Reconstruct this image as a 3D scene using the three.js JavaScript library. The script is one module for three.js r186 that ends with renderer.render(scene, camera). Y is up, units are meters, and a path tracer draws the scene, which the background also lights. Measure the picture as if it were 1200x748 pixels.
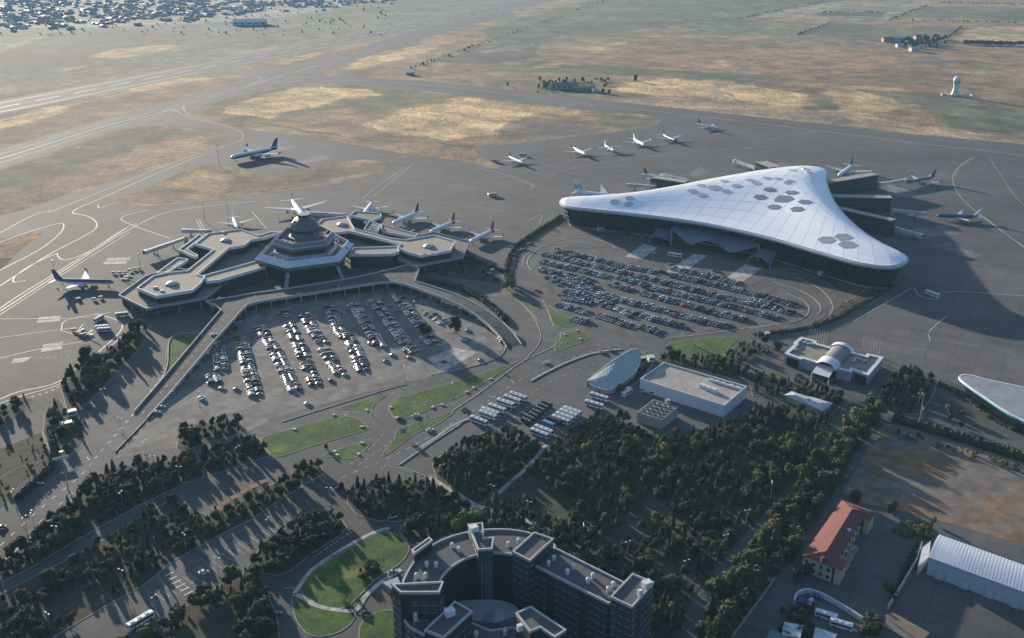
import * as THREE from 'three';
import { mergeGeometries, mergeVertices, toCreasedNormals } from 'three/addons/utils/BufferGeometryUtils.js';

// ---------------------------------------------------------------- camera, sky, sun, air
const scene = new THREE.Scene();
const CAM_H = 269, FOCAL = 1200, PITCH = Math.atan(484 / 1200);     // a helicopter view, lens in pixels of a 1200 x 748 frame
const camera = new THREE.PerspectiveCamera(2 * Math.atan(374 / FOCAL) * 180 / Math.PI, 1200 / 748, 1, 30000);
camera.position.set(0, CAM_H, 0);
camera.rotation.set(-PITCH, 0, 0);
const SUN_EL = 10.5 * Math.PI / 180, SUN_AZ = 56 * Math.PI / 180;       // shadows fall to the right and towards the viewer
const sunDir = new THREE.Vector3(-Math.cos(SUN_AZ) * Math.cos(SUN_EL), Math.sin(SUN_EL), -Math.sin(SUN_AZ) * Math.cos(SUN_EL));
const sun = new THREE.DirectionalLight(new THREE.Color(1.0, 0.87, 0.70), 5);
sun.position.copy(sunDir).multiplyScalar(3000).add(new THREE.Vector3(0, 0, -1000));
sun.target.position.set(0, 0, -1000); scene.add(sun, sun.target);
sun.castShadow = true; sun.shadow.radius = 1; sun.shadow.mapSize.set(4096, 4096);
Object.assign(sun.shadow.camera, { left: -1200, right: 1200, top: 900, bottom: -900, near: 10, far: 7000 });
{ // hazy clear evening sky, a little warmer and brighter round the sun
  const W = 256, Hh = 128, d = new Float32Array(W * Hh * 4), v = new THREE.Vector3();
  for (let j = 0; j < Hh; j++) for (let i = 0; i < W; i++) {
    const el = ((j + .5) / Hh - .5) * Math.PI, az = ((i + .5) / W - .5) * 2 * Math.PI;
    v.set(Math.cos(az) * Math.cos(el), Math.sin(el), Math.sin(az) * Math.cos(el));
    const t = Math.pow(Math.max(0, v.y), .5), c = Math.max(0, v.dot(sunDir));
    const g = .34 * Math.pow(c, 6) + .7 * Math.pow(c, 40), o = (j * W + i) * 4;
    d[o] = .145 * (1 - t) + .050 * t + g * 1.0; d[o + 1] = .200 * (1 - t) + .108 * t + g * .84; d[o + 2] = .285 * (1 - t) + .215 * t + g * .64; d[o + 3] = 1;
  }
  const sky = new THREE.DataTexture(d, W, Hh, THREE.RGBAFormat, THREE.FloatType);
  sky.mapping = THREE.EquirectangularReflectionMapping; sky.magFilter = sky.minFilter = THREE.LinearFilter; sky.needsUpdate = true;
  scene.background = sky; scene.environment = sky; scene.backgroundIntensity = 1; scene.environmentIntensity = 1;
}
const renderer = new THREE.WebGLRenderer({ antialias: true });
renderer.toneMapping = THREE.LinearToneMapping; renderer.toneMappingExposure = 2.2;
renderer.shadowMap.enabled = true; renderer.shadowMap.type = THREE.PCFSoftShadowMap;
scene.fog = new THREE.FogExp2(new THREE.Color(.42, .74, 1.0), .00005);

// ---------------------------------------------------------------- helpers
function rng(seed) { let a = seed >>> 0; return () => { a = (a + 0x6D2B79F5) | 0; let t = Math.imul(a ^ (a >>> 15), 1 | a); t = (t + Math.imul(t ^ (t >>> 7), 61 | t)) ^ t; return ((t ^ (t >>> 14)) >>> 0) / 4294967296; }; }
const V = (x, y, z) => new THREE.Vector3(x, y, z);
const lerp = (a, b, t) => a + (b - a) * t, clamp = (x, a = 0, b = 1) => Math.min(b, Math.max(a, x)), smooth = (a, b, x) => { const t = clamp((x - a) / (b - a)); return t * t * (3 - 2 * t); };
const SP = Math.sin(PITCH), CP = Math.cos(PITCH);
function G(px, py, h = 0) {          // where the sight line through a photo pixel meets the level h
  const a = (px - 600) / FOCAL, b = -(py - 374) / FOCAL;
  const dy = b * CP - SP, dz = -b * SP - CP, t = (h - CAM_H) / dy;
  return V(a * t, h, dz * t);
}
const GP = (pts, h = 0) => pts.map(p => { const g = G(p[0], p[1], h); return [g.x, g.z]; });      // outline -> [x, z]
function hash(x, y) { let h = Math.imul(x | 0, 374761393) ^ Math.imul(y | 0, 668265263); h = Math.imul(h ^ (h >>> 13), 1274126177); return ((h ^ (h >>> 16)) >>> 0) / 4294967296; }
function vnoise(x, y, per = 0) {
  const xi = Math.floor(x), yi = Math.floor(y), fx = x - xi, fy = y - yi, u = fx * fx * (3 - 2 * fx), v = fy * fy * (3 - 2 * fy);
  const m = per ? (k => ((k % per) + per) % per) : (k => k);
  const a = hash(m(xi), m(yi)), b = hash(m(xi + 1), m(yi)), c = hash(m(xi), m(yi + 1)), d = hash(m(xi + 1), m(yi + 1));
  return a + (b - a) * u + (c - a) * v + (a - b - c + d) * u * v;
}
function fbm(x, y, o = 4, per = 0) { let s = 0, a = .5, n = 0; for (let i = 0; i < o; i++) { s += a * vnoise(x, y, per); n += a; a *= .5; x = x * 2 + 17 * (per ? 0 : 1); y = y * 2 + (per ? 0 : 31); if (per) per *= 2; } return s / n; }
function smoothPts(pts, closed, n = 6) {
  const c = new THREE.CatmullRomCurve3(pts.map(p => V(p[0], p[2] || 0, p[1])), closed, 'centripetal');
  return c.getPoints(pts.length * n).slice(0, closed ? -1 : undefined).map(p => [p.x, p.z, p.y]);
}
const area = p => { let s = 0; for (let i = 0; i < p.length; i++) { const a = p[i], b = p[(i + 1) % p.length]; s += a[0] * b[1] - b[0] * a[1]; } return s / 2; };
const ccw = p => area(p) < 0 ? p.slice().reverse() : p;
function inside(p, x, z) { let r = false; for (let i = 0, j = p.length - 1; i < p.length; j = i++) { const a = p[i], b = p[j]; if ((a[1] > z) !== (b[1] > z) && x < (b[0] - a[0]) * (z - a[1]) / (b[1] - a[1]) + a[0]) r = !r; } return r; }
function offset(poly, d) {          // inward for d > 0
  const p = ccw(poly), n = p.length, o = [];
  for (let i = 0; i < n; i++) {
    const a = p[(i + n - 1) % n], b = p[i], c = p[(i + 1) % n];
    let e1 = [b[0] - a[0], b[1] - a[1]], e2 = [c[0] - b[0], c[1] - b[1]]; const l1 = Math.hypot(...e1) || 1, l2 = Math.hypot(...e2) || 1;
    const n1 = [-e1[1] / l1, e1[0] / l1], n2 = [-e2[1] / l2, e2[0] / l2]; let m = [n1[0] + n2[0], n1[1] + n2[1]]; const ml = Math.hypot(...m) || 1; m = [m[0] / ml, m[1] / ml];
    const k = d / Math.max(.45, m[0] * n1[0] + m[1] * n1[1]); o.push([b[0] + m[0] * k, b[1] + m[1] * k]);
  }
  return o;
}
function lineAt(pts, s) { // point and direction at distance s of a [x,z] line
  for (let i = 0; i < pts.length - 1; i++) { const a = pts[i], b = pts[i + 1], l = Math.hypot(b[0] - a[0], b[1] - a[1]); if (s <= l || i === pts.length - 2) { const t = s / (l || 1); return { x: lerp(a[0], b[0], t), z: lerp(a[1], b[1], t), y: lerp(a[2] || 0, b[2] || 0, t), dx: (b[0] - a[0]) / (l || 1), dz: (b[1] - a[1]) / (l || 1) }; } s -= l; }
}
const lineLen = pts => { let s = 0; for (let i = 0; i < pts.length - 1; i++) s += Math.hypot(pts[i + 1][0] - pts[i][0], pts[i + 1][1] - pts[i][1]); return s; };

class MB {                           // collects faces; build() makes one named mesh
  constructor() { this.p = []; this.c = []; this.col = null; }
  tri(a, b, c) { this.p.push(...a, ...b, ...c); if (this.col) for (let i = 0; i < 3; i++) this.c.push(...this.col); return this; }
  quad(a, b, c, d) { return this.tri(a, b, c).tri(a, c, d); }
  box(x, y, z, sx, sy, sz, ry = 0) {
    const c = Math.cos(ry), s = Math.sin(ry), P = (i, j, k) => { const lx = i * sx / 2, lz = k * sz / 2; return [x + lx * c + lz * s, y + j * sy / 2, z - lx * s + lz * c]; };
    const q = (a, b, c2, d) => this.quad(P(...a), P(...b), P(...c2), P(...d));
    q([-1, -1, 1], [1, -1, 1], [1, 1, 1], [-1, 1, 1]); q([1, -1, -1], [-1, -1, -1], [-1, 1, -1], [1, 1, -1]); q([1, -1, 1], [1, -1, -1], [1, 1, -1], [1, 1, 1]); q([-1, -1, -1], [-1, -1, 1], [-1, 1, 1], [-1, 1, -1]); q([-1, 1, 1], [1, 1, 1], [1, 1, -1], [-1, 1, -1]); q([-1, -1, -1], [1, -1, -1], [1, -1, 1], [-1, -1, 1]);
    return this;
  }
  flat(poly, y, hole) {               // level face, facing up
    const f = typeof y === 'function' ? y : () => y, P = ccw(poly).map(p => new THREE.Vector2(p[0], p[1])), H = (hole || []).map(h => ccw(h).reverse().map(p => new THREE.Vector2(p[0], p[1])));
    const all = P.concat(...H);
    for (const t of THREE.ShapeUtils.triangulateShape(P, H)) { const [a, b, c] = t.map(i => [all[i].x, f(all[i].x, all[i].y), all[i].y]); this.tri(a, c, b); }
    return this;
  }
  side(poly, y0, y1, poly1) {         // outward walls between two levels (poly1: outline at the top)
    const A = ccw(poly), B = poly1 ? ccw(poly1) : A, n = A.length;
    for (let i = 0; i < n; i++) { const a = A[i], b = A[(i + 1) % n], c = B[(i + 1) % n], d = B[i]; this.quad([b[0], y0, b[1]], [a[0], y0, a[1]], [d[0], y1, d[1]], [c[0], y1, c[1]]); }
    return this;
  }
  prism(poly, y0, y1) { return this.side(poly, y0, y1).flat(poly, y1); }
  ring(poly, t, y0, y1) {             // a wall of thickness t just inside an outline
    const o = ccw(poly), i = offset(poly, t), n = o.length;
    this.side(o, y0, y1);
    for (let k = 0; k < n; k++) { const a = o[k], b = o[(k + 1) % n], c = i[(k + 1) % n], d = i[k]; this.quad([b[0], y1, b[1]], [a[0], y1, a[1]], [d[0], y1, d[1]], [c[0], y1, c[1]]); this.quad([c[0], y1, c[1]], [d[0], y1, d[1]], [d[0], y0, d[1]], [c[0], y0, c[1]]); }
    return this;
  }
  ribbon(pts, w, lift = 0, thick = 0, off = 0) {   // strip along [x, z, y] points; thick > 0 gives it sides down by that much
    const n = pts.length, L = [], R = [];
    for (let i = 0; i < n; i++) {
      const a = pts[Math.max(0, i - 1)], b = pts[Math.min(n - 1, i + 1)]; let dx = b[0] - a[0], dz = b[1] - a[1]; const l = Math.hypot(dx, dz) || 1; dx /= l; dz /= l;
      const y = (pts[i][2] || 0) + lift, k1 = off - w / 2, k2 = off + w / 2;
      L.push([pts[i][0] + dz * k1, y, pts[i][1] - dx * k1]); R.push([pts[i][0] + dz * k2, y, pts[i][1] - dx * k2]);
    }
    const dn = q => [q[0], q[1] - thick, q[2]];
    for (let i = 0; i < n - 1; i++) {
      this.quad(L[i], R[i], R[i + 1], L[i + 1]);
      if (thick) { this.quad(L[i + 1], dn(L[i + 1]), dn(L[i]), L[i]); this.quad(R[i], dn(R[i]), dn(R[i + 1]), R[i + 1]); }
    }
    if (thick) { this.quad(L[0], dn(L[0]), dn(R[0]), R[0]); this.quad(R[n - 1], dn(R[n - 1]), dn(L[n - 1]), L[n - 1]); }
    return this;
  }
  bar(a, b, r, n = 6, r2 = r) {       // round bar
    const A = V(...a), B = V(...b), d = B.clone().sub(A).normalize(), u = Math.abs(d.y) > .9 ? V(1, 0, 0) : V(0, 1, 0), s = d.clone().cross(u).normalize(), t = d.clone().cross(s);
    const P = (c, i, q) => { const k = i / n * Math.PI * 2; return c.clone().addScaledVector(s, Math.cos(k) * q).addScaledVector(t, Math.sin(k) * q).toArray(); };
    for (let i = 0; i < n; i++) { this.quad(P(A, i, r), P(A, i + 1, r), P(B, i + 1, r2), P(B, i, r2)); this.tri(B.toArray(), P(B, i, r2), P(B, i + 1, r2)); }
    return this;
  }
  add(geo) { const g = geo.index ? geo.toNonIndexed() : geo, a = g.attributes.position.array; for (let i = 0; i < a.length; i++) this.p.push(a[i]); if (this.col) for (let i = 0; i < a.length / 3; i++) this.c.push(...this.col); return this; }
  geo(crease = 0) {
    let g = new THREE.BufferGeometry(); g.setAttribute('position', new THREE.Float32BufferAttribute(this.p, 3));
    if (this.c.length) g.setAttribute('color', new THREE.Float32BufferAttribute(this.c, 3));
    if (crease) { g = toCreasedNormals(mergeVertices(g, 1e-4), crease); } else g.computeVertexNormals();
    const p = g.attributes.position, nn = g.attributes.normal, uv = new Float32Array(p.count * 2);
    for (let i = 0; i < p.count; i++) { const ax = Math.abs(nn.getX(i)), ay = Math.abs(nn.getY(i)), az = Math.abs(nn.getZ(i)); if (ay >= ax && ay >= az) { uv[2 * i] = p.getX(i); uv[2 * i + 1] = -p.getZ(i); } else { uv[2 * i] = ax > az ? p.getZ(i) : p.getX(i); uv[2 * i + 1] = p.getY(i); } }
    g.setAttribute('uv', new THREE.BufferAttribute(uv, 2)); return g;
  }
  build(name, mat, parent, crease = 0) { return mesh(name, this.geo(crease), mat, parent); }
}
const taken = {};
function numbered(name) { const k = taken[name] = (taken[name] ?? -1) + 1; return k ? name + '_' + String(k).padStart(3, '0') : name; }
function mesh(name, geo, mat, parent) { const m = new THREE.Mesh(geo, mat); m.castShadow = m.receiveShadow = true; if (parent) { m.name = name; parent.add(m); if (JOINED.test(name)) m.userData.kind = 'stuff'; } else { m.name = numbered(name); scene.add(m); } return m; }
function tag(o, label, category, group) { o.userData.label = label; o.userData.category = category; if (group) o.userData.group = group; return o; }
function thing(name, label, category, pos = [0, 0, 0], turn = 0, group) { const g = new THREE.Group(); g.name = numbered(name); g.position.set(...pos); g.rotation.y = turn; scene.add(g); return tag(g, label, category, group); }
const JOINED = /^(window_glass|window_sill|mullions|columns|wires|shell_ribs|plant_unit|pier_frame|court_window|stair_mullion|treads|buttress)$/;
function struct(o) { o.userData.kind = 'structure'; return o; }
function stuff(o) { o.userData.kind = 'stuff'; return o; }
function copyOf(o, name, label, group) { const c = o.clone(); c.name = numbered(name); c.userData = { ...o.userData }; if (label) c.userData.label = label; if (group) c.userData.group = group; scene.add(c); return c; }
// textures -------------------------------------------------------
function dataTex(n, fn, srgb = true, rep = true) {      // fn(u, v) -> [r,g,b] 0..255
  const d = new Uint8Array(n * n * 4);
  for (let j = 0; j < n; j++) for (let i = 0; i < n; i++) { const c = fn(i / n, j / n), o = (j * n + i) * 4; d[o] = clamp(c[0], 0, 255); d[o + 1] = clamp(c[1], 0, 255); d[o + 2] = clamp(c[2], 0, 255); d[o + 3] = 255; }
  const t = new THREE.DataTexture(d, n, n); t.magFilter = THREE.LinearFilter; t.minFilter = THREE.LinearMipmapLinearFilter; t.generateMipmaps = true;
  if (rep) t.wrapS = t.wrapT = THREE.RepeatWrapping; if (srgb) t.colorSpace = THREE.SRGBColorSpace; t.needsUpdate = true; return t;
}
function scaled(t, m) { const c = t.clone(); c.repeat.set(1 / m, 1 / m); c.needsUpdate = true; return c; }
const grain = dataTex(256, (u, v) => { const n = fbm(u * 8, v * 8, 5, 8), s = fbm(u * 3, v * 3, 3, 3), k = 150 + 100 * (n - .5) * 1.3 + 70 * (s - .5) + 40 * (hash(u * 256, v * 256) - .5) + 75; return [k, k, k]; });
const grainSoft = dataTex(256, (u, v) => { const n = fbm(u * 8, v * 8, 4, 8), s = fbm(u * 3, v * 3, 3, 3), k = 205 + 34 * (n - .5) + 30 * (s - .5) + 14 * (hash(u * 256, v * 256) - .5); return [k, k, k]; });
const speck = dataTex(256, (u, v) => { const k = 128 + 120 * (fbm(u * 16, v * 16, 4, 16) - .5) + 60 * (hash(u * 256 + 9, v * 256) - .5); return [k, k, k]; }, false);
function mat(r, g, b, rough = .85, o = {}) { return new THREE.MeshStandardMaterial({ color: new THREE.Color().setRGB(r, g, b), roughness: rough, metalness: 0, side: THREE.DoubleSide, ...o }); }
function grainy(r, g, b, size = 14, rough = .9, o = {}) { return mat(r * 1.25, g * 1.25, b * 1.25, rough, { map: scaled(grain, size), ...o }); }
function soft(r, g, b, size = 14, rough = .9, o = {}) { return mat(r * 1.5, g * 1.5, b * 1.5, rough, { map: scaled(grainSoft, size), ...o }); }
// ---------------------------------------------------------------- ground: fields, runways, apron, car parks, lawns
const ISL = { // grass left between the pavements
  A: [[228, 132], [262, 115], [300, 104], [333, 99], [400, 98], [500, 107], [600, 119], [700, 130], [755, 134.5], [774, 139], [772, 144], [733, 153], [640, 164], [557, 175], [566, 184], [587, 197], [575, 197], [533, 188], [467, 179], [400, 167], [340, 157], [283, 151], [243, 142]],
  B: [[-60, 213], [0, 199], [133, 155], [165, 149], [200, 147], [247, 152], [268, 159], [265, 165], [250, 173], [180, 199], [67, 232], [30, 246], [-60, 262]],
  C: [[130, 241], [180, 217], [240, 193], [267, 195], [317, 206], [345, 199], [400, 190], [430, 187], [467, 198], [440, 204], [400, 212], [300, 230], [200, 240]],
  D: [[-60, 300], [0, 281], [36, 273], [50, 272], [40, 282], [23, 294], [0, 316], [-60, 345]],
};
const isl = Object.fromEntries(Object.entries(ISL).map(([k, p]) => [k, smoothPts(GP(p), true, 3)]));
function coarse(W, H, st, fn) { const w = Math.ceil(W / st) + 2, h = Math.ceil(H / st) + 2, a = new Float32Array(w * h); for (let j = 0; j < h; j++) for (let i = 0; i < w; i++) a[j * w + i] = fn(i * st, j * st); return (i, j) => { const x = i / st, y = j / st, xi = x | 0, yi = y | 0, fx = x - xi, fy = y - yi, o = yi * w + xi; return (a[o] * (1 - fx) + a[o + 1] * fx) * (1 - fy) + (a[o + w] * (1 - fx) + a[o + w + 1] * fx) * fy; }; }
// a painted map of what grows where, broken up with noise; colours are base colours (sRGB)
function fieldTex(x0, x1, z0, z1, W, H, paint) {
  const cv = document.createElement('canvas'); cv.width = W; cv.height = H; const c = cv.getContext('2d');
  const T = (px, py) => { const g = G(px, py); return [(g.x - x0) / (x1 - x0) * W, (g.z - z0) / (z1 - z0) * H]; };
  const poly = (col, pts) => { c.fillStyle = col; c.beginPath(); pts.forEach((p, i) => { const q = T(...p); i ? c.lineTo(...q) : c.moveTo(...q); }); c.closePath(); c.fill(); };
  const line = (col, w, pts) => { c.strokeStyle = col; c.lineWidth = w / (x1 - x0) * W; c.lineJoin = 'round'; c.beginPath(); pts.forEach((p, i) => { const q = T(...p); i ? c.lineTo(...q) : c.moveTo(...q); }); c.stroke(); };
  c.fillStyle = 'rgb(122,108,84)'; c.fillRect(0, 0, W, H); paint(poly, line);
  const src = c.getImageData(0, 0, W, H).data, d = new Uint8Array(W * H * 4), mx = (x1 - x0) / W;
  const at = (i, j) => [x0 + (i + .5) * mx, z0 + (j + .5) * (z1 - z0) / H];
  const nWX = coarse(W, H, 4, (i, j) => { const [x, z] = at(i, j); return fbm(x / 38, z / 38, 4); }), nWZ = coarse(W, H, 4, (i, j) => { const [x, z] = at(i, j); return fbm(x / 38 + 90, z / 38 + 40, 4); }), nL = coarse(W, H, 6, (i, j) => { const [x, z] = at(i, j); return fbm(x / 130, z / 130, 4); }), nM = coarse(W, H, 2, (i, j) => { const [x, z] = at(i, j); return fbm(x / 26 + 7, z / 26, 4); });
  for (let j = 0; j < H; j++) for (let i = 0; i < W; i++) {
    const x = x0 + (i + .5) * mx, z = z0 + (j + .5) * (z1 - z0) / H;
    const wx = (nWX(i, j) - .5) * 44, wz = (nWZ(i, j) - .5) * 44;
    const jit = (hash(i, j) - .5) * 9;
    const si = clamp(Math.round(i + (wx + jit) / mx), 0, W - 1), sj = clamp(Math.round(j + (wz + jit) / mx), 0, H - 1), o = (sj * W + si) * 4, q = (j * W + i) * 4;
    let r = src[o], g = src[o + 1], b = src[o + 2];
    const n1 = nL(i, j) - .5, n2 = nM(i, j) - .5, n3 = fbm((x * .86 + z * .5) / 60, (z * .86 - x * .5) / 7, 2) - .5, n4 = hash(i * 3 + 1, j) - .5;
    const dry = clamp(n1 * 1.9 + n2 * 1.5 + n3 * .25, -1, 1);       // dry straw against green weeds
    if (dry > 0) { r += 40 * dry; g += 32 * dry; b += 18 * dry; } else { r += 46 * dry; g += 34 * dry; b += 26 * dry; }
    const n5 = vnoise(x / 3.1, z / 3.1) - .5, k = .9 + n2 * .4 + n3 * .12 + n4 * .3 + n5 * .42; r *= k; g *= k; b *= k;
    d[q] = clamp(r, 20, 235); d[q + 1] = clamp(g, 20, 225); d[q + 2] = clamp(b, 16, 215); d[q + 3] = 255;
  }
  const t = new THREE.DataTexture(d, W, H); t.magFilter = THREE.LinearFilter; t.minFilter = THREE.LinearMipmapLinearFilter; t.generateMipmaps = true; t.colorSpace = THREE.SRGBColorSpace; t.needsUpdate = true; return t;
}
const GOLD = 'rgb(198,164,112)', STRAW = 'rgb(170,140,94)', BROWN = 'rgb(130,103,73)', OLIVE = 'rgb(90,88,64)', GREEN = 'rgb(78,86,60)', DARK = 'rgb(62,64,56)', DIRT = 'rgb(156,130,100)', TOWN = 'rgb(126,126,118)';
function paintFields(poly, line) {
  poly('rgb(86,92,80)', [[-300, 110], [0, 100], [250, 68], [640, -4], [900, -60], [-900, -60]]);
  poly(TOWN, [[-300, 38], [0, 34], [180, 30], [300, 24], [430, 6], [470, -40], [-500, -40]]);
  poly('rgb(118,112,96)', [[-20, 65], [30, 45], [55, 42], [30, 62], [-20, 72]]);
  poly(DARK, [[0, 62], [60, 40], [130, 36], [230, 40], [200, 56], [100, 74], [0, 90]]);
  poly('rgb(140,128,104)', [[118, 26], [150, 12], [182, 12], [180, 16], [140, 26]]);
  poly(STRAW, [[100, 66], [130, 58], [200, 52], [215, 54], [140, 68]]); poly(STRAW, [[60, 84], [95, 78], [105, 82], [70, 88]]);
  line(DARK, 14, [[-20, 100], [60, 88], [160, 68], [240, 58], [330, 36], [420, 26]]); line('rgb(66,70,56)', 9, [[0, 96], [110, 78]]);
  poly(GREEN, [[340, 26], [400, 8], [480, 0], [560, -10], [520, 0], [420, 24]]);
  // between the runways
  poly(BROWN, [[-60, 150], [233, 88], [291, 93], [233, 109], [-60, 190]]); poly(GOLD, [[-60, 152], [0, 142], [70, 122], [85, 126], [60, 138], [0, 152], [-60, 165]]); poly(STRAW, [[110, 108], [230, 89], [250, 92], [190, 104], [130, 116]]);
  poly(BROWN, [[272, 79], [400, 55], [460, 41], [530, 24], [420, 60], [310, 84]]); poly(STRAW, [[300, 74], [400, 56], [420, 54], [330, 76]]);
  // the field right of the runways
  poly(BROWN, [[377, 85], [467, 55], [600, 22], [1300, -20], [1300, 185], [933, 142], [500, 95]]);
  poly(STRAW, [[390, 84], [430, 64], [470, 56], [540, 46], [500, 62], [430, 80]]); poly(GOLD, [[402, 80], [450, 65], [480, 60], [470, 68], [420, 82]]);
  poly(GREEN, [[560, 36], [680, 2], [1000, -30], [1000, 0], [800, 28], [700, 42], [600, 60]]); poly(GREEN, [[640, 70], [720, 62], [900, 90], [880, 95], [700, 86], [560, 84]]);
  poly(DARK, [[510, 72], [633, 37], [687, 23], [700, 33], [630, 53], [633, 67], [560, 75]]); poly('rgb(112,104,88)', [[556, 59], [626, 51], [614, 60], [560, 63]]);
  poly('rgb(146,110,82)', [[640, 74], [700, 58], [780, 50], [900, 56], [1050, 68], [1080, 92], [900, 88], [760, 80]]);
  poly(STRAW, [[620, 76], [662, 74], [655, 80], [622, 80]]); poly(STRAW, [[680, 58], [735, 47], [730, 52], [690, 62]]);
  poly(GOLD, [[730, 96], [800, 92], [860, 96], [950, 110], [940, 130], [860, 128], [800, 118], [720, 106]]); poly(STRAW, [[980, 100], [1060, 104], [1090, 120], [1000, 140], [960, 128]]);
  poly(OLIVE, [[930, 96], [955, 104], [985, 128], [960, 136], [930, 132], [965, 116]]); poly(OLIVE, [[1000, 104], [1110, 110], [1200, 130], [1200, 160], [1100, 148], [1080, 126]]); poly(GREEN, [[1120, 138], [1200, 132], [1250, 140], [1200, 158], [1140, 152]]);
  poly(GREEN, [[800, 26], [800, 0], [943, 0], [965, 4], [863, 23]]); poly('rgb(134,124,100)', [[868, 22], [968, 3], [1090, 0], [1086, 7], [1040, 25], [933, 20]]);
  poly('rgb(96,102,72)', [[843, 23], [967, 28], [933, 43], [800, 40], [800, 30]]); poly(OLIVE, [[937, 43], [973, 27], [1127, 32], [1110, 45], [1067, 50]]);
  poly(GREEN, [[1043, 20], [1083, 7], [1200, 10], [1300, 14], [1300, 26]]); poly(STRAW, [[1123, 37], [1150, 32], [1200, 30], [1300, 34], [1300, 50], [1120, 48]]); poly(DARK, [[960, 15], [1040, 14], [1040, 20], [962, 18]]);
  line(DARK, 9, [[863, 23], [965, 2]]); line('rgb(60,62,50)', 8, [[933, 42], [974, 27]]); line('rgb(60,62,50)', 8, [[1110, 46], [1127, 32]]); line('rgb(60,62,50)', 7, [[1040, 25], [1086, 7]]); line(DARK, 7, [[800, 40], [860, 42], [933, 43], [1067, 50]]);
  line('rgb(96,94,84)', 9, [[640, 50], [720, 22], [780, -4]]); line('rgb(96,94,84)', 7, [[500, 95], [507, 72], [560, 58], [640, 40], [700, 14]]); line('rgb(64,66,54)', 7, [[478, 80], [560, 52], [640, 26], [720, -6]]);
  line('rgb(100,92,80)', 6, [[800, 84], [900, 88], [1040, 92], [1085, 96], [1055, 66]]); line(OLIVE, 14, [[1000, 48], [1005, 60]]); line('rgb(110,104,92)', 8, [[1060, 62], [1130, 76], [1200, 92]]);
  line('rgb(96,94,84)', 9, [[1170, 168], [1200, 156], [1240, 140]]); poly(DIRT, [[1102, 110], [1118, 103], [1140, 108], [1130, 116], [1108, 115]]);
  poly('rgb(86,94,62)', [[630, 104], [650, 94], [700, 96], [716, 106], [690, 114], [640, 110]]); poly(DIRT, [[700, 118], [800, 110], [1000, 134], [1200, 166], [1200, 172], [933, 144]]);
  for (const t of [[[620, 90], [760, 84], [900, 92], [1000, 100]], [[800, 70], [860, 60], [1000, 64]], [[1000, 66], [1040, 80], [1060, 100], [1110, 112]], [[700, 92], [780, 100], [860, 112], [900, 132]], [[960, 110], [1010, 116], [1060, 132], [1100, 150]], [[660, 66], [720, 74], [800, 74]], [[560, 90], [640, 78], [700, 60]], [[830, 96], [845, 106], [850, 118]], [[1120, 114], [1160, 124], [1200, 122]], [[900, 50], [960, 58], [1000, 60]], [[20, 120], [100, 104], [200, 88]], [[40, 70], [120, 58], [200, 50], [300, 40]], [[0, 78], [80, 62], [140, 56]]]) line('rgb(112,96,76)', 3, t);
  // islands
  poly(BROWN, ISL.A); poly(OLIVE, [[300, 107], [400, 98], [470, 104], [400, 124], [330, 145], [260, 145]]); poly(GOLD, [[256, 131], [300, 114], [350, 102], [420, 104], [470, 118], [400, 116], [310, 140]]); poly(GREEN, [[400, 126], [470, 104], [540, 112], [480, 124], [420, 134]]);
  poly(GOLD, [[430, 146], [470, 128], [540, 116], [640, 124], [612, 140], [580, 158], [520, 164], [440, 152]]); poly(STRAW, [[520, 116], [640, 124], [700, 134], [640, 134], [560, 126]]); poly('rgb(96,86,78)', [[580, 158], [612, 138], [640, 138], [700, 146], [690, 156], [620, 164]]);
  poly(OLIVE, [[690, 134], [760, 136], [772, 140], [760, 146], [720, 152], [700, 146]]); line('rgb(70,66,58)', 5, [[283, 143], [400, 160], [500, 166], [560, 172], [640, 162], [712, 152]]); line('rgb(70,66,58)', 5, [[505, 186], [540, 166]]);
  poly(BROWN, ISL.B); poly(OLIVE, [[-60, 206], [40, 186], [150, 152], [230, 150], [160, 172], [40, 210], [-60, 235]]); poly('rgb(140,110,82)', [[60, 214], [140, 184], [230, 160], [250, 160], [180, 188], [90, 222]]); line('rgb(120,112,100)', 5, [[258, 156], [180, 194], [67, 226], [20, 243]]);
  poly('rgb(134,106,80)', ISL.C); poly('rgb(148,118,84)', [[180, 224], [240, 198], [300, 206], [260, 226]]); poly('rgb(138,104,76)', ISL.D); poly(OLIVE, [[320, 214], [440, 190], [460, 198], [400, 208]]);
  for (const t of [[[300, 122], [380, 112], [460, 118]], [[470, 122], [540, 148]], [[440, 158], [560, 142], [680, 142]], [[120, 176], [180, 160], [230, 152]], [[200, 230], [260, 208], [400, 198]]]) line('rgb(116,98,76)', 2.6, t);
}
{
  const gm = (t) => new THREE.MeshStandardMaterial({ map: t, roughness: 1, side: THREE.DoubleSide });
  const sheet = (name, x0, x1, z0, z1, y, t, n) => { const g = new THREE.PlaneGeometry(x1 - x0, z1 - z0, n, n); g.rotateX(-Math.PI / 2); g.translate((x0 + x1) / 2, y, (z0 + z1) / 2); const uv = g.attributes.uv; for (let i = 0; i < uv.count; i++) uv.setY(i, 1 - uv.getY(i)); return struct(mesh(name, g, t)); };
  const tA = fieldTex(-1050, 1150, -2050, -800, 2048, 1164, paintFields), tB = fieldTex(-2300, 2300, -4900, -1950, 2048, 1313, paintFields);
  sheet('field', -1050, 1150, -2050, -800, .02, gm(tA), 1); sheet('plain', -2300, 2300, -4900, -1950, .01, gm(tB), 1);
  sheet('ground', -12000, 12000, -14000, 2000, -.1, grainy(.17, .15, .1, 300, 1), 8);
}
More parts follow.
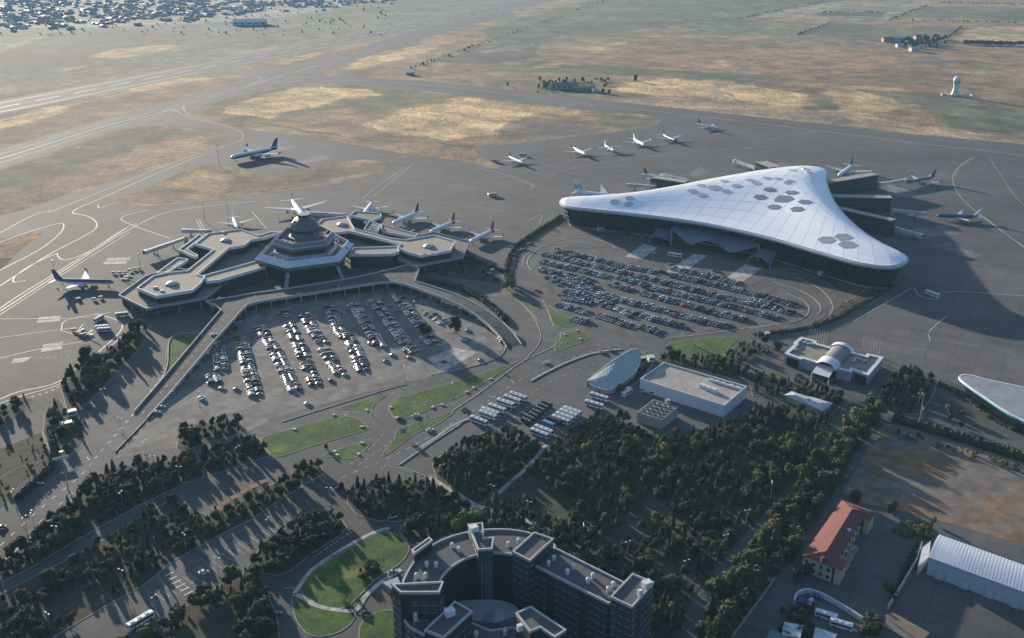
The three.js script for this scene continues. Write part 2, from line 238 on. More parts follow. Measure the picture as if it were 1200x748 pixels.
// paved surfaces -------------------------------------------------
const PX0 = -720, PX1 = 900, PZ0 = -1720, PZ1 = -250;
const pavedTex = (() => {
  const W = 2048, H = 1858, cv = document.createElement('canvas'); cv.width = W; cv.height = H; const c = cv.getContext('2d');
  const k = W / (PX1 - PX0), T = (px, py) => { const g = G(px, py); return [(g.x - PX0) * k, (g.z - PZ0) * k]; };
  const poly = (col, pts) => { c.fillStyle = col; c.beginPath(); pts.forEach((p, i) => { const q = T(...p); i ? c.lineTo(...q) : c.moveTo(...q); }); c.closePath(); c.fill(); };
  const line = (col, w, pts) => { c.strokeStyle = col; c.lineWidth = w * k; c.lineJoin = c.lineCap = 'round'; c.beginPath(); smoothPts(pts, false, 6).forEach((p, i) => { const q = T(p[0], p[1]); i ? c.lineTo(...q) : c.moveTo(...q); }); c.stroke(); };
  c.fillStyle = 'rgb(86,84,83)'; c.fillRect(0, 0, W, H);
  // older and newer pavement
  poly('rgb(81,81,81)', [[600, 420], [1000, 360], [1260, 380], [1260, 560], [900, 760], [-100, 760], [-100, 480], [200, 470]]);
  poly('rgb(95,91,88)', [[700, 340], [1000, 330], [1250, 440], [1250, 480], [1100, 450], [1000, 400], [800, 380]]);
  poly('rgb(88,85,83)', [[0, 260], [200, 240], [520, 210], [660, 240], [560, 330], [100, 420], [-60, 470], [-60, 300]]);
  poly('rgb(81,79,80)', [[560, 200], [800, 140], [1250, 190], [1250, 330], [1060, 290], [960, 200], [860, 190], [680, 230]]);
  const R = rng(4);
  c.globalAlpha = .5;
  // dark wheel tracks on taxi routes
  for (const [w, pts] of [[9, [[0, 186], [133, 146], [233, 119], [300, 96]]], [10, [[300, 96], [400, 95], [600, 112], [800, 133], [1200, 178]]], [8, [[330, 160], [420, 185], [520, 195], [640, 190], [760, 165], [900, 160], [1200, 190]]], [7, [[60, 300], [130, 262], [260, 225], [400, 222], [520, 215], [640, 205], [800, 172]]], [8, [[1250, 250], [1120, 230], [1000, 180], [900, 165]]]]) line('rgb(70,70,71)', w, pts);
  for (let i = 0; i < 240; i++) { const x = R() * W, y = R() * H * .8, l = 10 + R() * 110, a = [-.62, .35, .9, -.1][i & 3] + (R() - .5) * .15; c.globalAlpha = .06 + R() * .16; c.strokeStyle = R() < .6 ? 'rgb(70,66,64)' : 'rgb(150,142,134)'; c.lineWidth = .7 + R() * 2.4; c.beginPath(); c.moveTo(x, y); c.lineTo(x + Math.cos(a) * l, y + Math.sin(a) * l); c.stroke(); }
  for (let i = 0; i < 500; i++) { const x = R() * W, y = R() * H, s = .6 + R() * 3; c.globalAlpha = .1 + R() * .25; c.fillStyle = R() < .7 ? 'rgb(60,57,55)' : 'rgb(140,132,124)'; c.beginPath(); c.ellipse(x, y, s * (1 + R()), s, R() * 3, 0, 7); c.fill(); }
  for (let i = 0; i < 150; i++) { const x = R() * W, y = R() * H * .7, s = 5 + R() * 26, a = -.6; c.save(); c.translate(x, y); c.rotate(a); c.globalAlpha = .12 + R() * .2; c.fillStyle = R() < .5 ? 'rgb(70,70,72)' : 'rgb(122,118,114)'; c.fillRect(0, 0, s * 1.4, s * .7); c.restore(); }
  // pale concrete stands
  c.globalAlpha = .85;
  for (const q of [[[345, 190], [383, 182], [388, 185], [352, 193]], [[1096, 288], [1110, 284], [1152, 300], [1141, 303]], [[1072, 268], [1110, 263], [1126, 274], [1090, 278]], [[886, 200], [914, 190], [938, 196], [905, 204]], [[806, 204], [822, 196], [832, 202], [816, 208]], [[310, 176], [340, 171], [345, 174], [318, 179]], [[1040, 216], [1075, 226], [1060, 232], [1040, 228]]]) poly('rgb(120,118,115)', q);
  c.globalAlpha = .6; for (const q of [[[520, 330], [600, 318], [598, 345], [560, 352]], [[270, 392], [330, 376], [560, 420], [470, 449], [330, 484], [240, 480]]]) poly('rgb(124,118,110)', q);
  c.globalAlpha = 1;
  const src = c.getImageData(0, 0, W, H).data, d = new Uint8Array(W * H * 4);
  const ca = Math.cos(.52), sa = Math.sin(.52);
  const nA = coarse(W, H, 3, (i, j) => fbm(i / k / 14, j / k / 14, 3)), nB = coarse(W, H, 3, (i, j) => fbm(i / k / 14 + 50, j / k / 14, 3)), nC = coarse(W, H, 6, (i, j) => fbm(i / k / 70, j / k / 70, 4)), nD = coarse(W, H, 2, (i, j) => fbm(i / k / 5, j / k / 5, 2)), nE = coarse(W, H, 2, (i, j) => { const x = i / k, z = j / k; return fbm((x * ca + z * sa) / 40, (-x * sa + z * ca) / 5, 3); });
  for (let j = 0; j < H; j++) for (let i = 0; i < W; i++) {
    const x = i / k, z = j / k, wx = Math.round((nA(i, j) - .5) * 10), wz = Math.round((nB(i, j) - .5) * 10);
    const o = (clamp(j + wz, 0, H - 1) * W + clamp(i + wx, 0, W - 1)) * 4, q = (j * W + i) * 4;
    const u = x * ca + z * sa, v = -x * sa + z * ca;
    let m = .885 + (nC(i, j) - .5) * .42 + (nE(i, j) - .5) * .18 + (nD(i, j) - .5) * .14 + (hash(i, j) - .5) * .1;
    m *= 1 + (hash(Math.floor(u / 15), Math.floor(v / 15)) - .5) * .10;
    if (((u % 15) + 15) % 15 < .8 || ((v % 15) + 15) % 15 < .8) m *= .87;
    d[q] = clamp(src[o] * m, 0, 255); d[q + 1] = clamp(src[o + 1] * m, 0, 255); d[q + 2] = clamp(src[o + 2] * m, 0, 255); d[q + 3] = 255;
  }
  const t = new THREE.DataTexture(d, W, H); t.magFilter = THREE.LinearFilter; t.minFilter = THREE.LinearMipmapLinearFilter; t.generateMipmaps = true; t.colorSpace = THREE.SRGBColorSpace; t.wrapS = t.wrapT = THREE.MirroredRepeatWrapping; t.needsUpdate = true;
  t.repeat.set(1 / (PX1 - PX0), -1 / (PZ1 - PZ0)); t.offset.set(-PX0 / (PX1 - PX0), -PZ0 / (PZ1 - PZ0)); return t;
})();
const M = {
  paved: new THREE.MeshStandardMaterial({ map: pavedTex, roughness: .9, side: THREE.DoubleSide }),
  road: grainy(.069, .068, .067, 23, .92), runway: grainy(.092, .092, .093, 60, .92), lot: grainy(.165, .153, .138, 40, .92), lotBrown: grainy(.086, .081, .077, 46, .9),
  line: grainy(.6, .57, .48, 3, .7), yellow: grainy(.52, .43, .22, 3, .7), kerb: grainy(.36, .33, .3, 5, .85), concrete: grainy(.40, .37, .33, 9, .85), paleSlab: grainy(.42, .39, .35, 16, .85),
  lawn: new THREE.MeshStandardMaterial({ map: scaled(dataTex(256, (u, v) => { const n = fbm(u * 6, v * 6, 4, 6), m = fbm(u * 30, v * 30, 3, 30), h = hash(u * 256, v * 256); const d = Math.max(0, fbm(u * 4 + 3, v * 4, 3, 4) - .52) * 260; return [58 + 52 * (n - .5) + 50 * (m - .5) + 26 * (h - .5) + d * .5, 84 + 40 * (n - .5) + 50 * (m - .5) + 26 * (h - .5) + d * .25, 26 + 20 * (n - .5) + 26 * (m - .5) + d * .22]; }), 55), roughness: 1, side: THREE.DoubleSide }),
  soil: grainy(.058, .05, .034, 30, 1), soilTan: new THREE.MeshStandardMaterial({ map: scaled(dataTex(512, (u, v) => { const n = fbm(u * 5, v * 5, 5, 5), m = fbm(u * 24, v * 24, 3, 24), h = hash(u * 512, v * 512) - .5, g = smooth(.42, .6, n), k = 1 + (m - .5) * .5 + h * .22; return [lerp(106, 120, g) * k, lerp(98, 92, g) * k, lerp(89, 66, g) * k]; }), 110), roughness: 1, side: THREE.DoubleSide }), forestFloor: grainy(.058, .05, .03, 20, 1),
};
const flatThing = (name, m, poly, y, hole) => struct(new MB().flat(poly, y, hole).build(name, m));
flatThing('runway', M.runway, GP([[-60, 128], [0, 118], [250, 71], [400, 41.5], [640, -4], [760, -27], [760, -21], [640, 3], [400, 53], [250, 83.5], [0, 134], [-60, 146]]), .06);
flatThing('taxiway', M.runway, smoothPts(GP([[-60, 191], [0, 175], [133, 136], [187, 122], [233, 109], [280, 95], [333, 79.5], [400, 62.5], [467, 41], [533, 21], [592, 8]]), false, 3).concat(smoothPts(GP([[606, 17], [533, 34], [467, 55], [400, 75], [333, 97], [280, 112], [240, 125], [226, 131], [187, 143], [133, 154], [0, 198], [-60, 213]]), false, 3)), .08);
flatThing('taxiway_junction', M.runway, smoothPts(GP([[232, 87.5], [262, 86.5], [283, 88.5], [291, 93], [286, 97], [300, 104], [333, 99], [372, 90], [378, 84], [350, 80], [310, 82.5], [284, 81.5], [272, 78.5], [278, 75], [300, 70], [240, 82]]), true, 3), .1);
const pavedOutline = GP([[-140, 205], [0, 176], [133, 140], [233, 115], [283, 100], [300, 94], [360, 87], [400, 90], [500, 95], [600, 105], [700, 117], [800, 127.5], [933, 142], [1067, 157], [1177, 167], [1280, 178], [1500, 205], [1500, 900], [-500, 900], [-500, 320]]);
flatThing('apron', M.paved, pavedOutline, .04, [isl.A, isl.B, isl.C, isl.D]);
// car parks and lanes
const LOT1 = [[187, 480], [232, 428], [283, 376], [296, 362], [335, 354], [400, 344.5], [452, 336], [468, 338], [520, 352], [548, 366], [570, 382], [586, 398], [590, 408], [584, 417], [565, 427], [520, 439], [470, 450], [400, 468], [330, 487], [296, 503], [292, 506], [240, 497], [212, 501], [207, 525], [168, 532], [134, 538]];
flatThing('car_park_surface', M.lot, GP(LOT1), .07);
const LOT2 = [[634, 296], [648, 289], [672, 286], [712, 291], [760, 302], [830, 316], [900, 334], [930, 345], [945, 356], [946, 365], [938, 373], [915, 380], [880, 385], [830, 391], [770, 397], [730, 396], [690, 386], [655, 371], [640, 355], [632, 335], [628, 312]];
flatThing('car_park_surface', M.lotBrown, smoothPts(GP(LOT2), true, 3), .07);
for (const q of [[[813, 298], [829, 299.5], [800, 321], [780, 319]], [[873, 310], [893, 315], [869, 331], [851, 326]], [[755, 286], [772, 290], [751.5, 304], [732.5, 301]]]) flatThing('paved_crossing', M.paleSlab, GP(q), .1);
flatThing('paved_crossing', M.paleSlab, GP([[500, 420], [532, 408], [560, 413], [520, 436]]), .1);
// lawns with kerbs, planted strips, forest floor
const LAWNS = [
  [[306, 514], [330, 506], [390, 490], [407, 488], [422, 492], [429, 499], [432, 503], [400, 513], [360, 525], [323, 536]],
  [[396, 479], [425, 470], [453, 462.5], [438, 475], [435, 486], [427, 481.5], [412.5, 480]],
  [[455, 476], [463, 468], [488, 460.5], [549, 442.5], [590, 428.5], [611, 422], [600, 428], [549, 460], [500, 481], [467, 493.5], [459, 486]],
  [[466, 503], [500, 492], [532, 482.5], [510, 499], [488, 508], [449, 535.5], [447, 534], [462, 514]],
  [[377, 535], [405, 524], [433, 515], [431, 525], [421, 534], [413, 538.5], [390, 536]],
  [[656.5, 391], [675, 387.5], [691, 394], [689.5, 398], [672, 405], [651, 412]],
  [[643, 358], [655, 367], [678, 378], [668, 383], [652, 384]],
  [[587, 334], [610, 345], [622, 358], [630, 376], [622, 366], [604, 350]],
  [[781, 405], [792, 401], [864, 395], [854, 408], [846, 418], [820, 417], [785, 410]],
  [[198, 402], [207, 393.5], [230, 392.5], [198, 437], [194, 440]],
  [[350, 690], [365, 670], [390, 655], [420, 637], [453, 623], [480, 640], [470, 660], [455, 670], [438, 682], [420, 700], [405, 712], [388, 714], [370, 708]],
  [[343, 697], [356, 703], [370.5, 712], [394, 716.5], [416, 716.5], [411, 732], [391, 744], [365, 746], [347, 728]],
  [[467, 546.6], [501, 559.5], [501, 563], [475, 552]],
  [[420, 745], [425, 728], [450, 715], [470, 720], [470, 760], [425, 760]],
  [[750, 415], [764, 412], [772, 420], [762, 424]],
];
const BEDS = {
  t1: [[150, 388], [176, 381], [170, 400], [165, 407], [132, 443], [103, 473], [79, 484], [70, 452], [92, 430], [132, 405]],
  t2: [[52, 487], [68, 466], [82, 486], [103, 496], [95, 525], [78, 535], [62, 540], [50, 507]],
  t2b: [[-10, 485], [25, 465], [40, 468], [30, 480], [-10, 508]],
  t2c: [[-10, 530], [49, 506], [60, 542], [44, 555], [22, 571], [-10, 606]],
  t3: [[-20, 680], [24, 641], [60, 608], [92, 582], [104, 566], [125, 552], [150, 546], [212, 538], [225, 533], [236, 548], [240, 560], [219, 566], [165, 592], [92, 632], [40, 664], [-20, 694]],
  t3b: [[229, 532], [260, 521], [282, 512], [303, 513], [318, 534], [290, 544], [246, 558], [238, 548]],
  t3c: [[206, 526], [212, 500], [240, 496], [278, 492], [292, 506], [250, 517], [212, 530]],
  t4: [[-20, 707], [55, 668], [110, 640], [152, 613], [200, 586], [213, 592], [242, 604], [262, 597], [300, 579], [328, 562], [345, 563], [356, 571], [343, 577], [295, 609], [255, 629], [200, 660], [172, 684], [117, 715], [64, 747], [30, 770], [-40, 770]],
  t4b: [[341, 554], [360, 543], [375, 541], [380, 555], [358, 568]],
  t5: [[290, 664], [303, 644], [328, 625], [352, 605], [394, 600], [407, 618], [400, 627], [362, 652], [342, 669], [325, 676], [305, 671]],
  t6: [[172, 752], [205, 719], [281, 671], [297, 675], [314, 692], [317, 704], [326, 728], [330, 770], [120, 770]],
  t7: [[406, 590], [409, 573], [428, 569], [479, 562], [497, 566], [512, 573], [556, 593], [550, 601], [536, 606], [508, 608], [486, 606], [468, 612], [440, 611], [418, 604]],
  t8: [[470, 616], [486, 612], [508, 613], [540, 612], [555, 605], [580, 612], [545, 622], [520, 630], [500, 640], [482, 640], [468, 625]],
  F1: [[506, 545], [520, 530], [545, 519], [580, 507], [608, 510], [640, 521], [620, 545], [596, 565], [575, 585], [560, 592], [530, 575], [512, 563]],
  F2: [[643, 521], [668, 503], [698, 484], [720, 489], [750, 502], [779, 514], [800, 507], [830, 502], [860, 492], [890, 481], [930, 481], [975, 487], [978, 498], [950, 540], [905, 595], [870, 630], [835, 675], [812, 700], [795, 770], [560, 770], [560, 600], [575, 588], [600, 566], [624, 545]],
  H2: [[1000, 498], [1022, 478], [1032, 484], [1036, 494], [1010, 522], [985, 565], [965, 600], [945, 630], [930, 660], [905, 680], [880, 710], [850, 770], [805, 770], [835, 700], [870, 650], [905, 610], [940, 560], [975, 520]],
  V1: [[765, 424], [785, 412], [815, 419], [845, 420], [862, 405], [885, 399], [905, 405], [918, 410], [912, 415], [880, 420], [865, 431], [890, 437], [915, 443], [950, 452], [985, 462], [1000, 470], [985, 478], [975, 484], [960, 478], [920, 470], [900, 464], [882, 465], [878, 450], [830, 437], [790, 428]],
  V2: [[1023, 473], [1043, 443], [1064, 435], [1100, 445], [1094, 463], [1079, 486], [1047, 486]],
  N1: [[600, 300], [620, 279], [657, 256], [668, 262], [640, 272], [616, 288], [606, 305]],
  S1: [[500, 318], [545, 302], [580, 318], [590, 325], [588, 334], [560, 330], [520, 326]],
  N2: [[700, 440], [752, 412], [766, 426], [756, 440], [735, 458], [715, 462]],
  N4: [[660, 262], [690, 268], [730, 277], [757, 282], [752, 277], [700, 266], [668, 258]],
  N5: [[928, 305], [960, 313], [985, 328], [984, 342], [975, 334], [950, 322], [925, 314]],
  N3: [[980, 360], [1030, 332], [1052, 338], [1000, 366], [940, 390], [880, 396], [905, 391], [950, 380]],
};
const bed = {};
{
  let i = 0;
  for (const p of LAWNS) { const q = smoothPts(GP(p), true, 3); flatThing('lawn', M.lawn, offset(q, .3), .17); struct(new MB().ring(q, .35, 0, .2).build('lawn_kerb', M.kerb)); }
  for (const [k, p] of Object.entries(BEDS)) { const q = bed[k] = GP(p); flatThing('planted_ground', /F|H2|t/.test(k) ? M.forestFloor : M.soil, offset(q, .3), .16); if (!/F2|H2/.test(k)) struct(new MB().ring(q, .35, 0, .19).build('planted_kerb', M.kerb)); }
  flatThing('dirt_yard', M.soilTan, GP([[1036, 497], [1060, 500], [1130, 521], [1210, 547], [1260, 565], [1260, 660], [1200, 640], [1105, 612], [1060, 600], [1010, 590], [988, 578], [1012, 535]]), .09);
}
// painted lines ---------------------------------------------------
const LN = (pts, w0, m = M.line, y = .115, name = 'taxi_line', sm = 8) => struct(new MB().ribbon(smoothPts(GP(pts), false, sm), w0 * 1.3, y).build(name, m));
const dashes = (pts, w, on, off, y = .11, m = M.line, name = 'lane_marking') => { const q = smoothPts(GP(pts), false, 8), L = lineLen(q), b = new MB(); for (let s = 0; s < L - on; s += on + off) { const a = lineAt(q, s), e = lineAt(q, s + on); b.ribbon([[a.x, a.z, 0], [e.x, e.z, 0]], w, y); } return struct(b.build(name, m)); };
LN([[-60, 132], [0, 121], [250, 73], [400, 43.5], [640, -3]], 1.6, M.line, .09, 'runway_edge_line'); LN([[-60, 143], [0, 131.5], [250, 81.5], [400, 51.5], [640, 2]], 1.6, M.line, .09, 'runway_edge_line');
dashes([[-60, 138], [0, 126.2], [250, 77.2], [400, 47.3], [640, 0]], 2.6, 45, 28, .09, M.line, 'runway_centre_line'); LN([[-60, 152], [0, 141], [240, 92], [282, 90]], .8, M.line, .03, 'taxi_line');
for (const [k, w] of [[0, .9], [-5, .5], [5, .5]]) LN([[-60, 202 + k], [0, 186 + k], [133, 145 + k * .8], [187, 132.5 + k * .7], [233, 117 + k * .6], [283, 103 + k * .4], [333, 88], [400, 69], [533, 27]], w, M.line, .12);
LN([[187, 132.5], [200, 128], [210, 132], [230, 140], [270, 150], [284, 157], [282, 164], [262, 172]], .7); LN([[215, 124], [217, 131], [235, 139], [275, 150]], .7); LN([[283, 103], [300, 97], [306, 92], [296, 88], [275, 84]], .7, M.line, .13); LN([[300, 97], [400, 94], [500, 100], [600, 111], [700, 123], [800, 134], [933, 150], [1067, 167], [1200, 182]], .7, M.line);
LN([[262, 172], [180, 205], [120, 232], [88, 246], [85, 250], [90, 251]], .8, M.line); LN([[55, 250], [120, 224], [200, 192], [260, 171]], .6); LN([[115, 240], [116, 244], [130, 240], [200, 239], [400, 214]], .7);
LN([[0, 365], [75, 317], [150, 270], [200, 248], [300, 236]], .8); LN([[-20, 380], [0, 361.5], [75, 314], [148, 268]], .7); LN([[0, 369], [75, 320.5], [152, 272]], .5);
LN([[0, 335], [60, 297], [100, 276], [112, 268], [112, 260], [103, 254], [87, 250]], .8); LN([[67, 297], [68, 301], [76, 305], [100, 297], [143, 270], [160, 262]], .7); LN([[30, 329], [17, 331], [17, 325], [40, 309], [67, 297]], .7);
LN([[0, 317], [50, 290], [74, 268], [71, 262], [40, 270], [0, 284]], .7); LN([[0, 273], [40, 252], [60, 246]], .6); LN([[200, 280], [150, 262], [142, 256], [150, 252], [175, 246]], .7); LN([[230, 258], [236, 270]], .5); LN([[295, 248], [312, 268]], .5); LN([[233, 257], [239, 269]], .5);
LN([[0, 468], [20, 460], [63, 450], [97, 427], [137, 393], [143, 384], [140, 377], [113, 368]], .7, M.line); LN([[0, 473], [30, 463], [66, 452], [100, 430], [134, 402], [148, 390]], .5); LN([[71, 388], [77, 376], [112, 368]], .5); LN([[72, 388], [95, 393], [112, 390]], .4); LN([[0, 420], [48, 409], [95, 401]], .5); LN([[0, 396], [60, 388], [90, 384]], .4); LN([[0, 374], [100, 372], [130, 366]], .4);
dashes([[0, 420], [60, 419], [95, 417]], .5, 1.2, 3); dashes([[20, 470], [60, 458], [98, 435], [140, 400]], 1, 1.5, 2.5);
for (const q of [[[46, 372], [72, 370], [71, 373], [44, 375]], [[43, 376], [70, 373.8], [70, 376.5], [43, 379]], [[126, 302.5], [154, 302], [151, 305.5], [124, 306]], [[122, 307], [149, 306.5], [147, 309.5], [120, 310]], [[50, 404], [74, 400.5], [73.5, 404], [49, 407.5]], [[48, 409], [73, 405.5], [72.5, 409.5], [47.5, 413]], [[16, 421], [38, 418], [30, 424], [12, 427]]]) flatThing('painted_stand', M.paleSlab, GP(q), .1);
LN([[485, 193], [470, 200], [440, 220], [425, 233]], .5); LN([[480, 196], [460, 212], [436, 232]], .5); LN([[560, 197], [590, 204], [612, 212], [625, 218], [620, 222]], .5); LN([[620, 258], [634, 252], [632, 262]], .4);
LN([[1143, 184], [1130, 192], [1117, 205], [1122, 225], [1140, 245], [1180, 275], [1230, 310]], .4, M.line); LN([[1140, 184], [1124, 196], [1119, 207]], .4); LN([[1147, 250], [1200, 290]], .6); LN([[1086, 345], [1120, 342], [1200, 347]], .5); LN([[1071, 338], [1080, 348], [1100, 352]], .5); LN([[1090, 400], [1089, 390], [1096, 382], [1110, 370]], .4); LN([[1000, 377], [1030, 360], [1068, 338]], .5);
LN([[1160, 185], [1190, 230], [1220, 260]], .3); LN([[880, 170], [930, 158], [1010, 150]], .3); LN([[640, 205], [700, 192], [790, 180], [900, 172]], .4); LN([[560, 215], [620, 200], [700, 182], [760, 172], [830, 160]], .4);
// road lanes
dashes([[139, 531], [200, 465], [247, 400], [265, 375]], .35, 3, 5, 6.12 * 0 + .12);
dashes([[0, 640], [50, 594], [95, 557], [120, 527], [160, 480], [190, 440]], .4, 3, 5); dashes([[10, 648], [60, 600], [104, 563]], .4, 3, 5); dashes([[128, 520], [165, 475], [192, 437]], .35, 3, 5);
LN([[-10, 668], [24, 640], [60, 607], [92, 580]], .4, M.line, .12, 'road_edge_line');
dashes([[150, 600], [230, 560], [320, 522], [440, 470], [560, 420]], .3, 2.5, 6); dashes([[400, 560], [470, 530], [560, 478], [620, 440], [700, 410], [760, 400]], .35, 3, 4); dashes([[420, 545], [455, 520], [466, 508]], .3, 2.5, 3); dashes([[410, 545], [440, 520], [452, 505]], .3, 2.5, 3);
dashes([[500, 560], [590, 488], [640, 450], [700, 424]], .3, 2.5, 4); dashes([[560, 520], [640, 462]], .3, 3, 2);
for (let i = 0; i < 26; i++) { const t = i / 26; const a = [lerp(172, 345, t) + 8, lerp(690, 590, t) + 5]; LN([a, [a[0] + 13, a[1] + 9]], .14, M.line, .11, 'bay_line', 2); if (i < 7) LN([[193 + i * 4.6, 676 + i * 4.4], [203 + i * 4.6, 671 + i * 4.4]], .5, M.line, .12, 'bay_line', 2); }
dashes([[372, 650], [395, 634], [415, 622]], .8, .5, 1.6); dashes([[360, 658], [385, 642], [405, 628]], .3, 1.2, 2.4); dashes([[332, 690], [345, 689]], .5, .6, .7);
// kerb medians
const kerbs = (pts, w = .9, h = .22) => struct(new MB().ribbon(smoothPts(GP(pts), false, 8), w, h, h + .05).build('median_kerb', M.kerb));
kerbs([[622.5, 317], [618, 307], [631, 292], [648, 286.5], [669, 284], [709, 289]], 1); kerbs([[612, 312], [618, 298], [652, 283], [685, 279], [717, 287], [721, 291]], .8); kerbs([[922, 344], [940, 352], [948.5, 362], [940, 374], [920, 379], [888, 383], [830, 391], [775, 398]], .9); kerbs([[904, 330], [940, 342], [958, 354], [962, 364], [958, 369]], .9); kerbs([[932, 325], [960, 338], [974.5, 354], [976, 362], [972, 370]], .9);
kerbs([[636, 351], [645, 372], [649, 383]], .6); kerbs([[622, 447], [640, 437], [665, 425], [690, 416], [715, 411], [728, 410]], 1.6, .5);
kerbs([[240, 391], [222, 391], [207, 392], [199, 399], [197, 412], [196, 428], [190, 443], [172, 468], [157, 485]], .7, .7); kerbs([[135, 530], [167, 497], [200, 462]], .6, .6); kerbs([[330, 495], [400, 473], [470, 452], [476, 451]], .5, .3); kerbs([[505, 440], [560, 428], [585, 418], [592, 408], [588, 398], [572, 384]], .6, .35); kerbs([[0, 555 + 6], [20, 549], [49, 541]], .3);
kerbs([[530, 482], [560, 462], [590, 440], [612, 424], [640, 411], [655, 400], [657, 390]], .7, .25); kerbs([[488, 528], [510, 514], [530, 500], [552, 490]], 1.6, .5); kerbs([[467, 546], [500, 523], [540, 497]], 1, .4); kerbs([[612, 425], [622, 415], [633, 400], [632, 386], [625, 372], [612, 356]], .6, .25);
struct(new MB().ribbon(smoothPts(GP([[347, 697], [356, 702], [371, 710.5], [392, 715], [416, 716], [428, 700], [445, 684], [470, 668]]), false, 6), 2.2, .24, .2).build('footpath', M.paleSlab)); struct(new MB().ribbon(smoothPts(GP([[345, 696], [353, 684], [366, 668], [392, 650], [420, 633.5], [440, 624], [456, 619]]), false, 6), 2.0, .24, .2).build('footpath', M.paleSlab));
struct(new MB().ribbon(smoothPts(GP([[640, 522], [620, 546], [598, 566], [576, 586]]), false, 4), 2.4, .22, .1).build('footpath', M.paleSlab)); struct(new MB().ribbon(smoothPts(GP([[503, 560], [530, 576], [560, 594], [600, 604], [700, 650]]), false, 4), 3.2, .24, .1).build('footpath', M.paleSlab));
// ---------------------------------------------------------------- building materials
Object.assign(M, {
  railing: soft(.52, .5, .46, 6, .7), whitePaint: soft(.72, .72, .70, 6, .55), offWhite: soft(.60, .60, .58, 7, .6), darkGlass: mat(.012, .016, .017, .14, { metalness: 0 }), greenGlass: mat(.03, .05, .045, .15), blueGlass: mat(.05, .09, .12, .12), metal: mat(.42, .45, .47, .45, { metalness: .5 }), darkMetal: mat(.07, .075, .08, .5),
  roofWhite: mat(.74, .75, .76, .42), roofSeam: mat(.72, .74, .76, .6), hex: soft(.22, .24, .26, 12, .4), fascia: mat(.38, .40, .40, .45), roofGrey: soft(.19, .17, .148, 12, .9), roofTan: soft(.34, .285, .225, 16, .9), wallDark: soft(.032, .029, .027, 9, .6), wallStone: soft(.34, .33, .31, 7, .85), parapet: soft(.74, .75, .76, 9, .55), wallBlueGrey: soft(.30, .335, .37, 8, .5),
  roofHotel: soft(.096, .096, .098, 9, .95), redRoof: soft(.165, .05, .042, 4, .85), cream: soft(.42, .40, .30, 8, .9), sheetMetal: soft(.46, .50, .54, 8, .5), brick: soft(.028, .023, .021, 3, .8), teal: mat(.06, .30, .36, .35), copper: mat(.035, .075, .068, .3), rust: soft(.32, .11, .06, 3, .9), timber: soft(.30, .18, .10, 3, .9), blueTarp: soft(.05, .08, .28, 3, .7), yellowPaint: mat(.55, .40, .06, .6), hedgeM: soft(.035, .05, .02, 5, 1),
});
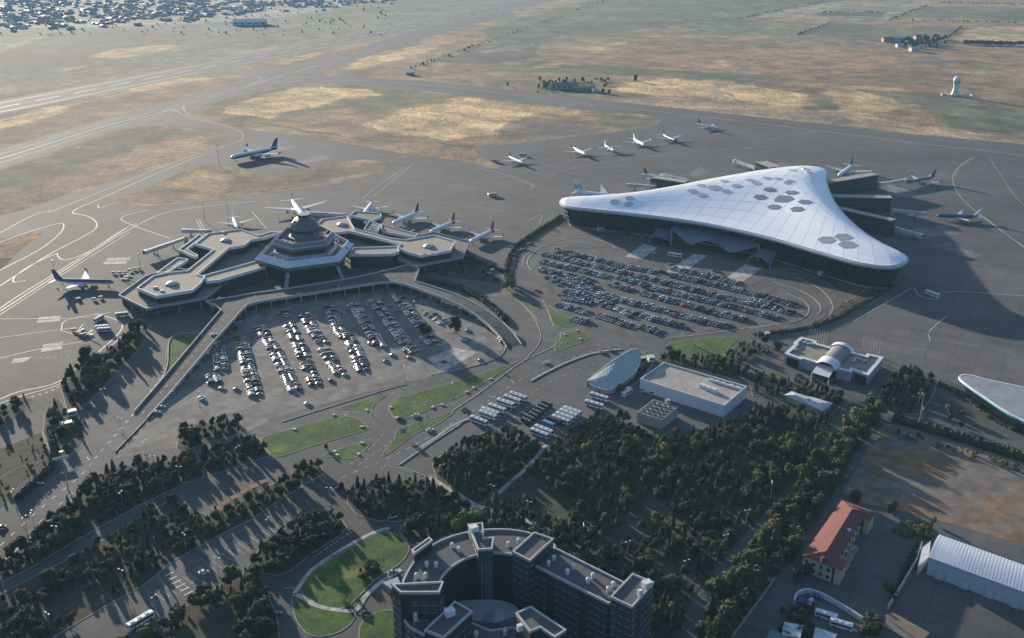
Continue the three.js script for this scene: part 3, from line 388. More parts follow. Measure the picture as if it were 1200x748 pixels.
// ---- terminal under the big three-pointed roof ---------------------------------
{
  const HE = 19.5, label = 'large terminal with a white three-pointed curved roof and hexagonal skylights';
  const T = thing('passenger_terminal', label, 'terminal building');
  const curve = (pts, h) => new THREE.CatmullRomCurve3(pts.map(p => G(p[0], p[1], p[2] ?? h)), false, 'centripetal');
  const Fc = curve([[657, 238, 19], [664, 243, 19], [700, 247.5], [760, 254], [830, 264], [900, 279.5], [960, 297], [1010, 310.5], [1040, 314], [1056, 311.5], [1063, 305, 19]], HE);
  const Bc = curve([[657, 238, 19], [660, 233, 19], [672, 231.5], [710, 231, 20], [760, 227, 21], [800, 220, 22], [850, 208.5, 23], [900, 199, 24], [935, 195, 24], [955, 195, 24], [967, 199, 23], [968, 212, 22], [973, 228, 21], [984, 246, 20], [1005, 267, 19], [1030, 284, 19], [1052, 295, 19], [1062, 301, 19], [1063, 305, 19]], HE);
  const tab = c => { const t = c.getSpacedPoints(400); return u => { const k = clamp(u) * 400, i = Math.min(399, k | 0); return t[i].clone().lerp(t[i + 1], k - i); }; }, Ft = tab(Fc), Bt = tab(Bc);
  const S = (u, v) => { // roof surface
    const a = Ft(u), b = Bt(u), p = a.clone().lerp(b, v), w = Math.sin(Math.PI * Math.pow(u, .95));
    p.y += 10.5 * Math.pow(w, .7) * Math.sin(Math.PI * Math.pow(v, 1.25)) + .6; return p;
  };
  const NU = 26, NV = 11, e = .012, pan = (u0, u1, v0, v1, lift, n = 2) => { const b = new MB(), P = (i, j) => { const u = lerp(u0, u1, i / n), v = lerp(v0, v1, j / n), p = S(u, v); return [p.x, p.y + lift, p.z]; }; for (let i = 0; i < n; i++) for (let j = 0; j < n; j++) b.quad(P(i, j), P(i + 1, j), P(i + 1, j + 1), P(i, j + 1)); return b; };
  const shell = new MB(); for (let i = 0; i < 52; i++) for (let j = 0; j < 16; j++) { const P = (a, b) => S(a / 52, b / 16).toArray(); shell.quad(P(i, j), P(i + 1, j), P(i + 1, j + 1), P(i, j + 1)); }
  const roof = shell.build('roof', M.roofSeam, T, 1);
  const tones = [mat(.86, .865, .87, .32), mat(.83, .84, .85, .36), mat(.88, .885, .89, .30)]; const R = rng(11);
  for (let i = 0; i < NU; i++) for (let j = 0; j < NV; j++) { const u0 = i / NU, u1 = (i + 1) / NU, v0 = j / NV, v1 = (j + 1) / NV; pan(u0 + .0005, u1 - .0005, v0 + .0013, v1 - .0013, .1).build('roof_panel', tones[R() * 3 | 0], roof, 1); }
  // rounded rim
  const rim = new MB(), path = []; for (let i = 0; i <= 80; i++) path.push(Ft(i / 80)); for (let i = 79; i > 0; i--) path.push(Bt(i / 80));
  const ctr = path.reduce((s, p) => s.add(p), V(0, 0, 0)).divideScalar(path.length), n = path.length;
  const prof = [[1.0, 1.0], [-.3, .9], [-1.2, .3], [-1.2, -.8], [-.4, -1.5], [1.8, -1.8]];
  const outl = path.map(p => [p.x, p.z]), sgn = area(outl) > 0 ? 1 : -1;
  const nrm = i => { const a = path[(i + n - 1) % n], b = path[(i + 1) % n], dx = b.x - a.x, dz = b.z - a.z, l = Math.hypot(dx, dz); return [-dz / l * sgn, dx / l * sgn]; };      // inward
  for (let i = 0; i < n; i++) for (let k = 0; k < prof.length - 1; k++) { const Q = (ii, kk) => { const p = path[ii % n], m = nrm(ii % n); return [p.x + m[0] * prof[kk][0], p.y + prof[kk][1], p.z + m[1] * prof[kk][0]]; }; rim.quad(Q(i, k), Q(i + 1, k), Q(i + 1, k + 1), Q(i, k + 1)); }
  rim.build('roof_rim', M.fascia, T, .8);
  { const gr = new MB(); for (let i = 0; i < n; i++) { const q = k => { const p = path[k % n], m = nrm(k % n); return [p.x + m[0] * 1.3, p.y + .95, p.z + m[1] * 1.3]; }; gr.bar(q(i), q(i + 1), .38, 5); } gr.build('roof_gutter', mat(.12, .13, .13, .6), T); }
  // soffit and leaning glass walls
  const wall = new MB(), mull = new MB(), base = new MB(), ins = (i, d) => { const p = path[i % n], m = nrm(i % n); return [p.x + m[0] * d, p.z + m[1] * d]; };
  for (let i = 0; i < n; i++) {
    const t0 = ins(i, 2), t1 = ins(i + 1, 2), b0 = ins(i, 7.5), b1 = ins(i + 1, 7.5), y0 = path[i].y - 2, y1 = path[(i + 1) % n].y - 2;
    wall.quad([b0[0], 0, b0[1]], [b1[0], 0, b1[1]], [t1[0], y1, t1[1]], [t0[0], y0, t0[1]]);
    const seg = Math.hypot(t1[0] - t0[0], t1[1] - t0[1]); const m = Math.max(1, Math.round(seg / 5));
    for (let k = 0; k < m; k++) { const f = k / m, tp = [lerp(t0[0], t1[0], f), lerp(y0, y1, f), lerp(t0[1], t1[1], f)], bp = [lerp(b0[0], b1[0], f), 0, lerp(b0[1], b1[1], f)], tn = [lerp(t0[0], t1[0], f + 1 / m), lerp(y0, y1, f + 1 / m), lerp(t0[1], t1[1], f + 1 / m)], bn = [lerp(b0[0], b1[0], f + 1 / m), 0, lerp(b0[1], b1[1], f + 1 / m)]; mull.bar(bp, tp, .16, 4); mull.bar(bp, tn, .1, 3); mull.bar(bn, tp, .1, 3); for (const h of [.25, .5, .75]) mull.bar([lerp(bp[0], tp[0], h), lerp(0, tp[1], h), lerp(bp[2], tp[2], h)], [lerp(bn[0], tn[0], h), lerp(0, tn[1], h), lerp(bn[2], tn[2], h)], .12, 4); }
    base.quad([ins(i, 7.1)[0], 0, ins(i, 7.1)[1]], [ins(i + 1, 7.1)[0], 0, ins(i + 1, 7.1)[1]], [ins(i + 1, 7)[0], 1.2, ins(i + 1, 7)[1]], [ins(i, 7)[0], 1.2, ins(i, 7)[1]]);
  }
  const gw = wall.build('glass_wall', M.darkGlass, T); mull.build('mullions', mat(.05, .052, .045, .5), gw); base.build('plinth', M.wallStone, T);
  // hexagonal skylights, laid on the roof
  const grid = []; for (let i = 0; i <= 60; i++) for (let j = 0; j <= 30; j++) grid.push([S(i / 60, j / 30), i / 60, j / 30]);
  const roofAt = (px, py) => { // where a sight line meets the roof
    let h = 32, u, v; for (let k = 0; k < 5; k++) {
      const p = G(px, py, h); let d0 = 1e9; for (const g of grid) { const d = (g[0].x - p.x) ** 2 + (g[0].z - p.z) ** 2; if (d < d0) { d0 = d; u = g[1]; v = g[2]; } }
      for (let q = 0; q < 24; q++) { const s = .02 / (1 + q * .6); for (const [du, dv] of [[s, 0], [-s, 0], [0, s], [0, -s]]) { const a = S(clamp(u + du), clamp(v + dv)), d = (a.x - p.x) ** 2 + (a.z - p.z) ** 2; if (d < d0) { d0 = d; u = clamp(u + du); v = clamp(v + dv); } } }
      h = lerp(h, S(u, v).y, .8);
    }
    return S(u, v);
  };
  const HX = [[720, 236.5, 7.5], [738, 232.5, 7], [737, 239, 7.5], [812, 224.5, 8], [837, 220.3, 11], [823, 229, 8], [851, 224.5, 8], [822, 217.5, 7], [849, 212.5, 7], [863, 218, 8], [880, 211.5, 7], [887, 215, 8], [900, 209, 7], [911, 209.5, 6.5], [927, 212.5, 6.5], [923, 214.8, 6], [928, 199.5, 7], [944, 198, 7], [948, 202, 7], [902, 222.5, 8], [928, 226, 8], [891.5, 231.5, 8], [918, 233.5, 12.5], [944, 237, 8], [908, 243, 8], [934, 245.5, 8], [969, 281.5, 9], [988.5, 278, 9], [993.5, 287, 9]];
  const hexTone = [soft(.46, .47, .47, 12, .45), soft(.34, .36, .37, 12, .45), soft(.20, .225, .25, 12, .4)];
  for (const [px, py, r0] of HX) {
    const r = r0 * (HX.findIndex(q => q[0] === px && q[1] === py) < 19 ? .64 : .8);
    const c = roofAt(px, py), cx = roofAt(px + 3, py), cz = roofAt(px, py + 1.2), a = cx.clone().sub(c).normalize(), b2 = cz.clone().sub(c); const nn = b2.clone().cross(a).normalize(); if (nn.y < 0) nn.negate();
    a.addScaledVector(nn, -a.dot(nn)).normalize(); const bb = nn.clone().cross(a), b = new MB(), L = [], U = [];
    for (let k = 0; k < 6; k++) { const w = (k / 6) * Math.PI * 2, q = c.clone().addScaledVector(a, Math.cos(w) * r).addScaledVector(bb, Math.sin(w) * r); L.push(q.clone().addScaledVector(nn, -.4).toArray()); U.push(q.addScaledVector(nn, .34).toArray()); }
    for (let k = 0; k < 6; k++) { const k2 = (k + 1) % 6; b.quad(L[k], L[k2], U[k2], U[k]); b.tri(c.clone().addScaledVector(nn, .36).toArray(), U[k], U[k2]); }
    b.build('skylight', hexTone[HX.findIndex(q => q[0] === px && q[1] === py) < 19 ? 0 : px > 960 ? 1 : 2], T);
  }
  // wavy entrance canopies
  const canopy = (front, dx, dz, drop) => { const f = smoothPts(front.map(p => { const g = G(p[0], p[1], p[2]); return [g.x, g.z, g.y]; }), false, 5), b = new MB(), m = f.length; for (let i = 0; i < m - 1; i++) { const A = f[i], B = f[i + 1]; for (let k = 0; k < 4; k++) { const q = (P, t) => [P[0] + dx * t, lerp(P[2], Math.max(drop, P[2]), t), P[1] + dz * t]; b.quad(q(A, k / 4), q(B, k / 4), q(B, (k + 1) / 4), q(A, (k + 1) / 4)); } b.bar([A[0], A[2], A[1]], [B[0], B[2], B[1]], .35, 5); } const cm = b.build('canopy', mat(.09, .12, .15, .35), T, .9); new MB().bar([f[0][0], 0, f[0][1]], [f[0][0], f[0][2], f[0][1]], .3).bar([f[m - 1][0], 0, f[m - 1][1]], [f[m - 1][0], f[m - 1][2], f[m - 1][1]], .3).build('canopy_post', M.whitePaint, T); };
  canopy([[761, 281, 3], [768, 277, 8], [776, 279, 7], [787, 284.5, 2]], 8, -15, 10); canopy([[787, 268, 14.5], [799, 279, 10], [810, 287, 6], [818, 284, 9], [828, 282.5, 10.5], [842, 287, 8], [856, 296, 5], [872, 293, 9.5], [890, 288, 13.5]], 9, -16, 13); canopy([[877, 304.5, 2.5], [886, 300.5, 8], [895, 304, 7], [903, 312.5, 2]], 8, -15, 10);
  // gate piers
  const pier = (a, b, w, h) => { const A = G(a[0], a[1], h), B = G(b[0], b[1], h), d = B.clone().sub(A).setY(0).normalize(), s = V(-d.z, 0, d.x).multiplyScalar(w), poly = [[A.x, A.z], [B.x, B.z], [B.x - s.x, B.z - s.z], [A.x - s.x, A.z - s.z]]; const pv = (poly[2][1] > poly[1][1]) ? [[A.x, A.z], [B.x, B.z], [B.x + s.x, B.z + s.z], [A.x + s.x, A.z + s.z]] : poly;
    const g = new MB().side(offset(pv, .3), 0, h - .8).build('gate_pier', M.greenGlass, T); new MB().ring(pv, .5, h - .9, h).flat(offset(pv, .45), h - .25).build('pier_roof', M.concrete, g); const m = new MB(); const len = A.distanceTo(B); for (let s2 = 0; s2 <= len; s2 += 4) { const q = A.clone().addScaledVector(d, s2); m.bar([q.x, 0, q.z], [q.x, h - .5, q.z], .14, 4); } for (const y of [4, 8]) if (y < h - 1) m.bar([A.x, y, A.z], [B.x, y, B.z], .18, 4); m.build('pier_frame', mat(.14, .16, .15, .5), g); };
  pier([962, 216, 0], [1030, 204.5], 12, 15); pier([968, 230.5], [1046, 232], 10, 14); pier([976, 243], [1045, 258.5], 8, 15); pier([762, 208], [802, 214], 12, 13); pier([886, 189], [903, 196], 12, 14);
}
// ---- older terminal: faceted hub and two lobed wings -----------------------------
{
  const T = thing('older_terminal', 'older grey terminal with a stepped faceted hub and two lobed wings', 'terminal building');
  const HU = 13.5, HL = 8;
  const W1 = [[160, 337], [183, 346.5], [225.5, 339.5], [235, 331.5], [240, 324], [231, 320.8], [267.7, 290], [286, 287], [294, 280.5], [310, 278], [331, 271.5], [318, 271], [302, 275.5], [282, 268], [243.6, 273.3], [228.3, 285.4], [249.6, 292], [219, 316.8], [197, 319], [179, 323]];
  const E1 = [[370, 263.5], [377.5, 256.5], [406.5, 252.5], [415.5, 267.5], [458, 278.5], [477, 280.5], [508, 275], [534, 282.5], [528, 293], [492.5, 299], [478, 295], [466, 289.5], [469, 285], [409, 270.5], [389, 272.5]];
  const upper = (name, pts, h, base, deck = M.roofTan) => { const q = GP(pts, h); const w = new MB().side(offset(q, .55), base, h - 1.6).build(name, M.wallDark, T); new MB().ring(q, .7, h - 2.4, h).build('parapet', M.parapet, w); new MB().flat(offset(q, .5), h - .9).build('roof_deck', deck, w); return [w, q]; };
  const [w1] = upper('wing_upper_storey', W1, HU, HL - 1), [e1] = upper('wing_upper_storey', E1, HU, HL - 1);
  upper('link_block', [[238, 322.5], [300, 305.5], [311, 312], [256, 327.8], [241, 329.5]], 12.3, 0); upper('link_block', [[413, 290], [466, 288], [468, 294.3], [460, 297], [409, 297.8]], 12.3, 0);
  upper('wing_block', [[209, 292], [233, 274.5], [238, 276.5], [219, 291.5], [232, 299], [229, 301]], 11, 0, M.roofGrey);
  upper('roof_channel', [[183, 319.5], [208, 301.5], [221, 303.5], [197, 318.5]], 8.6, 0); upper('wing_block', [[426, 268], [433, 258], [446, 263], [443, 271]], 11.5, 0, M.roofGrey); upper('roof_channel', [[446, 262], [490, 274], [486, 277.5], [448, 271]], 9.2, 0, M.roofGrey); upper('wing_block', [[410, 252], [416, 247], [446, 249.5], [447, 253], [436, 258]], 10, 0, M.roofGrey);
  // terraces
  const terrace = pts => { const q = GP(pts, HL), t = new MB().side(offset(q, 1.2), 4.6, HL - 1.4).build('terrace_storey', M.wallDark, T); new MB().ring(q, .6, HL - 1.8, HL).build('terrace_parapet', M.wallBlueGrey, t); new MB().flat(offset(q, .5), HL - 1.1).build('terrace_deck', M.roofGrey, t); new MB().side(offset(q, 1.9), 0, 4.8).build('ground_storey', M.wallDark, t); const col = new MB(), o = offset(q, 1.6), L = o.concat([o[0]]), len = lineLen(L); for (let s = 0; s < len; s += 15) { const p = lineAt(L, s); col.bar([p.x, 0, p.z], [p.x, 6.6, p.z], .35, 6); } col.build('columns', M.concrete, t);
    const win = new MB(), wq = offset(q, 1.14); win.side(wq, 5, 6.2); win.build('window_band', M.darkGlass, t); };
  terrace([[138.5, 345.5], [171.5, 361.5], [188, 358], [241, 349], [252, 340], [262, 331], [246, 318], [200, 313], [169, 323.5]]); terrace([[466, 283], [508, 271.5], [550.5, 282.5], [543, 300.5], [487, 312], [466, 303]]);
  // courts between the wings and the hub, link walls with small windows
  const court = pts => { const q = GP(pts, 6); new MB().prism(q, 0, 6).build('court_roof', soft(.12, .125, .13, 9, .7), T); }; court([[240, 320], [272, 294], [290, 288], [330, 276], [322, 300], [300, 306]]); court([[392, 276], [410, 272], [464, 286], [414, 290]]);
  { const a = G(247, 315.5, 6), b = G(288, 288, 6), m = new MB(); for (let k = 0; k < 16; k++) for (const y of [7.2, 9.4]) { const p = a.clone().lerp(b, (k + .5) / 16); m.box(p.x + .4, y, p.z + .5, 1.1, 1, .3, Math.atan2(-(b.z - a.z), b.x - a.x)); } m.build('court_window', M.blueGlass, T); }
  // roof domes
  const dome = (px, py, r, h) => { const c = G(px, py, h), g = new THREE.SphereGeometry(r, 8, 4, 0, Math.PI * 2, 0, Math.PI / 2).toNonIndexed(); g.scale(1, .55, 1); g.computeVertexNormals(); g.translate(c.x, h - 1, c.z); mesh('roof_dome', g, M.metal, T); new MB().bar([c.x, h - 1, c.z], [c.x, h - .3, c.z], r * 1.12, 8).build('dome_kerb', M.roofGrey, T); };
  dome(201, 332, 4.6, HU); dome(264, 281, 4.2, HU); dome(400.5, 262.5, 4.6, HU); dome(502, 288, 4.6, HU);
  { const R = rng(3); for (const [x, y] of [[182, 338], [190, 342], [262, 273], [497, 298], [503, 300], [512, 299], [428, 262], [438, 266]]) { const c = G(x, y, HU - .9); new MB().box(c.x, HU - .3, c.z, 2 + R() * 2, 1.3, 1.6, R() * 3).build('roof_unit', M.metal, T); } }
  // hub tiers: irregular hexagons, each a sloping band over a recessed glass storey
  const hexa = (pts, h) => GP(pts, h);
  const ring1o = hexa([[299, 303.5], [335, 314], [398, 306], [413.5, 286.5], [384, 272], [322, 279]], 16.8), c0 = ring1o.reduce((s, p) => [s[0] + p[0] / 6, s[1] + p[1] / 6], [0, 0]), sc = (q, k) => q.map(p => [c0[0] + (p[0] - c0[0]) * k, c0[1] + (p[1] - c0[1]) * k]);
  const hub = new MB().side(sc(ring1o, .80), 0, 5).side(sc(ring1o, .80), 5, 12, sc(ring1o, .93)).build('hub_storey', M.wallDark, T);
  new MB().side(sc(ring1o, .955), 12, 14.2, sc(ring1o, 1.0)).side(sc(ring1o, 1.0), 14.2, 16.6, sc(ring1o, 1.0)).build('hub_band', soft(.17, .18, .185, 8, .5), T); new MB().side(sc(ring1o, 1.0), 16.6, 20.3, sc(ring1o, .90)).side(sc(ring1o, .90), 20.3, 17.2, sc(ring1o, .885)).build('hub_cornice', soft(.60, .64, .68, 8, .45), T); new MB().flat(sc(ring1o, .93), 17.4).build('hub_roof', M.roofGrey, T); new MB().side(sc(ring1o, .962), 12.3, 13.4, sc(ring1o, .985)).build('hub_window_band', M.darkGlass, T);
  const oct = (k, n = 8, rot = .2) => { const o = []; for (let i = 0; i < n; i++) { const a = i / n * Math.PI * 2 + rot; o.push([c0[0] + Math.cos(a) * k, c0[1] + Math.sin(a) * k]); } return o; };
  const m1 = sc(ring1o, .60); new MB().side(sc(ring1o, .70), 17, 20, sc(ring1o, .66)).flat(sc(ring1o, .66), 20).build('hub_step', M.wallBlueGrey, T); new MB().side(m1, 19.8, 24.2).build('hub_storey', M.wallDark, T); new MB().side(sc(ring1o, .62), 24, 26.6, sc(ring1o, .64)).side(sc(ring1o, .64), 26.6, 29.6, sc(ring1o, .57)).side(sc(ring1o, .57), 29.6, 27.4, sc(ring1o, .56)).build('hub_cornice', mat(.16, .17, .175, .5), T); new MB().flat(sc(ring1o, .60), 27.2).build('hub_roof', M.roofGrey, T);
  { const cl = new MB(), R = rng(8); for (let i = 0; i < 46; i++) { const a = R() * 6.283, r = i < 30 ? 27 + R() * 6 : 16.5 + R() * 3.4; cl.box(c0[0] + Math.cos(a) * r, (i < 30 ? 18.2 : 28), c0[1] + Math.sin(a) * r, 1 + R() * 2.4, 1 + R() * 1.5, 1 + R() * 2, R() * 3); } cl.build('plant_unit', mat(.22, .19, .18, .8), T); }
  const dm = new MB(); const lv = [[13.6, 27.4], [13.2, 29], [11.6, 29.6], [11.2, 31], [11.6, 33.5], [11.2, 36.5], [10, 39.6], [8, 42], [6, 43.4], [5.2, 44]]; for (let i = 0; i < lv.length - 1; i++) dm.side(oct(lv[i][0], 10), lv[i][1], lv[i + 1][1], oct(lv[i + 1][0], 10)); dm.flat(oct(5.2, 10), 44); const dmm = dm.build('hub_dome', mat(.10, .112, .12, .4), T);
  new MB().side(oct(11.75, 10), 33.2, 35, oct(11.6, 10)).build('dome_window_band', M.darkGlass, dmm); new MB().side(oct(4.6, 8), 44, 46.4, oct(5.6, 8)).flat(oct(5.6, 8), 46.4).build('lookout', M.wallBlueGrey, dmm); new MB().side(oct(5.3, 8), 44.6, 45.9, oct(5.6, 8)).build('lookout_glass', M.darkGlass, dmm);
  for (const [k, y] of [[1.003, 16.6], [.90, 20.3], [.642, 26.6], [.57, 29.6]]) { const q = sc(ring1o, k), b = new MB(); for (let i = 0; i < 6; i++) b.bar([q[i][0], y, q[i][1]], [q[(i + 1) % 6][0], y, q[(i + 1) % 6][1]], .28, 5); b.build('cornice_rim', M.parapet, T); }
  { const fins = new MB(), q = sc(ring1o, .93), p = sc(ring1o, 1.12); for (const i of [0, 1, 2, 3]) for (const t of [.02, .98]) { const a = lerp(q[i][0], q[(i + 1) % 6][0], t), b = lerp(q[i][1], q[(i + 1) % 6][1], t), c = lerp(p[i][0], p[(i + 1) % 6][0], t), d = lerp(p[i][1], p[(i + 1) % 6][1], t); fins.bar([c, 0, d], [a, 12, b], .9, 4); } fins.build('buttress', M.wallBlueGrey, T); }
  // raised approach road in front
  const RD = thing('raised_approach_road', 'raised concrete approach road curving in front of the older terminal', 'elevated road'), HD = 6;
  const Lft = [[157, 483, .1], [180, 457, 1.2], [208, 424, 3], [235, 392, 4.8], [252, 372, 5.8], [259, 364, 6], [252, 358, 6], [241, 353.5, 6], [270, 349, 6], [300, 344, 6], [340, 338.5, 6], [380, 332, 6], [420, 325, 6], [455, 317, 6], [478, 311, 6], [491, 316, 6], [486, 330, 6], [505, 336, 6], [533, 345, 6], [555, 356, 5.6], [573, 367, 4.8], [590, 379, 3.4], [602, 391, 1.8], [611, 404, .1]];
  const Rgt = [[172, 491, .1], [198, 463, 1.2], [225, 431, 3], [251, 400, 4.8], [270, 379, 5.8], [282, 365, 6], [290, 357.5, 6], [300, 354.5, 6], [318, 351.5, 6], [333, 349, 6], [350, 346.5, 6], [375, 342.5, 6], [400, 338.5, 6], [425, 334.5, 6], [450, 331, 6], [462, 331, 6], [475, 334, 6], [495, 341, 6], [520, 350, 6], [540, 359, 5.6], [558, 370, 4.8], [573, 382, 3.4], [586, 395, 1.8], [594, 408, .1]];
  const pl = Lft.map(p => G(p[0], p[1], p[2])), pr = Rgt.map(p => G(p[0], p[1], p[2])), deck = new MB(), under = new MB();
  for (let i = 0; i < pl.length - 1; i++) { const a = pl[i], b = pl[i + 1], c = pr[i + 1], d = pr[i], A = p => p.toArray(), D = (p, k) => [p.x, Math.max(0, p.y - k), p.z]; deck.quad(A(d), A(c), A(b), A(a)); under.quad(D(a, 1), D(b, 1), D(c, 1), D(d, 1)); }
  deck.build('road_deck', M.road, RD); under.build('deck_underside', M.concrete, RD);
  const rail = P => { const q = P.map(p => [p.x, p.z, p.y]); return new MB().ribbon(q, .5, .95, 1.95).build('parapet_wall', M.railing, RD); }; rail(pl); rail(pr);
  const cols = new MB(); for (const P of [pl, pr]) { const q = P.map(p => [p.x, p.z, p.y]), len = lineLen(q); for (let s = 6; s < len; s += 11) { const p = lineAt(q, s); if (p.y > 2.2) cols.bar([p.x, 0, p.z], [p.x, p.y - .9, p.z], .45, 7); } } cols.build('columns', M.concrete, RD);
  { const q = smoothPts(pl.slice(0, 6).map((p, i) => [lerp(p.x, pr[i].x, .5), lerp(p.z, pr[i].z, .5), p.y]), false, 6), len = lineLen(q), b = new MB(); for (let s = 2; s < len - 4; s += 8) { const a = lineAt(q, s), e = lineAt(q, s + 3); b.ribbon([[a.x, a.z, a.y], [e.x, e.z, e.y]], .3, .03); } b.build('lane_marking', M.line, RD); }
}
// ---- hotel: curved wing, straight wing, raised stair blocks ------------------------
{
  const T = thing('hotel', 'dark brick hotel with a curved wing, white-edged flat roofs and stair towers', 'hotel building'), HR = 30, hotelGlass = mat(.05, .075, .095, .12), hotelEdge = soft(.46, .46, .46, 7, .6), hotelSill = mat(.30, .33, .33, .5);
  const wall = (poly, h, y0 = 0) => {                                   // storeys as window ribbons between spandrels
    const o = ccw(poly), n = o.length, w = new MB().side(o, y0, h - .6).build('wall', M.brick, T), gl = new MB(), fr = new MB();
    for (let i = 0; i < n; i++) {
      const a = o[i], b = o[(i + 1) % n], L = Math.hypot(b[0] - a[0], b[1] - a[1]), dx = (b[0] - a[0]) / L, dz = (b[1] - a[1]) / L, nx = dz, nz = -dx; if (L < 1.8) continue;
      const k = Math.max(1, Math.round(L / 3.2)), st = L / k;
      for (let y = y0 + 2; y < h - 3; y += 3.3) for (let j = 0; j < k; j++) { if ((j + 2) % 5 === 0) continue; const s0 = j * st + .35, s1 = (j + 1) * st - .35, q = (s, yy, d) => [a[0] + dx * s + nx * d, yy, a[1] + dz * s + nz * d]; gl.quad(q(s1, y, .04), q(s0, y, .04), q(s0, y + 1.9, .04), q(s1, y + 1.9, .04)); fr.bar(q(s0, y - .1, .12), q(s1, y - .1, .12), .09, 4); }
    }
    if (gl.p.length) gl.build('window_glass', hotelGlass, w); if (fr.p.length) fr.build('window_sill', hotelSill, w); return w;
  };
  const block = (pts, h, y0 = 0, wins = true, deck = M.roofHotel, t = .65) => { const q = GP(pts, h), w = wins ? wall(offset(q, .15), h, y0) : new MB().side(offset(q, .15), y0, h - .6).build('wall', M.brick, T); new MB().ring(q, t, h - 1.1, h).build('roof_parapet', hotelEdge, w); new MB().flat(offset(q, t * .8), h - .8).build('roof_deck', deck, w); return q; };
  const arc = (pts, n = 5) => smoothPts(pts, false, n).map(p => [p[0], p[1]]);
  // curved wing: outer and inner edges at roof level
  const outer = arc([[468, 690], [476, 671], [489, 652], [508, 637], [528, 628], [552, 622], [577, 619.5], [600, 620], [625, 625], [648, 636], [652, 640]]), inner = arc([[628, 650], [612, 652], [598, 649], [575, 647.5], [560, 650], [545, 655], [530, 664], [520, 674], [514, 686]]);
  block(outer.concat(inner), HR);
  block([[650, 641], [734, 683], [727, 704], [713, 707], [626, 662], [629, 650]], HR);                  // straight wing
  block([[458, 684], [469, 694], [515, 694], [520, 681], [521, 690], [519, 692], [497, 697], [494, 688], [464, 691]].slice(0, 4), HR + 4.5, 0);
  block([[600, 646], [626, 623], [649, 631], [621, 657]], HR + 5, 0); block([[715, 699], [741, 671.5], [767, 682], [741, 711.5]], HR + 5, 0);     // stair towers
  block([[548, 614], [566, 612], [567, 630], [579, 629], [577, 643], [560, 644]], HR + 5, 0);
  block([[482, 644], [503, 629], [507, 633], [485, 649]], HR + 4, 0, false);
  // lower wings towards the viewer
  block([[463, 702], [472, 700], [512, 704], [528, 716], [520, 727], [497, 744], [480, 735], [468, 720]], HR - 8, 0);
  block([[497, 738], [533, 704], [554, 716], [520, 747]], HR - 3, 0); block([[604, 718], [622, 710], [664, 738], [650, 747], [633, 735], [621, 740]], HR - 3, 0);
  block([[552, 729], [575, 738], [600, 734.5], [612, 737], [650, 760], [520, 760]], HR - 14, 0);
  // glass stair, pool court
  { const q = GP([[561, 645], [578, 644], [578, 649], [561, 650]], HR + 3); new MB().side(q, 0, HR + 2).build('stair_glass', M.copper, T); const b = new MB(); for (let k = 1; k < 4; k++) { const p = G(561 + k * 4.3, 646, HR + 3); b.bar([p.x, 4, p.z + 3], [p.x, HR, p.z + 3], .2, 4); } b.build('stair_mullion', M.metal, T); }
  { const q = smoothPts(GP([[520, 716], [535, 706], [558, 703], [580, 703], [600, 708], [608, 716], [600, 724], [560, 728], [530, 724]], 16), true, 4); new MB().prism(q, 0, 16).build('court_deck', soft(.22, .23, .24, 8, .7), T); const pl = smoothPts(GP([[566, 722], [572, 717], [582, 716], [591, 719], [593, 725], [580, 730], [568, 728]], 16.3), true, 4); new MB().flat(pl, 16.25).build('pool', mat(.08, .15, .2, .08), T); }
  // roof things
  const ventM = mat(.55, .56, .57, .4);
  for (const [x, y, h] of [[530, 640.5, HR], [538, 645, HR], [500, 662, HR], [511, 662.5, HR], [488, 676, HR], [499, 675.5, HR], [596, 639, HR], [608, 635, HR], [643, 661, HR], [649, 655, HR], [665, 671, HR], [672, 665, HR], [689, 681.5, HR], [695, 676, HR], [713, 692, HR], [719, 686, HR], [487, 707, HR - 8], [491, 711, HR - 8], [507, 716, HR - 8], [558, 744, HR - 14], [592, 742, HR - 14]]) { const c = G(x, y, h), s = new THREE.SphereGeometry(.95, 8, 5); s.translate(c.x, h + .8, c.z); new MB().bar([c.x, h - .8, c.z], [c.x, h + .5, c.z], .75, 8).add(s).build('roof_vent', ventM, T, .7); }
  for (const [x, y, h, s] of [[555, 621, HR + 5, 3.4], [527, 719, HR - 3, 3.6], [758, 686, HR + 5, 3.4], [750, 696, HR + 5, 1.8], [609, 737, HR - 3, 2]]) { const c = G(x, y, h); new MB().box(c.x, h + .5, c.z, s, 2.4, s * .8, .5).build('roof_cabin', M.whitePaint, T); }
  for (const [x, y, r] of [[478, 713, 2.2], [498, 715, 2.4], [489, 722, 1.6], [485, 726, 1.5]]) { const c = G(x, y, HR - 6), s = new THREE.SphereGeometry(r, 12, 4, 0, 6.3, 0, .9); s.rotateX(1.0); s.rotateY(x); s.translate(c.x, HR - 6, c.z); new MB().add(s).bar([c.x, HR - 9, c.z], [c.x, HR - 6, c.z], .15).build('satellite_dish', M.offWhite, T, .8); } const pd = GP([[484, 715], [492, 710], [500, 716], [499, 725], [489, 728], [483, 724]], HR - 8); new MB().prism(pd, HR - 9, HR - 8.3).build('dish_plinth', M.wallBlueGrey, T);
  { const q = GP([[448, 683], [466, 676], [470, 685], [462, 692]], 8); new MB().prism(q, 6.8, 8).build('porch_roof', M.wallBlueGrey, T); new MB().side(offset(q, 2), 0, 6.8).build('porch_glass', M.blueGlass, T); }
}
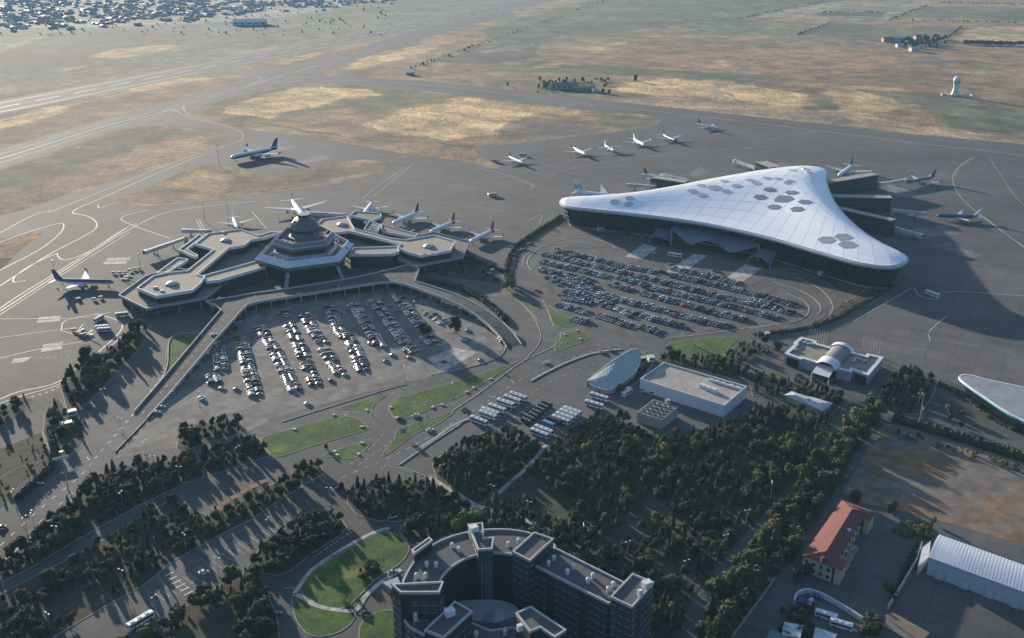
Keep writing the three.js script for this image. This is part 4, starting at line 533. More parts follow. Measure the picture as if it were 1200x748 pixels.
// ---- smaller buildings -------------------------------------------------------------
function flatBuilding(name, label, cat, pts, h, o = {}) {
  const T = thing(name, label, cat), q = GP(pts, h), wm = o.wall || M.wallStone;
  const w = new MB().side(offset(q, .12), 0, h - .3).build('wall', wm, T); new MB().ring(q, o.t || .5, h - .9, h).build('parapet', o.par || M.parapet, T); new MB().flat(offset(q, (o.t || .5) * .8), h - (o.deep || .5)).build('roof_deck', o.deck || M.roofTan, T);
  if (o.win) { const c = ccw(offset(q, .06)), n = c.length; for (let i = 0; i < n; i++) { const a = c[i], b = c[(i + 1) % n], L = Math.hypot(b[0] - a[0], b[1] - a[1]), k = Math.floor(L / o.win[0]); for (let j = 0; j < k; j++) for (const y of o.win[1]) { const t = (j + .5) / k, ry = Math.atan2(-(b[1] - a[1]), b[0] - a[0]); new MB().box(lerp(a[0], b[0], t), y, lerp(a[1], b[1], t), o.win[2], o.win[3], .16, ry).build('window', M.darkGlass, w); } } }
  return { T, q, w };
}
{ // white block with rooftop machines
  const { T } = flatBuilding('service_building', 'long white flat-roofed block with rooftop machines beside the pine wood', 'building', [[750, 443.7], [778, 424.5], [875.7, 452.5], [849, 475]], 8, { wall: soft(.66, .69, .73, 5, .7), deck: soft(.36, .33, .29, 18, .9), deep: 1 });
  const a = G(849, 475, 8), b = G(750, 443.7, 8), ry = Math.atan2(-(b.z - a.z), b.x - a.x);
  for (const [x, y] of [[823.5, 452.5], [830, 455], [837, 457.5]]) { const c = G(x, y, 8); new MB().box(c.x, 8.1, c.z, 3.4, 2.2, 2.6, ry).build('air_unit', M.whitePaint, T); }
  for (const [x, y] of [[833.5, 445], [840.5, 447], [848, 449.3], [857, 452], [865, 454.3]]) { const c = G(x, y, 8); new MB().box(c.x, 7.8, c.z, 3, 1.3, 1.4, ry).build('air_unit', M.whitePaint, T); }
}
{ // cooling block with sixteen fans
  const { T } = flatBuilding('cooling_plant', 'small concrete cooling plant with a grid of round fans on top', 'building', [[746.5, 483], [765.8, 468], [794.6, 477], [776, 492]], 6.5, { wall: soft(.42, .40, .35, 4, .8), deck: soft(.34, .30, .24, 5, .9), par: M.concrete });
  const A = G(750, 482.5, 6.6), B = G(766, 470, 6.6), C = G(791, 477.5, 6.6);
  for (let i = 0; i < 4; i++) for (let j = 0; j < 4; j++) { const p = A.clone().addScaledVector(B.clone().sub(A), (i + .5) / 4).addScaledVector(C.clone().sub(B), (j + .5) / 4); const f = new MB(); f.bar([p.x, 6, p.z], [p.x, 6.7, p.z], 1.15, 10).build('fan_cowl', mat(.05, .05, .05, .8), T); const rim = new THREE.TorusGeometry(1.2, .16, 5, 12); rim.rotateX(Math.PI / 2); rim.translate(p.x, 6.75, p.z); mesh('fan_ring', rim, M.concrete, T); }
  const c = G(782.5, 470.5, 7); new MB().box(c.x, 6.8, c.z, 2.6, 2.6, 2.2, .5).build('stair_head', M.concrete, T);
}
{ // shell-roofed pavilion
  const T = thing('shell_pavilion', 'pavilion under a leaning half-moon glass shell roof by the bus park', 'building');
  const A = smoothPts([[688, 447.5, 3.2], [700, 437, 7], [714, 426, 10], [728, 416.5, 12], [739, 410.5, 12.6], [747, 409, 11.5]].map(p => { const g = G(...p); return [g.x, g.z, g.y]; }), false, 6), B = smoothPts([[690, 449.5, 3], [701, 454.5, 3], [714, 456.5, 3.2], [732, 446, 3.4], [746, 434, 3.6], [751, 420, 6]].map(p => { const g = G(...p); return [g.x, g.z, g.y]; }), false, 6);
  const b = new MB(), ribs = new MB(), n = A.length, Q = (i, t) => { const a = A[i], c = B[i]; return [lerp(a[0], c[0], t), lerp(a[2], c[2], t) + 1.3 * Math.sin(Math.PI * t), lerp(a[1], c[1], t)]; };
  for (let i = 0; i < n - 1; i++) for (let k = 0; k < 8; k++) b.quad(Q(i, k / 8), Q(i + 1, k / 8), Q(i + 1, (k + 1) / 8), Q(i, (k + 1) / 8));
  const roof = b.build('shell_roof', mat(.34, .41, .42, .28), T, 1); for (let i = 0; i < n; i += 1) for (let k = 0; k < 6; k++) { const p = Q(i, k / 6), q = Q(i, (k + 1) / 6); p[1] += .06; q[1] += .06; ribs.bar(p, q, .06, 4); } for (let i = 0; i < n - 1; i++) for (const t of [.25, .5, .75]) { const p = Q(i, t), q = Q(i + 1, t); p[1] += .06; q[1] += .06; ribs.bar(p, q, .05, 4); } ribs.build('shell_ribs', mat(.2, .24, .25, .5), roof);
  const e = new MB(); for (let i = 0; i < n - 1; i++) { e.bar(Q(i, 0), Q(i + 1, 0), .45, 6); e.bar(Q(i, 1), Q(i + 1, 1), .3, 6); } e.build('edge_beam', M.whitePaint, T);
  const w = new MB(); for (let i = 0; i < n - 1; i++) { w.quad([A[i][0], 0, A[i][1]], [A[i + 1][0], 0, A[i + 1][1]], Q(i + 1, 0), Q(i, 0)); w.quad([B[i][0], 0, B[i][1]], [B[i + 1][0], 0, B[i + 1][1]], Q(i + 1, 1), Q(i, 1)); } w.build('wall', M.wallStone, T);
}
{ // white reception building with a barrel vault
  const H = 7, P = [[919.4, 414], [932, 402.5], [930.5, 401], [938.8, 394.7], [957.5, 399.4], [956.5, 402], [975, 407], [999, 412.5], [1014.5, 416.5], [1016, 414], [1036, 418.5], [1018, 440], [1000, 433.5], [998.5, 436], [980, 431.5], [961.5, 426], [941, 420], [939, 421]];
  const { T, q } = flatBuilding('reception_building', 'white low building with a grey barrel vault between two flat roofs', 'building', P, H, { wall: soft(.36, .38, .42, 6, .8), par: M.whitePaint, t: 2.2, deck: soft(.27, .24, .2, 10, .9), deep: 1.2 });
  const f0 = G(960, 425.5, H), f1 = G(981, 431.5, H), b0 = G(976, 407, H), b1 = G(998, 412.5, H), v = new MB(), arch = new MB(), N = 12, rise = 4.2;
  const VV = (t, k) => { const a = f0.clone().lerp(b0, t), b = f1.clone().lerp(b1, t), w = k / N * Math.PI, p = a.clone().lerp(b, .5 - .5 * Math.cos(w)); return [p.x, H - .2 + rise * Math.sin(w), p.z]; };
  for (let i = 0; i < 8; i++) for (let k = 0; k < N; k++) v.quad(VV(i / 8, k), VV((i + 1) / 8, k), VV((i + 1) / 8, k + 1), VV(i / 8, k + 1)); v.build('barrel_vault', mat(.20, .20, .20, .6), T, 1);
  for (const [t0, t1] of [[-.22, .14], [.88, 1.04]]) { const m = new MB(); for (let i = 0; i < 3; i++) for (let k = 0; k < N; k++) { const s = (t, kk) => { const p = VV(t, kk); const a = VV(t, N / 2), d = .16; return [p[0] + (p[0] - a[0]) * d, p[1] + .5, p[2] + (p[2] - a[2]) * d]; }; m.quad(s(lerp(t0, t1, i / 3), k), s(lerp(t0, t1, (i + 1) / 3), k), s(lerp(t0, t1, (i + 1) / 3), k + 1), s(lerp(t0, t1, i / 3), k + 1)); } m.build('vault_arch', M.whitePaint, T, 1); }
  { const m = new MB(); for (let k = 0; k < N; k++) m.quad([VV(-.02, k)[0], 0, VV(-.02, k)[2]], [VV(-.02, k + 1)[0], 0, VV(-.02, k + 1)[2]], VV(-.02, k + 1), VV(-.02, k)); const cA = VV(-.5, 1), cB = VV(-.5, N - 1), cC = VV(-.1, N - 1), cD = VV(-.1, 1); new MB().quad([cA[0], 6.2, cA[2]], [cB[0], 6.2, cB[2]], [cC[0], 8.2, cC[2]], [cD[0], 8.2, cD[2]]).build('porch_canopy', M.whitePaint, T); for (const q of [cA, cB]) new MB().bar([q[0], 0, q[2]], [q[0], 6.2, q[2]], .25).build('porch_post', M.whitePaint, T); m.build('entrance_glass', M.darkGlass, T); }
  for (const [a, b] of [[[921, 415.5], [938, 421]], [[1001, 435], [1017, 440.5]]]) { const A = G(...a, H), B = G(...b, H), ry = Math.atan2(-(B.z - A.z), B.x - A.x); new MB().box((A.x + B.x) / 2, 3, (A.z + B.z) / 2 + .35, A.distanceTo(B) * .8, 5.4, .5, ry).build('corner_window', M.darkGlass, T); }
  const R = rng(5); for (const [x, y] of [[943, 402], [948, 404], [952, 404.5], [1003, 421], [1008, 422.5], [1013, 424], [1001, 424], [932, 411]]) { const c = G(x, y, H - 1); new MB().box(c.x, H - .5, c.z, 2.6 + R() * 2, 1.2, 1.4, .6).build('air_unit', M.metal, T); }
  const pole = (x, y, i, n, flag) => { const c = G(x, y, 0), t = thing('flagpole', flag ? 'slim flagpole flying a small flag behind the white vaulted building' : 'slim bare flagpole in the rows behind the white vaulted building', 'flagpole', [c.x, 0, c.z], 0, flag ? undefined : 'bare flagpoles'); new MB().bar([0, 0, 0], [0, 11, 0], .09, 5, .05).build('pole', M.whitePaint, t); new MB().bar([0, 0, 0], [0, .4, 0], .3, 6).build('base', M.concrete, t); if (flag) { const m = new MB(); for (let k = 0; k < 4; k++) m.quad([k * .6, 9.4, Math.sin(k) * .2], [(k + 1) * .6, 9.4, Math.sin(k + 1) * .2], [(k + 1) * .6, 10.8, Math.sin(k + 1) * .2], [k * .6, 10.8, Math.sin(k) * .2]); m.build('flag', mat(.5, .25, .1, .9), t); } };
  for (let i = 0; i < 8; i++) pole(948 + i * 2.8, 401 + i * .75, i, 8, i === 7); for (let i = 0; i < 7; i++) pole(1010.5 + i * 3.2, 412 + i * .9, i, 7, false);
}
{ // low hut with a hipped metal roof
  const T = thing('hipped_hut', 'low hut with a pale hipped metal roof among trees below the reception building', 'hut'), q = GP([[919, 463], [928, 458.5], [977, 472.5], [964, 482]], 4), r0 = G(932, 463, 6.4), r1 = G(960, 472, 6.4), E = q.map(p => [p[0], 4, p[1]]), a = r0.toArray(), b = r1.toArray();
  new MB().tri(E[0], a, E[1]).quad(E[1], a, b, E[2]).tri(E[2], b, E[3]).quad(E[3], b, a, E[0]).build('roof', M.sheetMetal, T); new MB().side(offset(q, .8), 0, 4).build('wall', M.wallStone, T); const v = G(948, 469, 6); new MB().box(v.x, 5.8, v.z, 1.5, 1.6, 1.5, .4).build('roof_vent', M.darkMetal, T);
}
{ // curved building at the right
  const T = thing('curved_hall', 'curved hall with a grey roof and turquoise eaves beside the apron', 'building'), H = 9;
  const q = smoothPts(GP([[1123, 443], [1125, 440], [1133, 439], [1160, 445.5], [1200, 454], [1260, 470], [1260, 530], [1230, 512], [1200, 494.5], [1182, 485.5], [1154, 467], [1134, 453]], H), true, 4);
  new MB().flat(offset(q, 1.2), H + .3).build('roof', soft(.30, .31, .32, 20, .6), T); new MB().side(offset(q, .6), H - 1.4, H - .3, q).side(q, H - .3, H + .1, offset(q, .2)).build('eaves', M.teal, T); new MB().ring(offset(q, .2), 1.1, H - .2, H + .45).build('roof_rim', M.parapet, T); new MB().side(offset(q, 5), 0, H - 1.2).build('glass_wall', M.darkGlass, T);
}
{ // red-roofed building
  const T = thing('red_roofed_house', 'cream building with a red hipped roof in the dark yard', 'building'), H = 8, E = (x, y) => G(x, y, H), RH = 11.6;
  const A = E(940, 651.6), B = E(986.7, 586), C = E(1018, 597.5), D = E(977, 666), r1 = G(968.5, 646, RH), r2 = G(998.6, 597, RH), ar = v => v.toArray();
  const roof = new MB().quad(ar(A), ar(B), ar(r2), ar(r1)).quad(ar(C), ar(D), ar(r1), ar(r2)).tri(ar(D), ar(A), ar(r1)).tri(ar(B), ar(C), ar(r2)); roof.build('roof', M.redRoof, T);
  const u = D.clone().sub(A).setY(0).normalize(), wAxis = B.clone().sub(A).setY(0).normalize(), base = [A, B, C, D].map(p => [p.x, p.z]);
  new MB().side(offset(base, .6), 0, H).build('wall', M.cream, T);
  const wing = (corner, dir) => { const L = 3.6, W = 9, p0 = corner.clone(), p1 = p0.clone().addScaledVector(u, L), p2 = p1.clone().addScaledVector(wAxis, dir * W), p3 = p0.clone().addScaledVector(wAxis, dir * W), m0 = p0.clone().add(p3).multiplyScalar(.5).addScaledVector(u, -7).setY(10.2), m1 = p1.clone().add(p2).multiplyScalar(.5).addScaledVector(u, -2.2).setY(10.2); new MB().quad(ar(p0), ar(p1), ar(m1), ar(m0)).quad(ar(p2), ar(p3), ar(m0), ar(m1)).tri(ar(p1), ar(p2), ar(m1)).build('wing_roof', M.redRoof, T); const poly = [p0, p1, p2, p3].map(p => [p.x, p.z]); const w = new MB().side(offset(poly, .5), 0, H).build('wing_wall', M.cream, T); return p1; };
  wing(D, 1); wing(C, -1);
  const strip = new MB(); const c1 = D.clone().addScaledVector(u, 2), c2 = C.clone().addScaledVector(u, 2);
  for (let k = 0; k < 9; k++) { const p = D.clone().lerp(C, (k + 1) / 10); for (const y of [2.2, 5.6]) new MB().box(p.x + u.x * -.45, y, p.z + u.z * -.45, 1.4, 1.6, .3, Math.atan2(-wAxis.z, wAxis.x)).build('window', M.darkGlass, T); }
  for (let k = 0; k < 4; k++) { const p = A.clone().lerp(D, (k + .7) / 4.4); for (const y of [2.2, 5.6]) new MB().box(p.x - wAxis.x * -.5, y, p.z - wAxis.z * -.5, 1.3, 1.5, .3, Math.atan2(-u.z, u.x)).build('window', M.darkGlass, T); }
  const ch = G(964, 657, 9.5); new MB().box(ch.x, 9.9, ch.z, 1.6, 2.6, 1.6, .4).build('chimney', M.redRoof, T); const un = G(995, 622, 9.5); new MB().box(un.x, 9.8, un.z, 1.6, 1, 1.4, .4).build('roof_hatch', M.offWhite, T);
  for (let k = 0; k < 3; k++) { const p = G(1000 - k * 0 + k * 3, 640 + k * .8, 0), q = G(985 + k * 3, 668 + k * .5, 0); const t = tag(new MB().ribbon([[p.x, p.z, 0], [q.x, q.z, 0]], .8, .5, .5).build('concrete_bench', M.concrete), 'long low concrete bench in the yard beside the red roof', 'bench', 'benches beside the red roof'); }
}
{ // long metal shed
  const T = thing('metal_shed', 'long pale blue shed with a ribbed metal roof by the dirt yard', 'shed'), H = 9, f0 = G(1088, 653, H), f1 = G(1270, 719, H), b0 = G(1101, 626, H), b1 = G(1270, 687, H), N = 6, P = (t, k) => { const p = f0.clone().lerp(b0, k / N).lerp(f1.clone().lerp(b1, k / N), t); p.y = H + 2.2 * Math.sin(Math.PI * k / N); return p.toArray(); };
  const tones = [mat(.56, .61, .66, .4), mat(.54, .59, .64, .42)]; for (let i = 0; i < 44; i++) { const b = new MB(); for (let k = 0; k < N; k++) b.quad(P(i / 44 + .0016, k), P((i + 1) / 44 - .0016, k), P((i + 1) / 44 - .0016, k + 1), P(i / 44 + .0016, k + 1)); b.build('roof_sheet', tones[i & 1], T, 1); }
  const poly = [f0, f1, b1, b0].map(p => [p.x, p.z]); new MB().side(offset(poly, .4), 0, H - .1).flat(offset(poly, .4), H - .3).build('wall', mat(.38, .45, .53, .6), T); new MB().ribbon([[b0.x, b0.z, H], [b1.x, b1.z, H]], .6, .4, 1).build('eaves_gutter', M.darkMetal, T); new MB().ribbon([[f0.x, f0.z, H], [f1.x, f1.z, H]], .4, .1, .7).build('eaves_gutter', M.sheetMetal, T);
  const a = [[1076, 664], [1081, 642], [1091, 634], [1089, 652]]; const q = GP(a, 5); new MB().prism(q, 0, 5).build('annex', M.offWhite, T); for (let k = 0; k < 5; k++) { const p = f0.clone().lerp(f1, (k + .6) / 6); new MB().box(p.x - .4, 2.2, p.z + .05, 3.4, 4.2, .3, Math.atan2(-(f1.z - f0.z), f1.x - f0.x)).build('shed_door', M.sheetMetal, T); }
}
// yard walls, small sheds, stores
{
  const q = smoothPts(GP([[930.5, 709], [933, 701], [939, 697], [948, 695.8], [961, 700], [991, 716.5], [1011, 729.5]]), false, 6); tag(new MB().ribbon(q, .7, 2.4, 2.4).build('curved_yard_wall', soft(.50, .56, .60, 5, .8)), 'pale curved wall round the corner of the lorry yard', 'wall');
  const w2 = GP([[1040, 716], [1056, 690], [1074, 660], [1080, 640]]); tag(new MB().ribbon(w2, .5, 2.6, 2.6).build('boundary_wall', soft(.40, .44, .46, 5, .8)), 'straight pale wall along the side of the metal shed yard', 'wall'); const w3 = GP([[858, 748], [885, 712], [908, 680]]); tag(new MB().ribbon(w3, .3, 1.6, 1.6).build('yard_fence', M.concrete), 'low concrete fence along the trees beside the dark yard', 'fence');
  const R = rng(9); for (let i = 0; i < 11; i++) { const c = G(937 + R() * 22, 699 + R() * 16, 0); tag(new MB().box(c.x, .9, c.z, 1.6 + R() * 1.6, 1.8, 1.2 + R(), R() * 3).box(c.x + .2, 1.9, c.z, 1 + R(), .3, .9, R() * 3).build('wrapped_pallet', i % 4 === 3 ? M.offWhite : M.blueTarp), i % 4 === 3 ? 'pale wrapped pallet among the blue ones inside the curved wall' : 'blue wrapped pallet stored inside the curved wall', 'pallet', i % 4 === 3 ? 'pale pallets' : 'blue pallets'); }
  const awn = (pts, h, name, label, rm = M.sheetMetal) => { const T = thing(name, label, 'shed'), q = GP(pts, h); new MB().flat(q, (x, z) => h + .25 * Math.sin(x * 1.3)).side(q, h - .25, h).build('roof', rm, T); new MB().side(offset(q, .5), 0, h - .2).build('wall', M.wallStone, T); };
  awn([[919, 729], [942, 733], [938, 748], [916, 744]], 4, 'lean_to_shed', 'ribbed lean-to shed behind the curved yard wall'); awn([[956, 735], [981, 744], [974, 756], [953, 748]], 4, 'lean_to_shed', 'ribbed lean-to shed beside the parked lorries'); awn([[895, 752], [904, 738], [935, 752], [925, 766]], 4.5, 'yard_hut', 'green-edged flat hut at the foot of the dark yard', soft(.13, .17, .16, 5, .9)); awn([[1037, 722], [1046, 717], [1090, 742], [1078, 752]], 4, 'yard_hut', 'brown flat-roofed hut below the metal shed yard', soft(.2, .15, .11, 5, .9));
  // gate kiosks, bus shelter huts
  const hut = (x, y, w, d, h, ry, m, label) => { const c = G(x, y), T = thing('kiosk', label, 'kiosk', [c.x, 0, c.z], ry); new MB().box(0, h / 2, 0, w, h, d).build('cabin', m, T); new MB().box(0, h + .15, 0, w + .6, .3, d + .6).build('roof', M.offWhite, T); new MB().box(0, h * .6, d / 2 + .03, w * .7, h * .3, .06).build('window', M.darkGlass, T); };
  hut(704, 459, 4, 3, 3, .6, M.rust, 'small red kiosk below the shell pavilion'); hut(753, 424, 4, 3, 3, .3, M.rust, 'small red kiosk behind the shell pavilion'); hut(763, 423, 4, 4, 3, .2, M.offWhite, 'white kiosk next to the shell pavilion'); hut(899, 395, 2.4, 2.4, 3, .4, soft(.5, .6, .7, 3, .7), 'pale blue guard box by the hedge near the reception building'); hut(84, 487, 5, 3, 3, .6, M.offWhite, 'small white gatehouse under the trees by the apron fence'); hut(79, 500, 7, 3, 2.6, .6, M.offWhite, 'white barrier shelter beside the apron gate'); hut(962, 323, 4, 3, 3, .5, soft(.45, .45, .6, 3, .7), 'pale kiosk in the planted bed under the terminal tip'); hut(703.5, 270, 6, 4, 2.5, .1, M.offWhite, 'white slab kiosk in front of the terminal wing'); hut(743, 267, 6, 4, 3, .1, M.blueGlass, 'blue kiosk beside the terminal entrance road');
}
// toll booths
for (let i = 0; i < 6; i++) { const x = [254, 265.5, 276, 287.5, 298, 309.5][i], y = [603, 596, 589, 583, 576.5, 571][i], c = G(x, y), T = thing('toll_booth', i % 2 ? 'toll booth with an orange slatted roof on the planted median' : 'toll booth with an orange slatted roof and yellow front on the median', 'toll booth', [c.x, 0, c.z], .62, i % 2 ? 'orange toll booths' : 'yellow-fronted toll booths'); new MB().box(0, 1.4, 0, 2, 2.8, 1.6).build('cabin', i % 2 ? M.timber : M.yellowPaint, T); for (let k = 0; k < 3; k++) new MB().box(0, 3.2, -1.1 + k * 1.1, 4.4, .25, .9).build('roof_slat', i % 2 ? M.rust : M.timber, T); for (const s of [-1, 1]) new MB().bar([s * 1.8, 0, 0], [s * 1.8, 3.1, 0], .12, 5).build('post', M.metal, T); }
// far airfield buildings
{
  const c = G(1119, 112.5), T = thing('radar_tower', 'white radar tower with a ball on a flared column in the dry field', 'radar tower', [c.x, 0, c.z]); const pr = [[6.6, 0], [6, 3], [4.6, 7], [3.9, 11], [3.8, 15], [4.4, 18], [5.3, 20]]; mesh('column', new THREE.LatheGeometry(pr.map(p => new THREE.Vector2(...p)), 24), M.whitePaint, T); mesh('platform', new THREE.CylinderGeometry(5.8, 5.3, 1.4, 24).translate(0, 20.6, 0), mat(.25, .24, .2, .7), T); mesh('radome', new THREE.SphereGeometry(5.4, 20, 14).translate(0, 24.6, 0), M.whitePaint, T); for (let k = 0; k < 6; k++) new MB().box(-16 + k * 8, 1.4, -4 + (k % 2) * 9, 6, 2.8, 4, k).build('base_hut', M.sheetMetal, T);
  const far = (name, label, x, y, w, d, h, ry, m, rm = M.sheetMetal) => { const g = G(x, y), t = thing(name, label, 'building', [g.x, 0, g.z], ry); new MB().box(0, h / 2, 0, w, h, d).build('wall', m, t); const r = new MB(), a = w / 2 + .4, b = d / 2 + .4; r.quad([-a, h, b], [a, h, b], [a, h + d * .2, 0], [-a, h + d * .2, 0]).quad([a, h, -b], [-a, h, -b], [-a, h + d * .2, 0], [a, h + d * .2, 0]).tri([a, h, b], [a, h, -b], [a, h + d * .2, 0]).tri([-a, h, -b], [-a, h, b], [-a, h + d * .2, 0]).build('roof', rm, t); for (let k = 0; k < 5; k++) new MB().box(-w * .4 + k * w * .2, h * .55, d / 2 + .1, w * .08, h * .3, .2).build('window', M.darkGlass, t); };
  far('field_building', 'grey sheds with a flat front in bushes by the far taxiway', 662, 104, 42, 14, 7, -.12, soft(.34, .33, .35, 12, .8), M.roofGrey); far('field_building', 'low grey annex right of the sheds by the far taxiway', 685, 106, 34, 12, 5, -.1, M.wallStone, M.roofTan); far('field_hut', 'pale hut at the end of the sheds by the far taxiway', 698, 108, 10, 8, 4, .2, M.offWhite); far('field_hut', 'lone grey hut beside the taxiway in the dry grass', 481, 88, 12, 8, 4, -.5, M.wallBlueGrey); far('far_hangar', 'long white hangar beyond the runway', 293, 29, 80, 30, 8, .15, M.offWhite, M.whitePaint);
  far('far_farmhouse', 'pink and white farm building among dark trees', 1040, 49, 22, 12, 8, .1, soft(.45, .3, .28, 6, .8), M.redRoof); far('far_farmhouse', 'white farm building beside the pink one', 1050, 48.5, 24, 12, 8, .1, M.offWhite); far('far_farmhouse', 'rose tower-like farm building among dark trees', 1075, 50, 14, 12, 14, .1, soft(.5, .3, .28, 6, .8), M.redRoof); far('far_farmhouse', 'small white shed with a pale yard in front of the farm', 1056, 55, 20, 9, 5, .1, M.whitePaint); far('far_farmhouse', 'white tank-like shed right of the pale farm yard', 1071, 60, 18, 10, 7, .3, M.whitePaint); far('far_farmhouse', 'low pale shed right of the farm', 1091, 55, 22, 8, 5, .3, M.wallStone);
  // town in the distance
  const R = rng(77), walls = [soft(.66, .64, .6, 9, .8), soft(.52, .49, .45, 9, .8), soft(.44, .42, .4, 9, .8)], roofs = [M.sheetMetal, M.whitePaint, soft(.36, .2, .17, 5, .8), soft(.42, .42, .42, 5, .8), soft(.5, .45, .38, 5, .8)]; let k = 0; const list = [];
  for (let i = 0; i < 4200 && list.length < 900; i++) { const x = -10 + R() * 470, y = -4 + Math.pow(R(), .9) * 42; if (y > 38 - x * .075 + (vnoise(x / 20, y / 6) - .5) * 12) continue; if (vnoise(x / 26 + 5, y / 5) < .22) continue; list.push([x, y]); }
  list.sort((a, b) => b[1] - a[1]);
  const hb = new MB().side([[-.5, -.5], [.5, -.5], [.5, .5], [-.5, .5]], 0, .62).geo(), hr = new MB().quad([-.54, .6, .54], [.54, .6, .54], [.54, 1, 0], [-.54, 1, 0]).quad([.54, .6, -.54], [-.54, .6, -.54], [-.54, 1, 0], [.54, 1, 0]).tri([.54, .6, .54], [.54, .6, -.54], [.54, 1, 0]).tri([-.54, .6, -.54], [-.54, .6, .54], [-.54, 1, 0]).geo();
  const rest = []; list.forEach(([x, y], i) => { const g = G(x, y), w = 8 + R() * 10, d = 7 + R() * 6, h = 3.5 + R() * 3, ry = R() * 3, ri = R() * 5 | 0, wi = R() * 3 | 0; if (i < 290) { const rn = ['pale metal', 'white', 'red', 'grey', 'tan'][ri], t = thing('town_house', 'distant town house with a ' + rn + ' roof beyond the runway', 'house', [g.x, 0, g.z], ry, 'distant houses with ' + rn + ' roofs'); t.scale.set(w, h, d); mesh('wall', hb, walls[wi], t); mesh('roof', hr, roofs[ri], t); } else rest.push([g, w, h, d, ry]); });
  const im = new THREE.InstancedMesh(mergeGeometries([hb, hr]), soft(.5, .48, .46, 9, .7), rest.length), o = new THREE.Object3D(); rest.forEach(([g, w, h, d, ry], i) => { o.position.set(g.x, 0, g.z); o.rotation.y = ry; o.scale.set(w, h, d); o.updateMatrix(); im.setMatrixAt(i, o.matrix); }); im.name = 'far_town_houses'; im.castShadow = true; scene.add(stuff(im)); tag(im, 'mass of tiny houses in the town at the horizon', 'houses');
}
// ---------------------------------------------------------------- trees, hedges
const leafM = (r, g, b) => mat(r, g, b, 1, { vertexColors: true });
function crownGeo(seed, kind) {              // leaf-sized faces spread through uneven clumps, with a few inner masses
  const R = rng(seed), p = [], c = [], blobs = [];
  if (kind === 'conifer') for (let i = 0; i < 9; i++) { const t = i / 8; blobs.push([(R() - .5) * .5, 1.6 + t * 7.2, (R() - .5) * .5, (1 - t) * 1.7 + .4, .85]); }
  else if (kind === 'pine') { for (let i = 0; i < 11; i++) { const a = R() * 6.3, r = R() * 2.3, y = 2.6 + R() * 4.6; blobs.push([Math.cos(a) * r, y, Math.sin(a) * r, 1.1 + R() * 1.0, .8 + R() * .4]); } }
  else { for (let i = 0; i < 9; i++) { const a = R() * 6.3, r = R() * 1.9, y = 1.9 + R() * 3.2; blobs.push([Math.cos(a) * r, y, Math.sin(a) * r, 1.2 + R() * .8, 1 + R() * .3]); } }
  const per = kind === 'conifer' ? 46 : 40, v = V(0, 0, 0), n = V(0, 0, 0), a = V(0, 0, 0), b = V(0, 0, 0);
  for (const [x, y, z, r, s] of blobs) {
    for (let i = 0; i < per; i++) {
      v.set(R() - .5, R() - .5, R() - .5).normalize(); const q = r * (.72 + R() * .42); n.copy(v).add(V(R() - .5, R() * .8 - .1, R() - .5)).normalize();
      a.set(R() - .5, R() - .5, R() - .5).cross(n).normalize(); b.crossVectors(n, a); const w = .26 + R() * .26, l = .34 + R() * .34, cx = x + v.x * q, cy = y + v.y * q * s * (kind === 'conifer' ? 1.2 : .9), cz = z + v.z * q;
      const P = (i2, j) => [cx + a.x * w * i2 + b.x * l * j, cy + a.y * w * i2 + b.y * l * j, cz + a.z * w * i2 + b.z * l * j]; const A = P(-1, -.6), B = P(1, -.6), C = P(.2, 1); p.push(...A, ...B, ...C); const t = .7 + R() * .6; for (let k = 0; k < 3; k++) c.push(t * (.95 + R() * .1), t, t * .95);
    }
    const ico = new THREE.IcosahedronGeometry(r * .74, 0); ico.scale(1, s, 1); const pa = ico.attributes.position.array; for (let i = 0; i < pa.length; i += 3) { p.push(pa[i] + x, pa[i + 1] + y, pa[i + 2] + z); c.push(.75, .75, .75); }
  }
  const g = new THREE.BufferGeometry(); g.setAttribute('position', new THREE.Float32BufferAttribute(p, 3)); g.setAttribute('color', new THREE.Float32BufferAttribute(c, 3)); g.computeVertexNormals(); return g;
}
function trunkGeo(kind) { const b = new MB(); const h = kind === 'conifer' ? 7 : 4.2; b.bar([0, -.2, 0], [.1, h * .5, .05], .26, 6, .18).bar([.1, h * .5, .05], [.05, h, 0], .18, 5, .06); for (let i = 0; i < 4; i++) { const a = i * 1.7, y = h * (.35 + i * .13); b.bar([.08, y, .04], [Math.cos(a) * 1.2, y + .9, Math.sin(a) * 1.2], .08, 4, .03); } return b.geo(); }
const KIND = { conifer: [1, 2, 3].map(s => crownGeo(s, 'conifer')), pine: [11, 12, 13, 14].map(s => crownGeo(s, 'pine')), round: [21, 22, 23].map(s => crownGeo(s, 'round')) };
const TRUNK = { conifer: trunkGeo('conifer'), pine: trunkGeo('pine'), round: trunkGeo('round') };
const BARK = grainy(.09, .065, .045, 1, 1);
const TONE = { dark: leafM(.028, .036, .015), mid: leafM(.045, .054, .018), olive: leafM(.076, .075, .021), yellow: leafM(.18, .16, .03), bright: leafM(.085, .14, .028), brown: leafM(.054, .04, .023) };
const TONEC = Object.fromEntries(Object.entries(TONE).map(([k, m]) => [k, m.color]));
const trees = [];                             // [x, z, kind, tone, height, place]
const HN = { conifer: 9.6, pine: 8.6, round: 6.2 };
